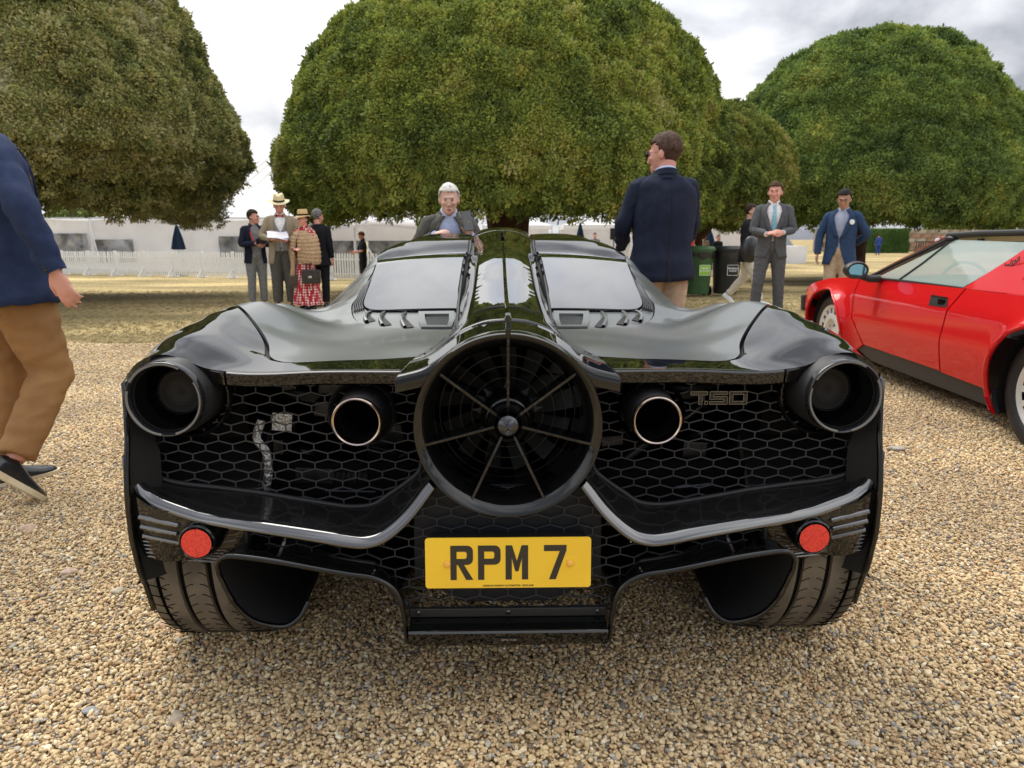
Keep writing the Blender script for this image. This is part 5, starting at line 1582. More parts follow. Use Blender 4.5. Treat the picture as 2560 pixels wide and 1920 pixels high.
for (y, r_) in ((FW, .315), (RW, .325)):
    mb = MB(); mb.lathe([(-.1, .001), (-.1, r_ - .02), (-.08, r_), (.08, r_), (.1, r_ - .02), (.1, .001)], (2 * CXR - base_x(y) - .14, y, r_), 'x', 40); rb(mb).build('tyre', MATS['black_rubber'], RED)
# ================================================================== people
def frac_noise(v, f, seed=0):
    return noise.noise_vector(Vector((v[0] * f + seed * 7.1, v[1] * f, v[2] * f)))
def wrinkle(mb, amp, f, seed=0, zs=1.0):
    mb.v = [tuple(Vector(p) + (frac_noise((p[0], p[1], p[2] * zs), f, seed) * amp + frac_noise((p[0], p[1], p[2] * zs), f * 2.7, seed + 3) * amp * .4)) for p in mb.v]
    return mb
def remesh(mb, voxel, name, material, parent, it=3, wamp=0.0, wf=12, seed=0):
    me = bpy.data.meshes.new('tmp'); me.from_pydata(mb.v, [], mb.f); me.update()
    o = bpy.data.objects.new('tmp', me); COL.objects.link(o)
    md = o.modifiers.new('r', 'REMESH'); md.mode = 'VOXEL'; md.voxel_size = voxel
    sm = o.modifiers.new('s', 'SMOOTH'); sm.factor = .5; sm.iterations = it
    dg = bpy.context.evaluated_depsgraph_get(); me2 = bpy.data.meshes.new_from_object(o.evaluated_get(dg))
    bpy.data.objects.remove(o); bpy.data.meshes.remove(me)
    me2.name = name; me2.materials.clear(); me2.materials.append(material)
    if wamp:
        for v in me2.vertices: v.co = v.co + frac_noise((v.co.x, v.co.y, v.co.z * 2.2), wf, seed) * wamp
    me2.polygons.foreach_set('use_smooth', [True] * len(me2.polygons))
    r_ = bpy.data.objects.new(name, me2); COL.objects.link(r_)
    if parent is not None: r_.parent = parent
    return r_
def skinm(tone):
    return mat('skin_' + tone, dict(fair=(.56, .33, .25), pink=(.62, .30, .23), tan=(.40, .22, .14), old=(.60, .36, .28))[tone], .5, var=.08, vscale=12)
def hairm(name, c): return mat('hair_' + name, c, .7, spec=.12, var=.35, vscale=45, bump=.5, bscale=120)
def cloth(name, c, **k):
    k.setdefault('var', .12); k.setdefault('vscale', 25)
    return mat('cloth_' + name, c, .85, spec=.15, bump=.25, bscale=260, **k)
def tweedm(name, a, b_): return mat('cloth_' + name, a, .9, col2=b_, vscale=150, spec=.1, bump=.3, bscale=200, detail=2)
def polka():
    m = bpy.data.materials.new('red_polka_dot_cloth'); m.use_nodes = True
    t = m.node_tree; b = t.nodes['Principled BSDF']; b.inputs['Roughness'].default_value = .8
    c = t.nodes.new('ShaderNodeTexCoord'); v = t.nodes.new('ShaderNodeTexVoronoi'); v.inputs['Scale'].default_value = 25; v.inputs['Randomness'].default_value = .15
    t.links.new(c.outputs['Object'], v.inputs['Vector'])
    r_ = t.nodes.new('ShaderNodeValToRGB'); r_.color_ramp.interpolation = 'CONSTANT'
    r_.color_ramp.elements[0].color = (.75, .68, .64, 1); r_.color_ramp.elements[1].position = .38; r_.color_ramp.elements[1].color = (.42, .008, .02, 1)
    t.links.new(v.outputs['Distance'], r_.inputs['Fac']); t.links.new(r_.outputs[0], b.inputs['Base Color'])
    return m
def add_hand(mb, W_, d, n, side, curl=.5, sc=1.0, spread=.08, thumb=1.0):
    """palm + four unequal fingers + thumb; d = hand direction, n = direction the fingers curl to, side = thumb side"""
    d = Vector(d).normalized(); n = Vector(n); n = (n - d * n.dot(d)).normalized(); s_ = d.cross(n) * side
    rot = Matrix((s_, n, d)).transposed()
    W_ = Vector(W_)
    mb.ball(W_ + d * .048 * sc, (.040 * sc, .0165 * sc, .056 * sc), rot, 14, 10)
    mb.ball(W_ + d * .01 * sc, (.028 * sc, .020 * sc, .034 * sc), rot, 12, 8)
    for k, L_ in enumerate((.070, .080, .074, .058)):
        off = (.029 - .0195 * k) * sc
        p = W_ + d * (.088 - .004 * abs(k - 1.2)) * sc + s_ * off
        dirv = (d + s_ * spread * (1.5 - k)).normalized(); pts = [p - dirv * .02 * sc, p]
        ang = 0
        for j, fr in enumerate((.45, .32, .23)):
            ang += curl * (.8 + .12 * k) * (.7 if j == 0 else 1.0)
            dd = (dirv * math.cos(ang) + n * math.sin(ang)).normalized()
            p = p + dd * L_ * fr * sc; pts.append(p)
        mb.tube(pts, [.0100 * sc, .0098 * sc, .0090 * sc, .0082 * sc, .0062 * sc], 8)
        mb.ball(pts[-1], .0062 * sc, None, 8, 6)
    p = W_ + d * .022 * sc + s_ * .030 * sc
    d1 = (d * .72 + s_ * .62 * thumb + n * .28).normalized(); d2 = (d * .88 + s_ * .22 * thumb + n * .42).normalized()
    mb.tube([p - d1 * .015 * sc, p + d1 * .028 * sc, p + d1 * .028 * sc + d2 * .030 * sc, p + d1 * .028 * sc + d2 * .050 * sc], [.0145 * sc, .0115 * sc, .0098 * sc, .0072 * sc], 8)
def person(name, loc, yaw, H, label, o, group=None):
    """o = options. Local frame before scaling: 1.80 m tall, facing -Y, its right hand towards -X."""
    root = empty(name, loc, yaw, label, 'person', group)
    S = H / 1.80; low = o.get('low', False); vox = o.get('vox', .009 if not low else .022)
    lean = o.get('lean', 0.0); tw = o.get('twist', 0.0)
    RL = Matrix.Rotation(R(o.get('side', 0)), 4, 'Y') @ Matrix.Rotation(R(lean), 4, 'X') @ Matrix.Rotation(R(tw), 4, 'Z')   # + leans towards -Y
    piv = Vector((0, 0, .95))
    def U(p): return piv + RL @ (Vector(p) - piv)
    def fin(mb): mb.v = [(x * S, y * S, z * S) for x, y, z in mb.v]; return mb
    arms = o.get('arms', {}); legs = o.get('legs', {})
    aR = arms.get('R', ((-.235, .02, 1.15), (-.245, -.03, .90))); aL = arms.get('L', ((.235, .02, 1.15), (.245, -.03, .90)))
    lR = legs.get('R', ((-.10, -.01, .50), (-.11, .02, .085))); lL = legs.get('L', ((.10, -.01, .50), (.11, .02, .085)))
    if o.get('abs_arms'):
        RLi = RL.inverted(); inv = lambda p: tuple(piv + RLi @ (Vector(p) - piv))
        aR = tuple(inv(p) for p in aR); aL = tuple(inv(p) for p in aL)
    shR, shL = Vector((-.168, 0, 1.420)), Vector((.168, 0, 1.420))
    hd = U((0, -.016, 1.640)) + Vector(o.get('head_off', (0, 0, 0)))
    RH = Matrix.Rotation(R(o.get('turn', 0)), 3, 'Z') @ Matrix.Rotation(R(o.get('nod', 0)), 3, 'X')
    hs = o.get('head_sc', 1.09)
    def HP(p): return hd + RH @ (Vector(p) * hs)
    sk = skinm(o.get('skin', 'fair')); fem = o.get('female', False)
    # ---- body, one continuous mesh
    mb = MB()
    mb.tube([U((0, .01, .90)), U((0, .01, 1.05)), U((0, .005, 1.22)), U((0, .01, 1.38)), U((0, .012, 1.46))], [(.090, .135), (.085, .122), (.092, .140), (.088, .150), (.07, .07)], 16)
    mb.tube([U((0, .018, 1.40)), U((0, .008, 1.49)), HP((0, .018, -.05))], [.072, .062, .060], 14)
    for sh, (el, wr) in ((shR, aR), (shL, aL)):
        mb.tube([U(sh), U(sh.lerp(Vector(el), .5)), U(el), U(Vector(el).lerp(Vector(wr), .5)), U(wr)], [.050, .045, .039, .036, .026], 10)
        mb.ball(U(sh), .052, None, 10, 8)
    for hx, (kn, an) in ((-.09, lR), (.09, lL)):
        h0 = Vector((hx, 0, .93))
        mb.tube([h0, h0.lerp(Vector(kn), .5), kn, Vector(kn).lerp(Vector(an), .45), an], [.085, .072, .052, .050, .036], 10)
        mb.ball(h0, .088, None, 10, 8)
    # head: skull, face, jaw, nose, ears
    fw = o.get('face_w', 1.0)
    for c_, r_ in (((0, .012, .030), (.074, .094, .088)), ((0, -.022, -.020), (.064 * fw, .074, .088)), ((0, -.040, -.080), (.044 * fw, .046, .036)), ((0, -.030, -.058), (.056 * fw, .050, .045)),
                   ((0, -.098, -.022), (.0095, .014, .026)), ((0, -.106, -.040), (.014, .014, .010)), ((0, -.086, .018), (.045, .014, .010)), ((0, -.086, -.074), (.022, .010, .007)), ((0, -.080, -.102), (.020, .012, .015)), ((0, -.070, -.086), (.032, .018, .022)),
                   ((-.036, -.075, -.028), (.020, .018, .016)), ((.036, -.075, -.028), (.020, .018, .016)),
                   ((-.077, .008, -.012), (.010, .020, .032)), ((.077, .008, -.012), (.010, .020, .032))):
        mb.ball(HP(c_), tuple(q * hs for q in r_), RH, 16, 12)
    for (sd_, (el, wr), key) in ((-1, aR, 'hR'), (1, aL, 'hL')):
        h = o.get(key)
        if h == 'none': continue
        if h is None: h = {}
        W_ = U(wr); d = h.get('d'); 
        if d is None: d = (U(wr) - U(el)).normalized()
        n = Vector(h.get('n', (-sd_ * .9, -.1, 0)))
        if low: mb.ball(W_ + Vector(d) * .07, (.035, .03, .06), Vector(d).to_track_quat('Z', 'Y').to_matrix(), 10, 8)
        else: add_hand(mb, W_, d, n, h.get('thumb_side', 1), h.get('curl', .45), h.get('sc', 1.0))
    body = remesh(fin(mb), vox * S, 'body', sk, root, 3 if not low else 2)
    # ---- face details
    if not low and o.get('face', True):
        for s_ in (-1, 1):
            m_ = MB(); m_.ball(HP((s_ * .030, -.088, .000)), (.0105, .005, .0050), RH, 12, 8); e_ = fin(m_).build('eye', mat('eye_white', (.24, .20, .18), .5), root)
            m_ = MB(); m_.ball(HP((s_ * .030, -.0935, .000)), (.0058, .003, .0058), RH, 10, 6); fin(m_).build('iris', mat('dark_iris', (.03, .02, .015), .2), e_)
            m_ = MB(); m_.tube([HP((s_ * .014, -.097, .017)), HP((s_ * .030, -.097, .022)), HP((s_ * .046, -.088, .017))], [.003, .0038, .002], 6); fin(m_).build('eyebrow', hairm(*o['hair'][:2]) if o.get('hair') else sk, root)
        m_ = MB(); m_.ball(HP((0, -.094, -.0715)), (.022, .005, .0035), RH, 12, 6); m_.ball(HP((0, -.092, -.0795)), (.018, .006, .0045), RH, 12, 6); fin(m_).build('lips', mat('lips', (.42, .14, .12), .5), root)
    if o.get('glasses'):
        m_ = MB()
        for s_ in (-1, 1):
            m_.tube([HP((s_ * .031 + .022 * math.cos(a), -.103, .000 + .017 * math.sin(a))) for a in np.linspace(0, 2 * PI, 17)], .0022, 6, cap=False)
            m_.tube([HP((s_ * .053, -.100, .004)), HP((s_ * .076, -.05, .006)), HP((s_ * .080, .008, .004))], .002, 6)
        m_.tube([HP((-.009, -.104, .003)), HP((.009, -.104, .003))], .002, 6)
        gm_ = fin(m_).build('glasses', mat('dark_frame', (.02, .02, .02), .3), root)
        if o['glasses'] == 'sun':
            for s_ in (-1, 1):
                m_ = MB(); m_.ball(HP((s_ * .031, -.101, 0)), (.023, .004, .018), RH, 14, 8); fin(m_).build('dark_lens', M['lens'], gm_)
    # ---- hair
    if o.get('hair'):
        hn, hc, style = o['hair'][0], o['hair'][1], o['hair'][2] if len(o['hair']) > 2 else 'short'
        m_ = MB(); nu, nv = (36, 26) if not low else (16, 12)
        vs = []; keep = []
        fz = dict(short=.062, thick=.058, balding=.085, long=.060)[style]
        th_ = dict(short=.009, thick=.015, balding=.006, long=.018)[style]
        bk = dict(short=-.055, thick=-.050, balding=-.055, long=-.12)[style]
        for i in range(nv + 1):
            t_ = PI * i / nv
            for k in range(nu):
                a = 2 * PI * k / nu
                q = Vector((math.sin(t_) * math.cos(a), math.sin(t_) * math.sin(a), math.cos(t_)))
                p = Vector((0, .012, .030)) + Vector((q.x * (.076 + th_), q.y * (.096 + th_), q.z * (.090 + th_ * 1.2)))
                p += frac_noise(p, 30, 2) * .006
                if q.z < -.3: p.x *= 1 - .1 * (-q.z); p.y = .012 + (p.y - .012) * .9
                vs.append(p)
                # hairline: front high, sideburn at the ear, nape low
                f = -q.y   # 1 = front
                line = fz if f > .45 else (bk + (fz - bk) * max(0, (f + .15) / .6) if f > -.15 else bk)
                if abs(q.x) > .85 and -.15 < f < .3: line = -.020
                keep.append(p.z > line)
        base = len(m_.v); fs = []
        for i in range(nv):
            for k in range(nu):
                q4 = (i * nu + k, (i + 1) * nu + k, (i + 1) * nu + (k + 1) % nu, i * nu + (k + 1) % nu)
                if all(keep[j] for j in q4): fs.append(q4)
        m_.add([HP(p) for p in vs], fs)
        ho = fin(m_).build('hair', hairm(hn, hc), root, angle=0)
        sm = ho.modifiers.new('solid', 'SOLIDIFY'); sm.thickness = .012 * S; sm.offset = -1
    # ---- trousers or skirt
    tr = o.get('trousers')
    if tr:
        fl = o.get('baggy', 1.0)
        mb = MB()
        mb.ball((0, .005, .95), (.172, .125, .13), None, 20, 14)
        for hx, (kn, an) in ((-.09, lR), (.09, lL)):
            h0 = Vector((hx, 0.005, .92)); kn = Vector(kn); an = Vector(an)
            cuff = an + (kn - an).normalized() * .015
            mb.tube([h0, h0.lerp(kn, .35), h0.lerp(kn, .75), kn, kn.lerp(cuff, .3), kn.lerp(cuff, .65), kn.lerp(cuff, .93), cuff],
                    [.105, .103 * fl, .086 * fl, .078 * fl, .076 * fl, .070 * fl, .066 * fl, .069 * fl], 14)
        t_ = remesh(fin(mb), (.012 if not low else .025) * S, 'trousers', tr, root, 2, (o.get('fold', .0055) if not low else 0) * S, 11, o.get('seed', 0))
        if o.get('belt'):
            pass
    # ---- upper clothing
    LV = [(.74, .205, .140), (.80, .202, .138), (.87, .196, .132), (.95, .186, .126), (1.03, .178, .120), (1.12, .180, .124), (1.22, .188, .130), (1.31, .194, .130), (1.37, .192, .122), (1.41, .184, .110), (1.445, .160, .096), (1.47, .124, .084), (1.49, .092, .074), (1.505, .072, .066)]
    bulk = o.get('bulk', 1.0)
    def ring(z, a, b, th, grow=0.0, yo=.006):
        c_, s_ = math.cos(th), math.sin(th)
        e = 2 / 2.35
        x = (a * bulk + grow) * math.copysign(abs(s_) ** e, s_); y = -(b * bulk + grow) * math.copysign(abs(c_) ** e, c_) + yo
        if z < .95: y += (.012 if c_ < 0 else 0)
        return U((x, y, z))
    def torso(name_, material, z0, z1, grow, open_f=None, ww=.006, par=root, n=44, solid=.010):
        m_ = MB(); rows = []
        zs = [l[0] for l in LV]
        for z in list(np.linspace(z0, min(z1, 1.40), 18)) + [z_ for z_ in (1.41, 1.43, 1.445, 1.46, 1.47, 1.48, 1.49, 1.505) if z_ <= z1]:
            a = interp(z, zs, [l[1] for l in LV]); b_ = interp(z, zs, [l[2] for l in LV])
            t0 = open_f(z) if open_f else 0
            rows.append([ring(z, a, b_, t0 + (2 * PI - 2 * t0) * k / n, grow) for k in range(n + 1)])
        m_.grid(rows); 
        m_.v = [tuple(Vector(p) + frac_noise((p[0], p[1], p[2] * 1.5), 9, o.get('seed', 0)) * ww + frac_noise((p[0] * 1.5, p[1], p[2] * 2.5), 22, o.get('seed', 0)) * ww * .35) for p in m_.v]
        ob = fin(m_).build(name_, material, par, angle=0, fix=True)
        if solid: md = ob.modifiers.new('solid', 'SOLIDIFY'); md.thickness = solid * S; md.offset = -1
        return ob
    sh_ = o.get('shirt')
    if sh_:
        torso('shirt', sh_, .93, 1.505, -.010, None, .002, solid=0)
        if not low:
            m_ = MB(); rows = []
            for z, r_, y_ in ((1.470, .078, .0), (1.500, .070, .0), (1.535, .064, .004), (1.532, .070, .004), (1.498, .082, 0)):
                rows.append([U((r_ * math.sin(t2), -(r_ * 1.02) * math.cos(t2) + .008 + y_, z - .02 * math.cos(t2))) for t2 in np.linspace(.30, 2 * PI - .30, 24)])
            m_.grid(rows); fin(m_).build('collar', sh_, root)
    wc = o.get('waistcoat')
    if wc: torso('waistcoat', wc, .92, 1.44, -.002, lambda z: .02 if z < 1.22 else .02 + (z - 1.22) * 2.0, .003)
    jk = o.get('jacket')
    if jk:
        jl = o.get('jacket_len', .76); bz = o.get('button_z', 1.08)
        jtype = o.get('front', 'blazer')
        def of(z):
            if jtype == 'closed': return .01 + max(0, z - 1.43) * 4
            if jtype == 'open': return .42 if z > .9 else .42 + (.9 - z) * .8
            if z > bz: return .02 + (z - bz) * 1.45
            return .02 + max(0, bz - .04 - z) ** 1.5 * 2.2
        torso('jacket', jk, jl, 1.505, .008, of, o.get('jw', .008))
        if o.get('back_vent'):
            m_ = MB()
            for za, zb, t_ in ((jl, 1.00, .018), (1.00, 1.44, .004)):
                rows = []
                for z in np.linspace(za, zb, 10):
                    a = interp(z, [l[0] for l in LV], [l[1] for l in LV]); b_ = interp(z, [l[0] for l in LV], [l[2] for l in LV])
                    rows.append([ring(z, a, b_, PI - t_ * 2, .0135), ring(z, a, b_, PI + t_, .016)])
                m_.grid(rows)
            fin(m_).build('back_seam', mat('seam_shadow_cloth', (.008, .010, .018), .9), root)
        # sleeves
        for sd_, sh, (el, wr) in ((-1, shR, aR), (1, shL, aL)):
            el, wr = Vector(el), Vector(wr)
            m_ = MB()
            pts = spline([U(sh + Vector((-sd_ * .035, .004, .012))), U(sh + Vector((sd_ * .012, 0, -.012))), U(sh.lerp(el, .5) + Vector((sd_ * .006, 0, 0))), U(el), U(el.lerp(wr, .55)), U(el.lerp(wr, .97))], 5)
            rr_ = list(np.interp(np.linspace(0, 1, len(pts)), [0, .2, .4, .6, .8, 1], [.052, .066, .062, .057, .050, .044])); rr_ = [r * (.96 + .04 * bulk) for r in rr_]
            m_.tube(pts, rr_, 18, cap=False); wrinkle(m_, o.get('jw', .008) * (0 if low else 1), 14, sd_ + o.get('seed', 0), 1.6)
            m_.ball(pts[0], .058, None, 12, 8)
            sl = fin(m_).build('sleeve', jk, root, angle=0)
            if not low and o.get('cuff'):
                m_ = MB(); dd = (U(wr) - U(el)).normalized(); m_.tube([U(wr) - dd * .03, U(wr) + dd * .006], [.034, .034], 14); fin(m_).build('shirt_cuff', o['cuff'], root)
            if o.get('sleeve_buttons') and sd_ == o['sleeve_buttons'][0]:
                for k in range(3):
                    c_ = U(el.lerp(wr, .93 - .045 * k)) + Vector(o['sleeve_buttons'][1]) * .047
                    m_ = MB(); m_.ball(c_, (.007, .007, .007), None, 10, 6); fin(m_).build('button', mat('dark_button', (.01, .01, .014), .25), sl)
        # lapels and collar
        if jtype in ('blazer', 'open') and not low:
            for s_ in (-1, 1):
                m_ = MB(); rows = []
                zz_ = np.linspace(bz if jtype == 'blazer' else 1.0, 1.45, 12)
                for i, z in enumerate(zz_):
                    a = interp(z, [l[0] for l in LV], [l[1] for l in LV]); b_ = interp(z, [l[0] for l in LV], [l[2] for l in LV])
                    t0 = of(z); wd = .34 * math.sin(PI * min(1, .12 + i / 13.0)) ** .8
                    if i == len(zz_) - 3: wd *= .62
                    rows.append([ring(z, a, b_, s_ * (t0 + wd * q), .008 + .009 * (1 if 0 < q < 1 else .8)) for q in (0, .5, 1.0)])
                m_.grid(rows); lp_ = fin(m_).build('lapel', o.get('lapel', jk), root, angle=0)
                md = lp_.modifiers.new('solid', 'SOLIDIFY'); md.thickness = .004 * S; md.offset = 1
        if not low and jtype != 'closed':
            m_ = MB(); rows = []
            for z, r_ in ((1.455, .100), (1.49, .082), (1.525, .074), (1.520, .081), (1.485, .092)):
                rows.append([U((r_ * math.sin(t2), -r_ * math.cos(t2) + .012, z + .018 * (-math.cos(t2)) )) for t2 in np.linspace(.95, 2 * PI - .95, 20)])
            m_.grid(rows); fin(m_).build('jacket_collar', jk, root)
            for k in range(1 if jtype == 'blazer' else 0):
                m_ = MB(); m_.ball(ring(bz - .01, .178, .122, .05, .014), (.008, .005, .008), None, 10, 6); fin(m_).build('button', mat('dark_button', (.01, .01, .014), .25), root)
    elif sh_:
        for sd_, sh, (el, wr) in ((-1, shR, aR), (1, shL, aL)):
            m_ = MB(); el, wr = Vector(el), Vector(wr); fr = o.get('sleeve_to', 1.0)
            pts = [U(sh + Vector((-sd_ * .03, 0, .01))), U(sh), U(sh.lerp(el, .5)), U(sh.lerp(el, .9))] + ([U(el), U(el.lerp(wr, .5)), U(el.lerp(wr, .95))] if fr > .6 else [])
            m_.tube(pts, [.058, .066, .060, .056, .054, .048, .040][:len(pts)], 14, cap=False); fin(m_).build('sleeve', sh_, root)
    if o.get('tie'):
        m_ = MB(); rows = []
        for z, w_ in ((1.475, .014), (1.455, .020), (1.44, .014), (1.38, .020), (1.28, .027), (1.18, .034), (1.10, .038)):
            b_ = interp(z, [l[0] for l in LV], [l[2] for l in LV]) * bulk
            rows.append([U((x, -b_ - .006 + .006 - .002 * (1 - abs(x) / w_), z)) for x in (-w_, 0, w_)])
        m_.grid(rows); ti = fin(m_).build('tie', o['tie'], root); md = ti.modifiers.new('solid', 'SOLIDIFY'); md.thickness = .006 * S
    if o.get('bow_tie'):
        m_ = MB()
        for s_ in (-1, 1):
            m_.add([U((0, -.082, 1.478)), U((s_ * .055, -.086, 1.505)), U((s_ * .060, -.086, 1.478)), U((s_ * .052, -.086, 1.452)), U((0, -.10, 1.478))], [(0, 1, 4), (1, 2, 4), (2, 3, 4), (3, 0, 4), (0, 3, 2, 1)])
        m_.ball(U((0, -.098, 1.478)), (.011, .009, .013), None, 10, 8); fin(m_).build('bow_tie', o['bow_tie'], root)
    # ---- shoes
    sm_ = o.get('shoes')
    if sm_:
        sole = o.get('sole', M['rubber'])
        for key, (kn, an) in (('fR', lR), ('fL', lL)):
            F_ = o.get(key, dict(pitch=0, yaw=0)); an = Vector(an)
            RF = Matrix.Rotation(R(F_.get('yaw', 0)), 3, 'Z') @ Matrix.Rotation(R(F_.get('pitch', 0)), 3, 'X')
            q = lambda p: an + RF @ (Vector(p) - Vector((0, 0, .085)))
            m_ = MB(); rows = []
            for (y, w_, h_) in ((.068, .012, .055), (.060, .030, .075), (.035, .037, .088), (.0, .038, .092), (-.04, .040, .082), (-.08, .045, .066), (-.12, .048, .053), (-.16, .044, .045), (-.188, .030, .036), (-.200, .010, .026)):
                row = []
                for k in range(13):
                    t_ = PI * k / 12
                    row.append(q((w_ * math.cos(t_), y, .014 + (h_ - .014) * math.sin(t_) ** .7)))
                rows.append(row)
            m_.grid(rows); so = fin(m_).build('shoe', sm_, root, angle=0)
            out_ = [(.034, .062), (.040, .02), (.039, -.03), (.049, -.09), (.052, -.13), (.046, -.175), (.025, -.204), (0, -.210), (-.025, -.204), (-.046, -.175), (-.052, -.13), (-.049, -.09), (-.039, -.03), (-.040, .02), (-.034, .062), (0, .078)]
            m_ = MB(); m_.prism(chaikin(out_, 1), lambda x, y: q((x, y, 0)), lambda x, y: q((x, y, .022))); fin(m_).build('sole', sole, so, smooth=False)
    return dict(root=root, U=U, HP=HP, S=S, fin=fin, ring=ring, RH=RH)
C_NAVY = cloth('navy_blue_wool', (.022, .034, .078)); C_DNAVY = cloth('dark_navy_wool', (.016, .022, .042)); C_CAMEL = cloth('camel_chino', (.28, .15, .062), vscale=7)
C_CREAM = cloth('pale_chino', (.46, .36, .26)); C_GREY = cloth('mid_grey_wool', (.095, .100, .108)); C_GTR = cloth('grey_trouser', (.10, .10, .10)); C_LGREY = cloth('light_grey_cotton', (.22, .225, .23))
C_BLAZER = cloth('bright_navy_hopsack', (.028, .055, .118)); C_BLACK = cloth('black_cotton', (.012, .013, .017)); C_SHIRT = cloth('pale_blue_shirt', (.50, .60, .85)); C_WHITE = cloth('white_shirt', (.80, .80, .82))
C_GJ = cloth('warm_grey_flannel', (.10, .098, .088)); C_TWEED = tweedm('brown_green_tweed', (.22, .185, .125), (.40, .34, .25)); C_VEST = cloth('grey_waistcoat', (.25, .25, .25)); C_BAGGY = tweedm('grey_flannel_check', (.07, .068, .065), (.13, .125, .115))
C_BTIE = cloth('crimson_silk', (.30, .012, .03)); C_BLTIE = cloth('light_blue_silk', (.25, .50, .62)); LEATH = mat('black_leather_shoe', (.012, .013, .016), .35, coat=.3, var=.2, vscale=30, bump=.2, bscale=40)
BROWNL = mat('brown_leather', (.09, .04, .02), .45); SOLEW = mat('cream_rubber_sole', (.72, .64, .45), .6, col2=(.60, .50, .33), vscale=14); WSNEAK = mat('white_sneaker', (.75, .76, .78), .5)
PK = {}
# 1 walking man at the left edge, seen from behind
PK['walk'] = person('person', (-2.125, 3.0, .012), R(148), 1.80, 'man in blue jacket and camel trousers walking away at the left edge', dict(
    vox=.006, head_off=(.10, .06, 0), jacket=C_NAVY, jw=.014, back_vent=True, jacket_len=.80, trousers=C_CAMEL, skin='pink', shoes=LEATH, sole=SOLEW, shirt=C_WHITE, hair=('brown', (.06, .035, .02)), bulk=1.12, face=False, lean=-2, side=7, baggy=1.10, seed=4,
    fold=.010, arms=dict(R=((-.36, .04, 1.165), (-.40, -.01, .905))), hR=dict(n=(.55, -.9, .1), curl=.42, thumb_side=-1, sc=.94),
    legs=dict(R=((-.12, -.08, .515), (-.20, .14, .20)), L=((.12, -.02, .50), (.15, .03, .085))), fR=dict(pitch=46, yaw=0), fL=dict(pitch=0, yaw=0), sleeve_buttons=(-1, (-.35, .75, -.1))))
# 2 man with his back turned beside the car
PK['back'] = person('person', (1.045, 5.05, .0), R(188), 1.83, 'tall man in dark navy blazer and sunglasses, his back turned, beside the black car', dict(
    vox=.008, jacket=C_DNAVY, jacket_len=.80, trousers=C_CREAM, skin='pink', shoes=BROWNL, shirt=C_SHIRT, hair=('brown_grey', (.075, .048, .035)), jw=.013, back_vent=True, glasses='sun', turn=48, nod=4, bulk=1.10, seed=9,
    arms=dict(L=((.262, -.05, 1.16), (.20, -.28, 1.02)), R=((-.225, -.05, 1.14), (-.17, -.24, .98))), hL=dict(d=(.2, -.9, -.35), n=(0, -.2, -1), curl=.5), front='blazer'))
# 3 white haired man leaning over the car's nose
PK['old'] = person('person', (-.53, 6.0, .0), R(8), 1.60, 'white haired man in grey jacket holding up a phone behind the black car roof', dict(
    jacket=C_GJ, trousers=C_GTR, skin='old', shoes=BROWNL, shirt=C_SHIRT, hair=('white', (.62, .60, .56), 'short'), lean=24, nod=6, turn=-4, front='open', bulk=1.04, seed=2, abs_arms=True,
    arms=dict(R=((-.31, -.16, 1.14), (-.13, -.36, 1.27)), L=((.31, -.16, 1.13), (.18, -.36, 1.27))), hR=dict(d=(.65, -.55, .25), n=(.3, .3, -.8), curl=.75, thumb_side=1), hL=dict(d=(-.25, -.1, .9), n=(-.5, -.7, .1), curl=.55, thumb_side=-1), cuff=C_SHIRT))
# 4 man with panama hat
PK['hat'] = person('person', (-3.66, 11.5, .0), R(14), 1.76, 'man in tweed jacket, red bow tie and panama hat reading papers', dict(
    jacket=C_TWEED, trousers=C_BAGGY, baggy=1.22, skin='pink', shoes=BROWNL, shirt=C_WHITE, waistcoat=C_VEST, bow_tie=C_BTIE, nod=22, front='open', bulk=1.06, hair=('grey', (.35, .33, .30)), seed=5, jacket_len=.72,
    arms=dict(R=((-.29, -.03, 1.17), (-.13, -.27, 1.10)), L=((.285, -.02, 1.16), (.10, -.27, 1.08))), hR=dict(d=(.7, -.5, .1), n=(0, -.2, -1), curl=.5), hL=dict(d=(-.8, -.3, .0), n=(0, -.3, .9), curl=.5)))
# 5 woman with fur stole
PK['lady'] = person('person', (-3.21, 11.2, .0), R(-30), 1.52, 'woman in straw cloche hat, fur stole and red polka dot dress', dict(
    skin='pink', shoes=LEATH, hair=('dark', (.04, .025, .02), 'short'), glasses='clear', bulk=1.0, female=True, seed=6, shirt=polka(),
    arms=dict(R=((-.25, -.03, 1.15), (-.02, -.24, 1.10)), L=((.255, .01, 1.13), (.27, -.06, .90))), hR=dict(d=(.9, -.2, .1), n=(0, .2, -.9), curl=.4)))
# 6 man with camera
PK['cam'] = person('person', (-4.30, 12.1, -.03), R(32), 1.62, 'man in dark quilted jacket holding a camera on a red strap', dict(
    jacket=cloth('dark_quilted_nylon', (.014, .018, .034)), jacket_len=.80, trousers=C_LGREY, skin='pink', shoes=BROWNL, shirt=C_LGREY, hair=('dark_brown', (.035, .022, .018)), front='open', turn=48, seed=8,
    arms=dict(R=((-.25, -.06, 1.15), (-.04, -.25, 1.16)), L=((.25, -.06, 1.15), (.10, -.26, 1.14)))))
# 7 grey haired person behind the woman
PK['behind'] = person('person', (-3.18, 11.9, -.03), R(165), 1.62, 'grey haired person in black jacket standing behind the woman in the fur stole', dict(
    jacket=C_BLACK, trousers=C_BLACK, skin='pink', shoes=LEATH, hair=('salt_grey', (.16, .15, .15)), front='closed', turn=-20, bulk=1.05, face=False, seed=12))
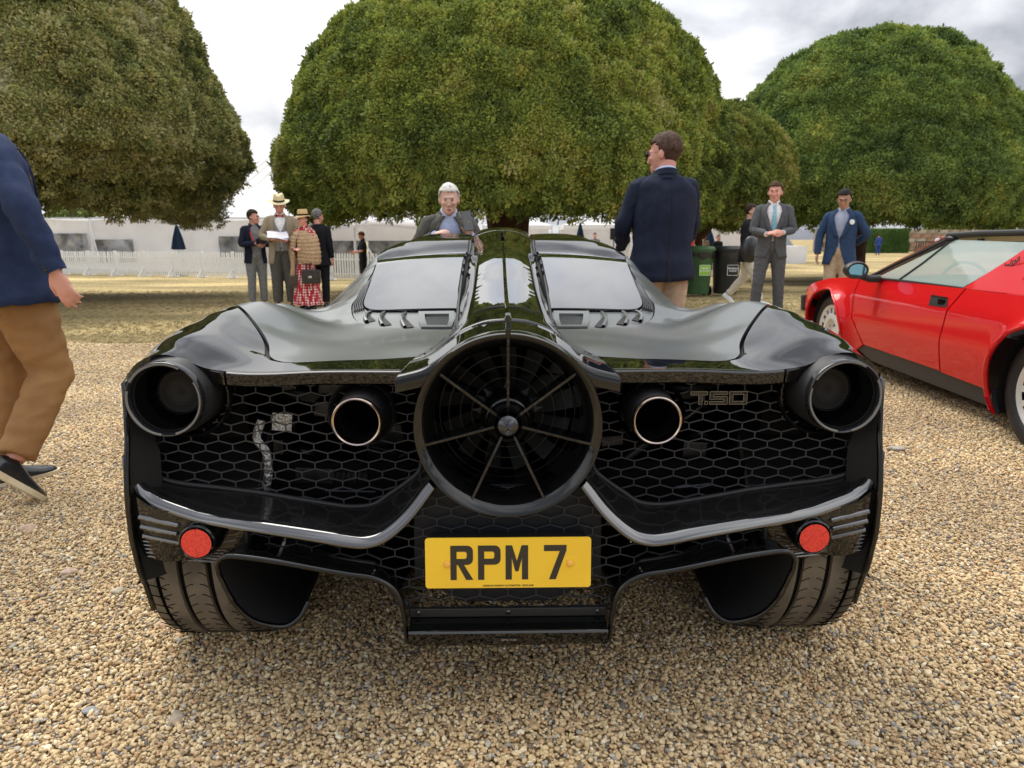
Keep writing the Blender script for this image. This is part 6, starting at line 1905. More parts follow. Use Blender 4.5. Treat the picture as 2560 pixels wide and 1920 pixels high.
# 8 suit man
PK['suit'] = person('person', (3.62, 10.1, .0), R(-12), 1.89, 'smiling man in grey suit and light blue tie with his hands clasped', dict(
    jacket=C_GREY, trousers=C_GREY, skin='pink', shoes=LEATH, shirt=C_WHITE, tie=C_BLTIE, hair=('brown', (.06, .035, .02)), turn=-14, bulk=.98, jacket_len=.80, seed=3, button_z=1.10,
    arms=dict(R=((-.245, -.05, 1.16), (-.10, -.235, 1.10)), L=((.245, -.04, 1.16), (.10, -.235, 1.12))), hR=dict(d=(.75, -.35, .2), n=(-.2, .5, -.6), curl=.7), hL=dict(d=(-.75, -.35, .1), n=(-.1, .6, -.4), curl=.8), cuff=C_WHITE,
    legs=dict(R=((-.14, -.05, .50), (-.17, -.02, .085)), L=((.12, .0, .50), (.15, .05, .085)))))
# 9 blazer man with glasses and badge
PK['badge'] = person('person', (4.47, 9.85, .0), R(-34), 1.77, 'man in bright navy blazer with round white badge, glasses and pale chinos', dict(
    jacket=C_BLAZER, trousers=C_CREAM, skin='tan', shoes=BROWNL, shirt=cloth('grey_blue_shirt', (.33, .38, .50)), hair=('black', (.02, .018, .018), 'short'), glasses='clear', nod=12, turn=4, bulk=1.02, seed=7, button_z=1.12,
    arms=dict(R=((-.27, -.03, 1.15), (-.27, -.10, .90)), L=((.31, .06, 1.17), (.16, .22, 1.05)))))
# 10 person hidden behind the suit man: cream trousers, white trainers, black bag
PK['bag'] = person('person', (4.12, 12.6, -.05), R(60), 1.76, 'person in cream trousers and white trainers walking behind the man in the grey suit', dict(
    jacket=C_BLACK, trousers=cloth('cream_linen', (.60, .55, .46)), skin='fair', shoes=WSNEAK, sole=WSNEAK, hair=('dark', (.04, .025, .02)), front='closed', face=False, seed=15,
    legs=dict(R=((-.10, -.16, .52), (-.11, -.28, .09)), L=((.10, .05, .50), (.11, .33, .17))), fL=dict(pitch=35)))
# 11 staff in black polo
PK['staff'] = person('person', (-4.32, 20.9, -.27), R(-62), 1.58, 'man in black polo shirt looking down behind the white picket fence', dict(
    shirt=C_BLACK, trousers=C_BLACK, skin='pink', shoes=LEATH, hair=('auburn', (.10, .04, .02)), sleeve_to=.5, nod=28, vox=.012,
    arms=dict(R=((-.22, -.08, 1.16), (-.12, -.30, 1.12)), L=((.22, -.08, 1.16), (.12, -.30, 1.10)))))

# accessories: things people hold or wear loosely are things of their own
def at(pk, p, head=False):
    v = (pk['HP'](p) if head else pk['U'](p)) * pk['S']
    r_ = pk['root']; return Vector(r_.location) + Matrix.Rotation(r_.rotation_euler[2], 3, 'Z') @ v
def place(o, pk, p, rot=(0, 0, 0), head=False):
    o.location = at(pk, p, head); o.rotation_euler = (rot[0], rot[1], pk['root'].rotation_euler[2] + rot[2]); return o
# sleeve patch: wedding ring on the walking man's hand
# phone
mb = MB(); mb.box((0, 0, 0), (.038, .0045, .078)); ph_ = mb.build('smartphone', mat('phone_black', (.01, .01, .012), .15, coat=1), None, smooth=False, bevel=.004)
ph_.location = Vector(PK['old']['root'].location) + Matrix.Rotation(R(8), 3, 'Z') @ (Vector((.150, -.410, 1.385)) * PK['old']['S']); ph_.rotation_euler = (R(-14), R(-8), R(16)); tag(ph_, 'black smartphone held up by the white haired man', 'phone')
# panama hat
def hat(name, pk, straw, band, crown_h, brim, label, pinch=True, droop=0.0, tilt=(0, 0)):
    hc = empty(name, (0, 0, 0)); tag(hc, label, 'hat')
    m_ = MB(); rows = []
    for (r_, z, q) in ((.080, .0, 0), (.082, .02, 0), (.080, .05, 0), (.075, crown_h * .8, 1), (.062, crown_h, 1), (.035, crown_h * .97, 1), (.004, crown_h * .90, 1)):
        row = []
        for k in range(36):
            a = 2 * PI * k / 36; rr = r_; z2 = z
            if pinch and q: z2 -= .022 * math.exp(-(math.cos(a) * r_ / .03) ** 2) * (1 if r_ < .07 else .4)
            row.append((rr * math.cos(a) * .98, rr * math.sin(a) * 1.18, z2))
        rows.append(row)
    m_.grid(rows, close=True); m_.build('crown', straw, hc)
    m_ = MB(); rows = []
    for f in np.linspace(0, 1, 6):
        rows.append([((.080 + brim * f) * math.cos(a) * .98, (.080 + brim * f) * math.sin(a) * 1.12, -droop * f * f + .012 * f * math.cos(2 * a)) for a in np.linspace(0, 2 * PI, 37)])
    m_.grid(rows); b_ = m_.build('brim', straw, hc); md = b_.modifiers.new('s', 'SOLIDIFY'); md.thickness = .004
    m_ = MB(); m_.grid([[(r_ * math.cos(a) * .98, r_ * math.sin(a) * 1.18, z) for a in np.linspace(0, 2 * PI, 37)] for r_, z in ((.083, .004), (.085, .014), (.084, .028))]); m_.build('band', band, hc)
    hc.location = at(pk, (0, .010, .062), True)
    hc.rotation_euler = (tilt[0], tilt[1], pk['root'].rotation_euler[2]); hc.scale = [pk['S'] * 1.08] * 3
    return hc
STRAW = mat('pale_straw', (.72, .62, .38), .8, var=.12, vscale=120, bump=.4, bscale=200)
hat('panama_hat', PK['hat'], STRAW, C_BLACK, .115, .078, 'cream panama hat with black band on the man in tweed', tilt=(R(16), 0))
hat('cloche_hat', PK['lady'], mat('tan_straw', (.62, .44, .20), .8, var=.12, vscale=120, bump=.4, bscale=200), C_BLACK, .105, .048, 'tan straw cloche hat on the woman in the fur stole', False, .020, tilt=(R(4), 0))
# papers
pp = empty('papers', (0, 0, 0)); tag(pp, 'stack of white printed sheets held open by the hatted man', 'papers')
for k in range(3):
    mb = MB(); rows = []
    for i in range(7): rows.append([(-.15 + .05 * i, -.10 + .033 * j, .004 * k + .012 * math.sin(i * .8 + k)) for j in range(7)])
    mb.grid(rows); s_ = mb.build('sheet', mat('paper', (.72, .70, .76), .7), pp); s_.rotation_euler = (0, 0, .12 * k)
place(pp, PK['hat'], (-.03, -.36, 1.17), (R(28), R(6), 0))
# camera with strap
cm_ = empty('camera_body', (0, 0, 0)); tag(cm_, 'black camera held at the chest by the man in the quilted jacket', 'camera')
cm_.name = 'handheld_camera'
mb = MB(); mb.box((0, 0, 0), (.065, .030, .045)); mb.box((0, 0, .05), (.025, .022, .015)); mb.build('case', M['matte'], cm_, smooth=False, bevel=.006)
mb = MB(); mb.lathe([(-.10, .001), (-.10, .034), (-.03, .036)], (0, 0, 0), 'y', 20); mb.build('lens_barrel', M['rubber'], cm_)
place(cm_, PK['cam'], (.03, -.31, 1.20))
mb = MB()
for s_ in (-1, 1):
    pts = [PK['cam']['U'](p) * PK['cam']['S'] for p in ((s_ * .075, .02, 1.515), (s_ * .095, -.095, 1.42), (s_ * .085, -.150, 1.30), (s_ * .06, -.22, 1.20))]
    for a, b_ in zip(pts[:-1], pts[1:]): mb.bar(a, b_, .028, .005)
stp = mb.build('camera_strap', mat('red_strap', (.35, .02, .03), .7), PK['cam']['root'], smooth=False)
# the woman's dress skirt, stole, handbag
L_ = PK['lady']; RT = L_['root']
mb = MB(); rows = []
for z, a, b_ in ((1.02, .150, .115), (.95, .165, .13), (.80, .185, .155), (.60, .205, .185), (.40, .235, .21), (.22, .265, .235), (.10, .285, .25)):
    rows.append([((a + .012 * math.sin(9 * t_ + z * 3) * (1.1 - z)) * math.sin(t_), -(b_ + .012 * math.sin(9 * t_ + z * 3) * (1.1 - z)) * math.cos(t_), z) for t_ in np.linspace(0, 2 * PI, 61)])
mb.grid(rows); L_['fin'](mb).build('skirt', bpy.data.materials['red_polka_dot_cloth'], RT, angle=0)
FUR = mat('brown_fur', (.36, .23, .13), .95, col2=(.60, .43, .28), vscale=60, spec=.1, bump=1.0, bscale=110)
mb = MB(); rows = []
for i in range(34):
    f = i / 33; z = 1.49 - f * .60
    a = interp(f, [0, .1, .3, .7, 1], [.095, .21, .300, .335, .320]); b_ = interp(f, [0, .1, .3, .7, 1], [.085, .135, .185, .215, .215])
    rib = .009 * math.sin(f * 2 * PI * 9)
    rows.append([((a + rib) * math.sin(t_), -(b_ + rib) * math.cos(t_), z - .10 * (math.sin(t_) * .5 + .0) * f - .05 * math.cos(t_) * (1 - f)) for t_ in np.linspace(.02 + .05 * f, 2 * PI - .05 - .15 * f, 60)])
mb.grid(rows); wrinkle(mb, .007, 16, 5); st_ = L_['fin'](mb).build('fur_stole', FUR, RT, angle=0); md = st_.modifiers.new('s', 'SOLIDIFY'); md.thickness = .02
mb = MB(); rows = []
for i in range(12):
    f = i / 11; rows.append([(-.10 - .06 * f + .055 * math.sin(t_), -.185 + .025 * math.cos(t_), 1.12 - .50 * f) for t_ in np.linspace(0, 2 * PI, 16)])
mb.grid(rows); wrinkle(mb, .010, 14, 2); L_['fin'](mb).build('stole_end', FUR, RT, angle=0)
mb = MB()
for k in range(5):
    x = -.22 + .045 * k; mb.tube([(x, -.19, .66), (x - .01, -.20, .55), (x + .008, -.195, .42 - .02 * (k % 2))], [.016, .024, .010], 8)
L_['fin'](mb).build('tail_fringe', mat('grey_brown_fur', (.10, .08, .065), .95, var=.4, vscale=60, bump=1, bscale=90), RT)
hb = empty('handbag', (0, 0, 0)); tag(hb, 'black leather handbag with silver clasp held by the woman in the red dress', 'bag')
mb = MB(); mb.box((0, 0, 0), (.14, .045, .105)); mb.build('bag_body', LEATH, hb, smooth=False, bevel=.018)
mb = MB(); mb.box((0, -.05, .035), (.135, .006, .06)); fl_ = mb.build('bag_flap', LEATH, hb, smooth=False, bevel=.005)
mb = MB(); mb.box((0, -.060, -.002), (.028, .006, .017)); mb.build('clasp', M['steel'], fl_, smooth=False, bevel=.004)
mb = MB(); mb.tube(spline([(-.07, 0, .10), (-.055, 0, .17), (0, 0, .20), (.055, 0, .17), (.07, 0, .10)], 6), .006, 8); mb.build('handle', LEATH, hb)
place(hb, L_, (.285, -.16, .62), (0, 0, R(30)))
# badge, hand ring, watch, shoulder bag
mb = MB(); mb.lathe([(0, .0001), (0, .033), (.004, .034)], (0, 0, 0), 'y', 28); bdg = mb.build('name_badge', mat('badge_white', (.8, .8, .82), .4), PK['badge']['root'])
pt = PK['badge']['ring'](1.335, .203, .13, .62, .024); bdg.location = pt * PK['badge']['S']; bdg.rotation_euler = (0, 0, .6)
mb = MB(); mb.lathe([(0, .0001), (0, .016), (.003, .016)], (0, 0, 0), 'y', 20); bdg = mb.build('stole_badge', mat('badge_white', (.8, .8, .82), .4), RT); bdg.location = (.02, -.172 * L_['S'] - .01, 1.12 * L_['S'])
mb = MB(); mb.ball((0, 0, 0), (.16, .09, .22), None, 20, 14); sb = mb.build('shoulder_bag', LEATH, None); sb.location = (3.93, 11.9, .92); tag(sb, 'large soft black bag carried behind the man in the grey suit', 'bag')
mb = MB(); mb.tube([(0, 0, .2), (.08, .02, .45)], .012, 6); mb.build('strap', LEATH, sb)
for v in ():
    pass
# ================================================================== background: marquees, fence, bins, far things
def tent_mat(name, c, c2, bsc):
    m = mat(name, c, .6, col2=c2, vscale=1.1, bump=.8, bscale=bsc); t = m.node_tree; b = t.nodes['Principled BSDF']
    tl_ = t.nodes.new('ShaderNodeBsdfTranslucent'); tl_.inputs['Color'].default_value = (.88, .87, .90, 1)
    ms_ = t.nodes.new('ShaderNodeMixShader'); ms_.inputs[0].default_value = .36
    t.links.new(b.outputs[0], ms_.inputs[1]); t.links.new(tl_.outputs[0], ms_.inputs[2]); t.links.new(ms_.outputs[0], t.nodes['Material Output'].inputs[0]); return m
PVC = tent_mat('white_pvc', (.82, .83, .86), (.88, .89, .91), 1.6)
PVCW = tent_mat('creased_white_wall', (.74, .74, .75), (.88, .88, .89), 2.2)
CLR = mat('clear_pvc_window', (.07, .072, .08), .22, col2=(.36, .37, .39), vscale=2.0, coat=.5, bump=.8, bscale=3)
POLE = mat('white_pole', (.7, .7, .72), .5); WP = mat('white_fence_paint', (.78, .79, .80), .6, var=.04, vscale=3)
def wall_sheet(mb, a, b_, z0, z1, amp=.05, n=16, m=8, seed=0):
    a, b_ = Vector(a), Vector(b_); rows = []
    d = (b_ - a); nrm = Vector((d.y, -d.x, 0)).normalized()
    for j in range(m + 1):
        z = z0 + (z1 - z0) * j / m
        row = []
        for i in range(n + 1):
            p = a + d * (i / n); w_ = amp * noise.noise(Vector((i * .9 + seed, j * .35 + i * .25, seed))) * (1 - .6 * (j == m))
            row.append((p.x + nrm.x * w_, p.y + nrm.y * w_, z))
        rows.append(row)
    mb.grid(rows)
# left marquee
gz = -.30
mq = empty('marquee', (-15, 33, gz), 0, 'large white marquee with a rising peaked roof behind the fence on the left', 'tent')
def rel(mb, o): 
    mb.v = [(x - o.location.x, y - o.location.y, z - o.location.z) for x, y, z in mb.v]; return mb
xs_ = [-19.8, -17.6, -13.9, -10.2, -6.6]
mb = MB(); rows = []
def roof_z(x, f):       # f 0 at the front eave, 1 at the ridge
    peak = 5.1 - .055 * (x + 10.5) ** 2
    return 1.92 + max(.35, peak - 1.92) * f ** 1.7
for f in np.linspace(0, 1, 9):
    rows.append([(x, 30.5 + 6.5 * f, roof_z(x, f) - .10 * math.sin(PI * ((x + 19.8) % 3.3) / 3.3) * (1 - f)) for x in np.linspace(-19.8, -5.2, 50)])
mb.grid(rows); rel(mb, mq).build('roof', PVC, mq)
for i, (a, b_) in enumerate(zip(xs_[:-1], xs_[1:])):
    mb = MB(); wall_sheet(mb, (a, 30.5, 0), (b_, 30.5, 0), gz, 1.90, .10, seed=i * 3); rel(mb, mq).build('wall_panel', PVCW, mq)
    mb = MB(); mb.tube([(b_, 30.38, gz), (b_, 30.38, 1.9)], .045, 8); mb.tube([(b_, 30.3, 1.85), (b_ + .55, 29.9, gz)], .02, 6); rel(mb, mq).build('pole', POLE, mq)
mb = MB(); mb.tube([(-19.8, 30.42, 1.93), (-5.2, 30.42, 1.93)], .03, 6); rel(mb, mq).build('eave_rail', mat('grey_eave', (.35, .36, .38), .6), mq)
mb = MB()
for i in range(9): mb.tube([(x_, y_, roof_z(x_, f_) + .03) for f_ in np.linspace(0, 1, 8) for x_, y_ in [(-19.0 + i * 1.65 + (-10.5 - (-19.0 + i * 1.65)) * .75 * f_, 30.5 + 6.5 * f_)]], .014, 5)
rel(mb, mq).build('roof_seam', mat('roof_seam_grey', (.45, .46, .48), .7), mq)
for (a, b_, z0, z1) in ((-19.6, -17.8, .15, 1.30), (-12.3, -10.4, .30, 1.18), (-10.0, -8.3, .25, 1.10), (-17.5, -15.9, .1, 1.05)):
    mb = MB(); wall_sheet(mb, (a, 30.38, 0), (b_, 30.38, 0), z0, z1, .06, seed=a); rel(mb, mq).build('window', CLR, mq)
# second marquee, flat eave with valance, right of the group
m2 = empty('marquee', (-5.8, 29, gz), 0, 'white open sided marquee with grey clear walls just left of the black car roof', 'tent')
mb = MB(); rows = []
for f, z in ((0, 1.72), (.02, 1.50), (.02, 1.72), (.3, 2.0), (1, 3.0)):
    rows.append([(x, 26.8 + 6 * f, z + .05 * math.sin(x * 2.2) * (1 if f < .1 else 0)) for x in np.linspace(-9.2, -2.6, 40)])
mb.grid(rows); rel(mb, m2).build('canopy', tent_mat('lilac_white_canopy', (.80, .79, .86), (.86, .85, .90), 1.5), m2)
mb = MB(); wall_sheet(mb, (-9.1, 29.5, 0), (-2.7, 29.5, 0), .95, 1.75, .06, 30, 4, 5); rel(mb, m2).build('wall_panel', PVCW, m2)
for a, b_ in ((-9.1, -5.95), (-5.85, -2.7)):
    mb = MB(); wall_sheet(mb, (a, 29.45, 0), (b_, 29.45, 0), gz, 1.0, .08, 20, 6, a); rel(mb, m2).build('window', CLR, m2)
for x in (-9.1, -5.9, -2.75):
    mb = MB(); mb.tube([(x, 27.2, gz), (x, 27.2, 1.7)], .045, 8); rel(mb, m2).build('pole', POLE, m2)
mb = MB(); mb.tube([(-5.9, 27.1, 1.6), (-4.7, 26.6, gz)], .035, 6); rel(mb, m2).build('brace', POLE, m2)
# ivory stands seen to either side of the trunk
def stall(x0, x1, y, zt, ze, label, drop=None, roofm=PVC, depth=4.0):
    cx = (x0 + x1) / 2; r_ = empty('stall_tent', (cx, y, gz), 0, label, 'tent')
    mb = MB(); pk = (cx, y + depth / 2, zt); c4 = [(x0, y, ze), (x1, y, ze), (x1, y + depth, ze), (x0, y + depth, ze)]
    rows = []
    for f in (0, .25, .5, .75, 1):
        g2 = f ** 1.5
        rows.append([(c_[0] + (pk[0] - c_[0]) * f, c_[1] + (pk[1] - c_[1]) * f, c_[2] + (zt - ze) * g2) for c_ in c4])
    mb.grid(rows, close=True); rel(mb, r_).build('roof', roofm, r_, smooth=False)
    mb = MB(); rows = [[(c_[0], c_[1], z) for c_ in c4] for z in (ze, ze - .22)]; mb.grid(rows, close=True); rel(mb, r_).build('valance', roofm, r_, smooth=False)
    for c_ in c4: mb = MB(); mb.tube([(c_[0], c_[1], gz), (c_[0], c_[1], ze)], .035, 6); rel(mb, r_).build('pole', POLE, r_)
    if drop:
        mb = MB(); mb.box((cx, y + depth - .05, (gz + ze) / 2), ((x1 - x0) / 2 - .05, .02, (ze - gz) / 2)); rel(mb, r_).build('back_wall', drop, r_)
    return r_
REDM = mat('red_banner', (.60, .03, .025), .6); 
stall(2.6, 6.4, 36, 3.1, 1.75, 'white tent right of the yew trunk, behind the dark blue umbrella', PVCW)
stall(-1.6, 2.2, 40, 3.0, 1.8, 'white tent directly behind the yew trunk', PVCW)
stall(10.2, 13.4, 36, 2.9, 1.75, 'white tent with red panels behind the green wheelie bin', PVCW)
stall(6.6, 9.8, 37, 3.0, 1.8, 'white tent mostly hidden behind the back of the man in dark navy', PVCW)
stall(13.5, 15.6, 45, 3.5, 1.9, 'small white peaked tent seen between the two men on the right', PVCW, depth=3)
for x, y, w_, z0, z1 in ((9.5, 35.4, .16, .55, 1.15), (11.9, 35.4, .35, .2, 1.25), (8.75, 35.2, .10, .5, 1.2)):
    o = MB().box((x, y, (z0 + z1) / 2 - .0), (w_, .03, (z1 - z0) / 2)).build('red_banner', REDM, None, smooth=False)
    tag(o, {9.5: 'small red banner between the tents, above the green bin', 11.9: 'wide red banner panel just left of the man in the grey suit', 8.75: 'narrow red banner beside the dark navy blazer'}[x], 'banner')
    mb = MB(); 
    for s_ in (-1, 1): mb.tube([(x + s_ * w_, y + .02, gz), (x + s_ * w_, y + .02, z1)], .02, 6)
    mb.build('banner_pole', POLE, o)
# white covered table and parked white car under the small tent
tb_ = MB(); tb_.box((15.9, 41, .18), (.70, .35, .48)); o = tb_.build('covered_table', PVCW, None, smooth=False); tag(o, 'table under a white cloth to the right of the grey suit', 'table')
vc = empty('parked_car', (16.6, 44, gz), 0, 'white parked car with dark windscreen behind the white covered table', 'car')
mb = MB(); mb.prism([(-1.1, .25), (1.1, .25), (1.1, .75), (.8, .95), (-.8, .95), (-1.1, .75)], lambda x, z: (x, -.1, z), lambda x, z: (x, 3.8, z)); mb.build('body', mat('white_car_paint', (.7, .7, .72), .3, coat=1), vc, smooth=False, bevel=.06)
mb = MB(); mb.prism([(-.75, .93), (.75, .93), (.62, 1.36), (-.62, 1.36)], lambda x, z: (x, .5 + (z - .93) * 1.3, z), lambda x, z: (x, 3.0, z)); mb.build('windscreen', M['privacy'], vc, smooth=False)
for s_ in (-1, 1):
    for yy in (.6, 3.0): mb = MB(); mb.lathe([(-.1, .01), (-.1, .32), (.1, .32), (.1, .01)], (s_ * .95, yy, .32), 'x', 20); mb.build('wheel', M['rubber'], vc)
# white picket fence, every picket its own part
fe = empty('picket_fence', (-11.4, 26.2, gz), 0, 'long white picket fence standing on the dry lawn in front of the marquees', 'fence')
A_f, B_f = Vector((-18.9, 28.6, 0)), Vector((-3.6, 23.6, 0)); L_f = (B_f - A_f).length; df = (B_f - A_f).normalized(); yawf = math.atan2(df.y, df.x)
pk_ = MB(); pk_.prism([(-.026, 0), (.026, 0), (.026, .80), (.017, .845), (0, .86), (-.017, .845), (-.026, .80)], lambda x, z: (x, -.010, z + .05), lambda x, z: (x, .010, z + .05))
pm = None; npk = int(L_f / .098)
for i in range(npk):
    p = A_f + df * (i * .098 + .05)
    zg = ground_z(p.x, p.y)
    if pm is None: o = pk_.build('picket', WP, fe, smooth=False); pm = o.data
    else: o = bpy.data.objects.new('picket', pm); COL.objects.link(o); o.parent = fe
    o.location = (p.x - fe.location.x, p.y - fe.location.y, zg - gz); o.rotation_euler = (0, rng.normal(0, .008), yawf)
npost = 13
for i in range(npost):
    p = A_f + df * (L_f * i / (npost - 1)); zg = ground_z(p.x, p.y)
    mb = MB(); mb.box((0, .03, .47), (.05, .03, .47)); mb.bar((0, -.30, .015), (0, .30, .015), .08, .03, (0, 0, 1)); mb.bar((0, -.26, .03), (0, 0, .30), .05, .02, (1, 0, 0))
    o = mb.build('post', WP, fe, smooth=False); o.location = (p.x - fe.location.x, p.y - fe.location.y, zg - gz); o.rotation_euler = (0, 0, yawf)
for zz2 in (.22, .70):
    mb = MB(); mb.bar(A_f + Vector((0, .02, zz2 + .0)) - fe.location + Vector((0, 0, gz)), B_f + Vector((0, .02, zz2)) - fe.location + Vector((0, 0, gz)), .05, .02, (0, 1, 0)); mb.build('rail', WP, fe, smooth=False)
# closed parasols
def parasol(x, y, z0, z1, label, c=(.010, .022, .045)):
    zg = ground_z(x, y); r_ = empty('closed_parasol', (x, y, zg), 0, label, 'umbrella', 'closed navy parasols')
    mb = MB(); rows = []
    for f, rr in ((0, .15), (.03, .24), (.1, .22), (.45, .16), (.85, .06), (.97, .02), (1, .004)):
        rows.append([(rr * (1 + .22 * math.cos(6 * a)) * math.cos(a), rr * (1 + .22 * math.cos(6 * a)) * math.sin(a), z0 - zg + (z1 - z0) * f) for a in np.linspace(0, 2 * PI, 25)])
    mb.grid(rows); mb.build('canopy', cloth('navy_parasol', c), r_)
    mb = MB(); mb.tube([(0, 0, 0), (0, 0, z1 - zg + .06)], .022, 8); mb.build('pole', POLE, r_); mb = MB(); mb.lathe([(0, .001), (0, .25), (.06, .22), (.06, .001)], (0, 0, 0), 'z', 20); mb.build('base', BT_, r_)
parasol(-12.55, 27.2, .68, 1.64, 'closed navy parasol in front of the large left marquee')
parasol(3.15, 33.5, .55, 1.85, 'closed dark parasol seen through the gap right of the yew trunk')
parasol(9.15, 33.5, .70, 1.52, 'closed navy parasol standing behind the green bin')
# loudspeaker on a stand
ls = empty('loudspeaker', (4.35, 31, gz), 0, 'black loudspeaker on a pole beside the back of the man in navy', 'speaker')
mb = MB(); mb.box((0, 0, 1.58), (.15, .12, .24)); mb.build('cabinet', M['matte'], ls, smooth=False, bevel=.01)
mb = MB(); mb.tube([(0, 0, .6), (0, 0, 1.35)], .02, 8); mb.build('pole', M['matte'], ls)
for k in range(3):
    a = 2 * PI * k / 3; mb = MB(); mb.tube([(0, 0, .85), (.5 * math.cos(a), .5 * math.sin(a), 0)], .015, 6); mb.build('leg', M['matte'], ls)
# wheelie bins
def bin_(x, y, yaw, col, labcol, l1, l2, label):
    zg = ground_z(x, y); r_ = empty('wheelie_bin', (x, y, zg), yaw, label, 'bin', 'wheelie bins')
    bm__ = mat('bin_' + str(col[1])[:5], col, .5, var=.12, vscale=6)
    mb = MB(); rows = []
    for z, w_, d_ in ((.06, .22, .22), (.10, .235, .24), (.90, .285, .31), (.93, .30, .325), (.96, .30, .325)):
        rows.append(chaikin([(-w_, -d_), (w_, -d_), (w_, d_), (-w_, d_)], 2)); rows[-1] = [(p[0], p[1], z) for p in rows[-1]]
    mb.grid(rows, close=True); mb.add(rows[0], [tuple(range(len(rows[0])))]); mb.build('body', bm__, r_)
    mb = MB(); rows = []
    for z, w_, d_ in ((.955, .315, .34), (1.00, .318, .345), (1.045, .29, .30), (1.055, .20, .20)):
        rows.append([(p[0], p[1], z) for p in chaikin([(-w_, -d_ - .02), (w_, -d_ - .02), (w_, d_), (-w_, d_)], 2)])
    mb.grid(rows, close=True); mb.add(rows[-1], [tuple(range(len(rows[-1])))]); mb.build('lid', bm__, r_, angle=40)
    mb = MB(); rows = []
    for z, g2 in ((.955, .006), (.88, .014), (.80, .010), (.755, .004)):
        rr_ = chaikin([(-.295, -.32), (.295, -.32), (.295, .32), (-.295, .32)], 3); q_ = []
        for i, p in enumerate(rr_):
            s_ = 1 - (0.96 - z) * .10; dz = .035 * math.sin(i * 1.1) * (.96 - z) / .2 + (.10 * abs(p[0]) / .3 * (.96 - z) / .2 if p[1] < 0 else 0)
            q_.append((p[0] * (s_ + g2), p[1] * (s_ + g2) , z + dz))
        rows.append(q_)
    mb.grid(rows, close=True); mb.build('liner_bag', mat('black_bin_liner', (.015, .015, .016), .3, bump=.8, bscale=18), r_)
    mb = MB(); mb.prism([(-.11, -.10), (.11, -.10), (.11, .10), (-.11, .10)], lambda x2, z2: (x2 + .03, -.280 - (z2) * .085, .56 + z2), lambda x2, z2: (x2 + .03, -.30 - (z2) * .085, .56 + z2)); lb = mb.build('label_plate', mat('lab_' + l2, labcol, .5), r_, smooth=False)
    wt = mat('white_print', (.8, .8, .8), .5)
    T_ = Matrix.Translation((.03, -.305, .56)) @ Matrix.Rotation(R(-5), 4, 'X')
    text_obj(l1, .052, 'label_text', wt, lb, T_ @ Matrix.Translation((0, -.004, .035)), .001, bold=.001); text_obj(l2, .046, 'label_text', wt, lb, T_ @ Matrix.Translation((0, -.004, -.020)), .001, bold=.001)
    mb = MB()
    for (a, b_) in (((-.115, -.105), (.115, -.105)), ((.115, -.105), (.115, .105)), ((.115, .105), (-.115, .105)), ((-.115, .105), (-.115, -.105))):
        mb.bar(T_ @ Vector((a[0], 0, a[1])), T_ @ Vector((b_[0], 0, b_[1])), .008, .006)
    mb.build('label_border', wt, lb, smooth=False)
    text_obj('GREEN TEAM', .040, 'bin_text', wt, r_, Matrix.Translation((.03, -.318, .70)), .001) if False else None
    for s_ in (-1, 1): mb = MB(); mb.lathe([(-.025, .001), (-.025, .10), (.025, .10), (.025, .001)], (s_ * .26, .26, .10), 'x', 20); mb.build('wheel', M['rubber'], r_)
bin_(3.93, 15.2, R(8), (.045, .115, .045), (.30, .62, .04), 'MIXED', 'RECYCLING', 'green wheelie bin with a lime recycling label and black liner')
bin_(4.56, 15.3, R(4), (.020, .022, .024), (.012, .012, .012), 'GENERAL', 'WASTE', 'black wheelie bin with a white framed general waste label')
# metal ramp board lying on gravel behind the walking man's legs
mb = MB(); mb.add([(-.20, -.16, 0), (.20, -.16, 0), (.20, .16, 0), (-.20, .16, 0), (-.20, -.16, .13), (-.20, .16, .13), (.20, -.16, .02), (.20, .16, .02)], [(0, 1, 6, 4), (3, 2, 7, 5), (4, 6, 7, 5), (0, 4, 5, 3), (1, 2, 7, 6), (0, 1, 2, 3)])
o = mb.build('metal_ramp', mat('dull_aluminium', (.26, .26, .25), .45, metal=.5, var=.15, vscale=12), None, smooth=False); o.location = (-3.38, 4.72, .016); o.rotation_euler = (0, 0, -.2); tag(o, 'low grey metal ramp wedge on the gravel behind the walking man', 'ramp')
# grey site trailers far left
for i, (x, y, w_, h_, lb) in enumerate(((-22.3, 40, 2.0, 1.15, 'grey site cabin with white frame, nearer the left edge'), (-18.2, 41, 1.8, 1.0, 'grey site cabin partly behind the large marquee roof'))):
    r_ = empty('site_cabin', (x, y, gz), 0, lb, 'cabin'); mb = MB(); mb.box((0, 0, h_), (w_, 1.2, h_)); mb.build('shell', mat('grey_cabin', (.30, .31, .33), .6), r_, smooth=False)
    mb = MB()
    for zz2 in (2 * h_ - .06, 1.15): mb.box((0, -1.21, zz2), (w_ + .03, .03, .06))
    for xx in (-w_, 0, w_): mb.box((xx, -1.21, h_), (.05, .03, h_))
    mb.build('frame', POLE, r_, smooth=False)
    mb = MB(); mb.box((-w_ * .5, -1.23, 1.65), (w_ * .3, .02, .16)); mb.build('window', M['privacy'], r_, smooth=False)
mb = MB(); mb.box((-19.6, 31, .35), (.9, .03, .62)); o = mb.build('green_screen', mat('green_canvas', (.03, .12, .075), .8), None); tag(o, 'dark green canvas screen beside the walking man\'s arm', 'screen')
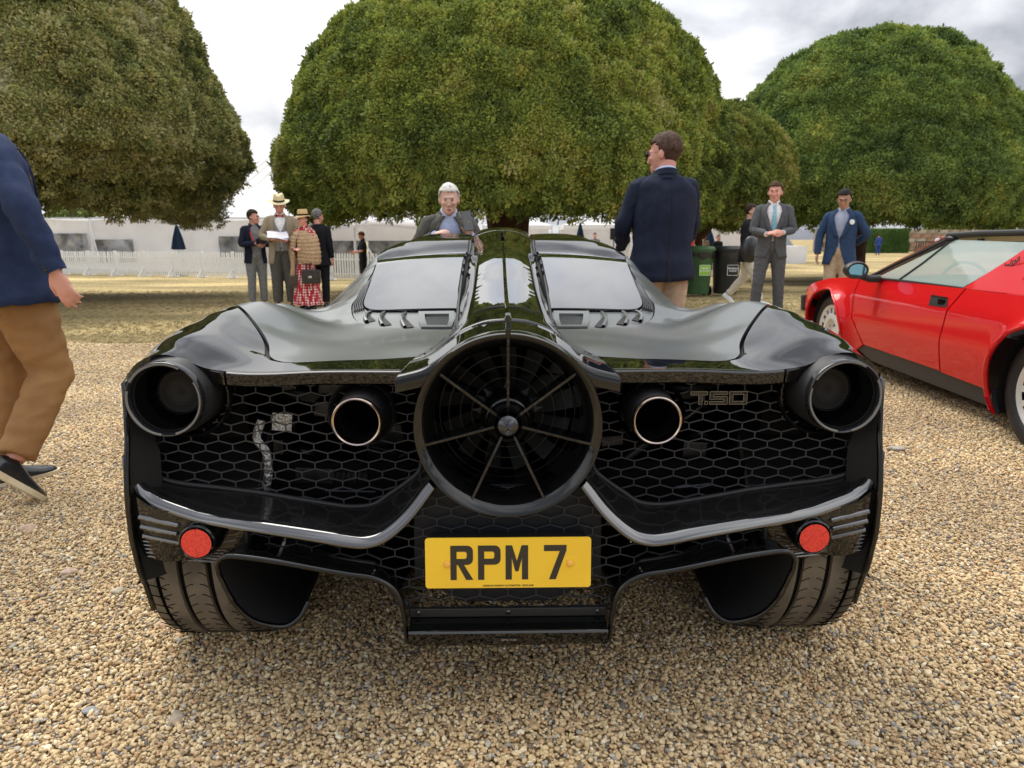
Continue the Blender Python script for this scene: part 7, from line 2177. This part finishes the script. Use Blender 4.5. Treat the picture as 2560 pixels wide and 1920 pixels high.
# hedge, stone wall, railing, dark gazebo, on the right
HEDGE = leaf_mat('hedge_leaf', [(0, (.02, .042, .012)), (.5, (.04, .075, .018)), (1, (.065, .10, .026))])
hg = empty('clipped_hedge', (35.2, 70, gz), 0, 'clipped dark green hedge block far behind the man in the blue blazer', 'hedge')
mb = MB(); mb.box((0, 1.2, 1.0), (2.9, 1.0, 1.0)); mb.build('hedge_core', CORE, hg)
n_ = 5200; P_ = np.stack([rng.uniform(-3.0, 3.0, n_), rng.uniform(0, .35, n_), rng.uniform(.02, 2.15, n_)], 1); P_[:, 0] *= (1 + .05 * (2.15 - P_[:, 2]))
top_ = rng.random(n_) < .22; P_[top_, 2] = 2.1 + .1 * rng.random(top_.sum()); P_[top_, 1] = rng.uniform(0, 2.2, top_.sum())
o = points_object('hedge_leaves', P_, np.stack([np.full(n_, 1.2) + rng.normal(0, .4, n_), rng.normal(0, .4, n_), rng.normal(0, .5, n_)], 1), np.tile([[.17, .17, .17]], (n_, 1)), rng.integers(0, 5, n_), sprig_group(HEDGE), hg); o['kind'] = 'stuff'
sw = empty('stone_wall', (48, 78, gz), 0, 'old stone and brick garden wall far away above the red car', 'wall')
SM = [mat('wall_stone_a', (.30, .25, .19), .9, var=.25, vscale=3), mat('wall_stone_b', (.38, .33, .25), .9, var=.25, vscale=3), mat('wall_stone_c', (.33, .20, .14), .9, var=.25, vscale=3)]
mb = MB(); mb.box((0, .5, 1.15), (15.2, .35, 1.15)); mb.build('mortar', mat('mortar', (.25, .22, .18), .95), sw)
bmesh_ = None
for j in range(5):
    for i in range(26):
        x = -14.4 + i * 1.15 + (j % 2) * .55; k = int(rng.integers(0, 3))
        nm = 'stone_block'
        if (k, 'sb') not in PK:
            m_ = MB(); m_.box((0, 0, 0), (.55, .20, .215)); o = m_.build(nm, SM[k], sw, smooth=False, bevel=.04); PK[(k, 'sb')] = o.data
        else:
            o = bpy.data.objects.new(nm, PK[(k, 'sb')]); COL.objects.link(o); o.parent = sw
        o.location = (x, .14 + .03 * rng.random(), .25 + j * .46)
rl = empty('railing', (39.5, 66, gz), 0, 'dark iron railing in front of the far stone wall', 'railing')
for i in range(26): mb = MB(); mb.box((-2.6 + i * .21, 0, .55), (.025, .02, .55)); mb.build('baluster', M['rubber'], rl, smooth=False)
mb = MB(); mb.box((0, 0, 1.10), (2.75, .035, .035)); mb.build('top_rail', M['rubber'], rl, smooth=False)
gzb = stall(29.2, 36, 42, 3.0, 2.0, 'dark grey gazebo roof above the red car at the right edge', None, mat('grey_canvas', (.06, .06, .065), .7))
mb = MB(); mb.box((0, 0, 2.15), (.75, .03, .34)); mb.box((.0, 0, 1.0), (.02, .02, 1.0)); o = mb.build('purple_flag', mat('purple_cloth', (.16, .06, .42), .7), None, smooth=False); o.location = (30.4, 41.5, gz); tag(o, 'purple banner beside the dark grey gazebo', 'banner')
# distant greenery
FARM = leaf_mat('far_tree_leaf', [(0, (.03, .045, .014)), (.5, (.07, .095, .03)), (1, (.12, .13, .045))])
def far_tree(x, y, r_, h_, label, seed, n=2600):
    root = empty('broadleaf_tree', (x, y, gz), 0, label, 'tree', 'distant trees'); rg = np.random.default_rng(seed)
    u = rg.normal(0, 1, (n, 3)); u /= np.linalg.norm(u, axis=1)[:, None]; u *= (.72 + .28 * rg.random((n, 1)))
    for k in range(n): u[k] *= 1 + .35 * noise.noise(Vector(u[k]) * 2.2 + Vector((seed, 0, 0)))
    P_ = u * np.array([r_, r_, h_ * .46]) + np.array([0, 0, h_ * .56])
    rot = np.stack([rg.uniform(0, 3, n), rg.uniform(0, 3, n), rg.uniform(0, 6, n)], 1)
    c_ = points_object('crown', P_, rot, np.full((n, 3), r_ * .13), rg.integers(0, 5, n), sprig_group(FARM), root); c_['kind'] = 'stuff'
    mb = MB(); mb.ball((0, 0, h_ * .56), (r_ * .68, r_ * .68, h_ * .32)); mb.build('inner_crown', CORE, root)
    mb = MB(); mb.tube([(0, 0, 0), (0, 0, h_ * .45)], [.35, .25], 10); mb.build('trunk', BARK, root)
for i, (x, y, r_, h_, lb) in enumerate(((-40, 72, 5.2, 4.6, 'round distant tree nearest the left edge of the photo'), (-33, 75, 4.8, 4.4, 'distant bushy tree above the grey site cabins'), (-27, 78, 4.4, 3.9, 'distant low tree behind the left marquee roof'),
        (62, 95, 6.5, 5.2, 'distant tree above the stone wall at the right edge'), (74, 98, 7, 5.0, 'distant tree at the far right behind the grey gazebo'), (22, 110, 6, 4.4, 'distant tree between the small white tent and the hedge'), (31, 105, 6, 4.9, 'distant tree rising behind the clipped hedge'))):
    far_tree(x, y, r_, h_, lb, 40 + i)
# small far people
def far_person(x, y, H, yaw, top, legs_, label, hair=('dark', (.04, .025, .02)), skirt=False):
    person('person', (x, y, ground_z(x, y)), yaw, H, label, dict(low=True, jacket=top, trousers=legs_, skin='pink', shoes=BROWNL, hair=hair, front='closed', face=False, seed=int(x * 3)))
C_B2 = cloth('royal_blue_suit', (.035, .07, .26)); C_RED = cloth('red_wool', (.40, .03, .03))
far_person(31.4, 62, 1.78, R(170), C_B2, C_B2, 'tiny man in blue suit walking away by the far hedge')
far_person(7.15, 27, 1.60, R(10), C_CREAM, C_LGREY, 'person in cream jacket just right of the navy blazer, behind the green bin')
far_person(9.9, 29, 1.62, R(-10), C_LGREY, C_GTR, 'person in pale grey top behind the green bin', ('white2', (.6, .58, .55)))
far_person(10.85, 29.5, 1.70, R(5), C_GREY, C_GTR, 'man in grey jacket standing behind the black bin')
far_person(8.4, 29.5, 1.55, R(20), C_BLACK, C_BLACK, 'person in black beside the navy parasol')
far_person(2.2, 32, 1.60, R(0), C_BLACK, C_GTR, 'distant person in black, left of the loudspeaker')
far_person(3.6, 31.5, 1.66, R(0), C_LGREY, C_GTR, 'distant person in light grey standing beside the loudspeaker')
far_person(38.0, 64, 1.7, R(0), C_BLACK, C_BLACK, 'far person in black at the left end of the railing')
far_person(41.2, 67, 1.75, R(0), C_BLAZER, C_CREAM, 'far man in blue jacket by the railing above the red car')
far_person(39.4, 67, 1.7, R(0), C_WHITE, C_GTR, 'far person in white by the railing')
far_person(44.5, 67, 1.65, R(0), C_RED, C_GTR, 'far person in red near the stone wall')
# ring and small extras on the walking man's hand
w_ = PK['walk']
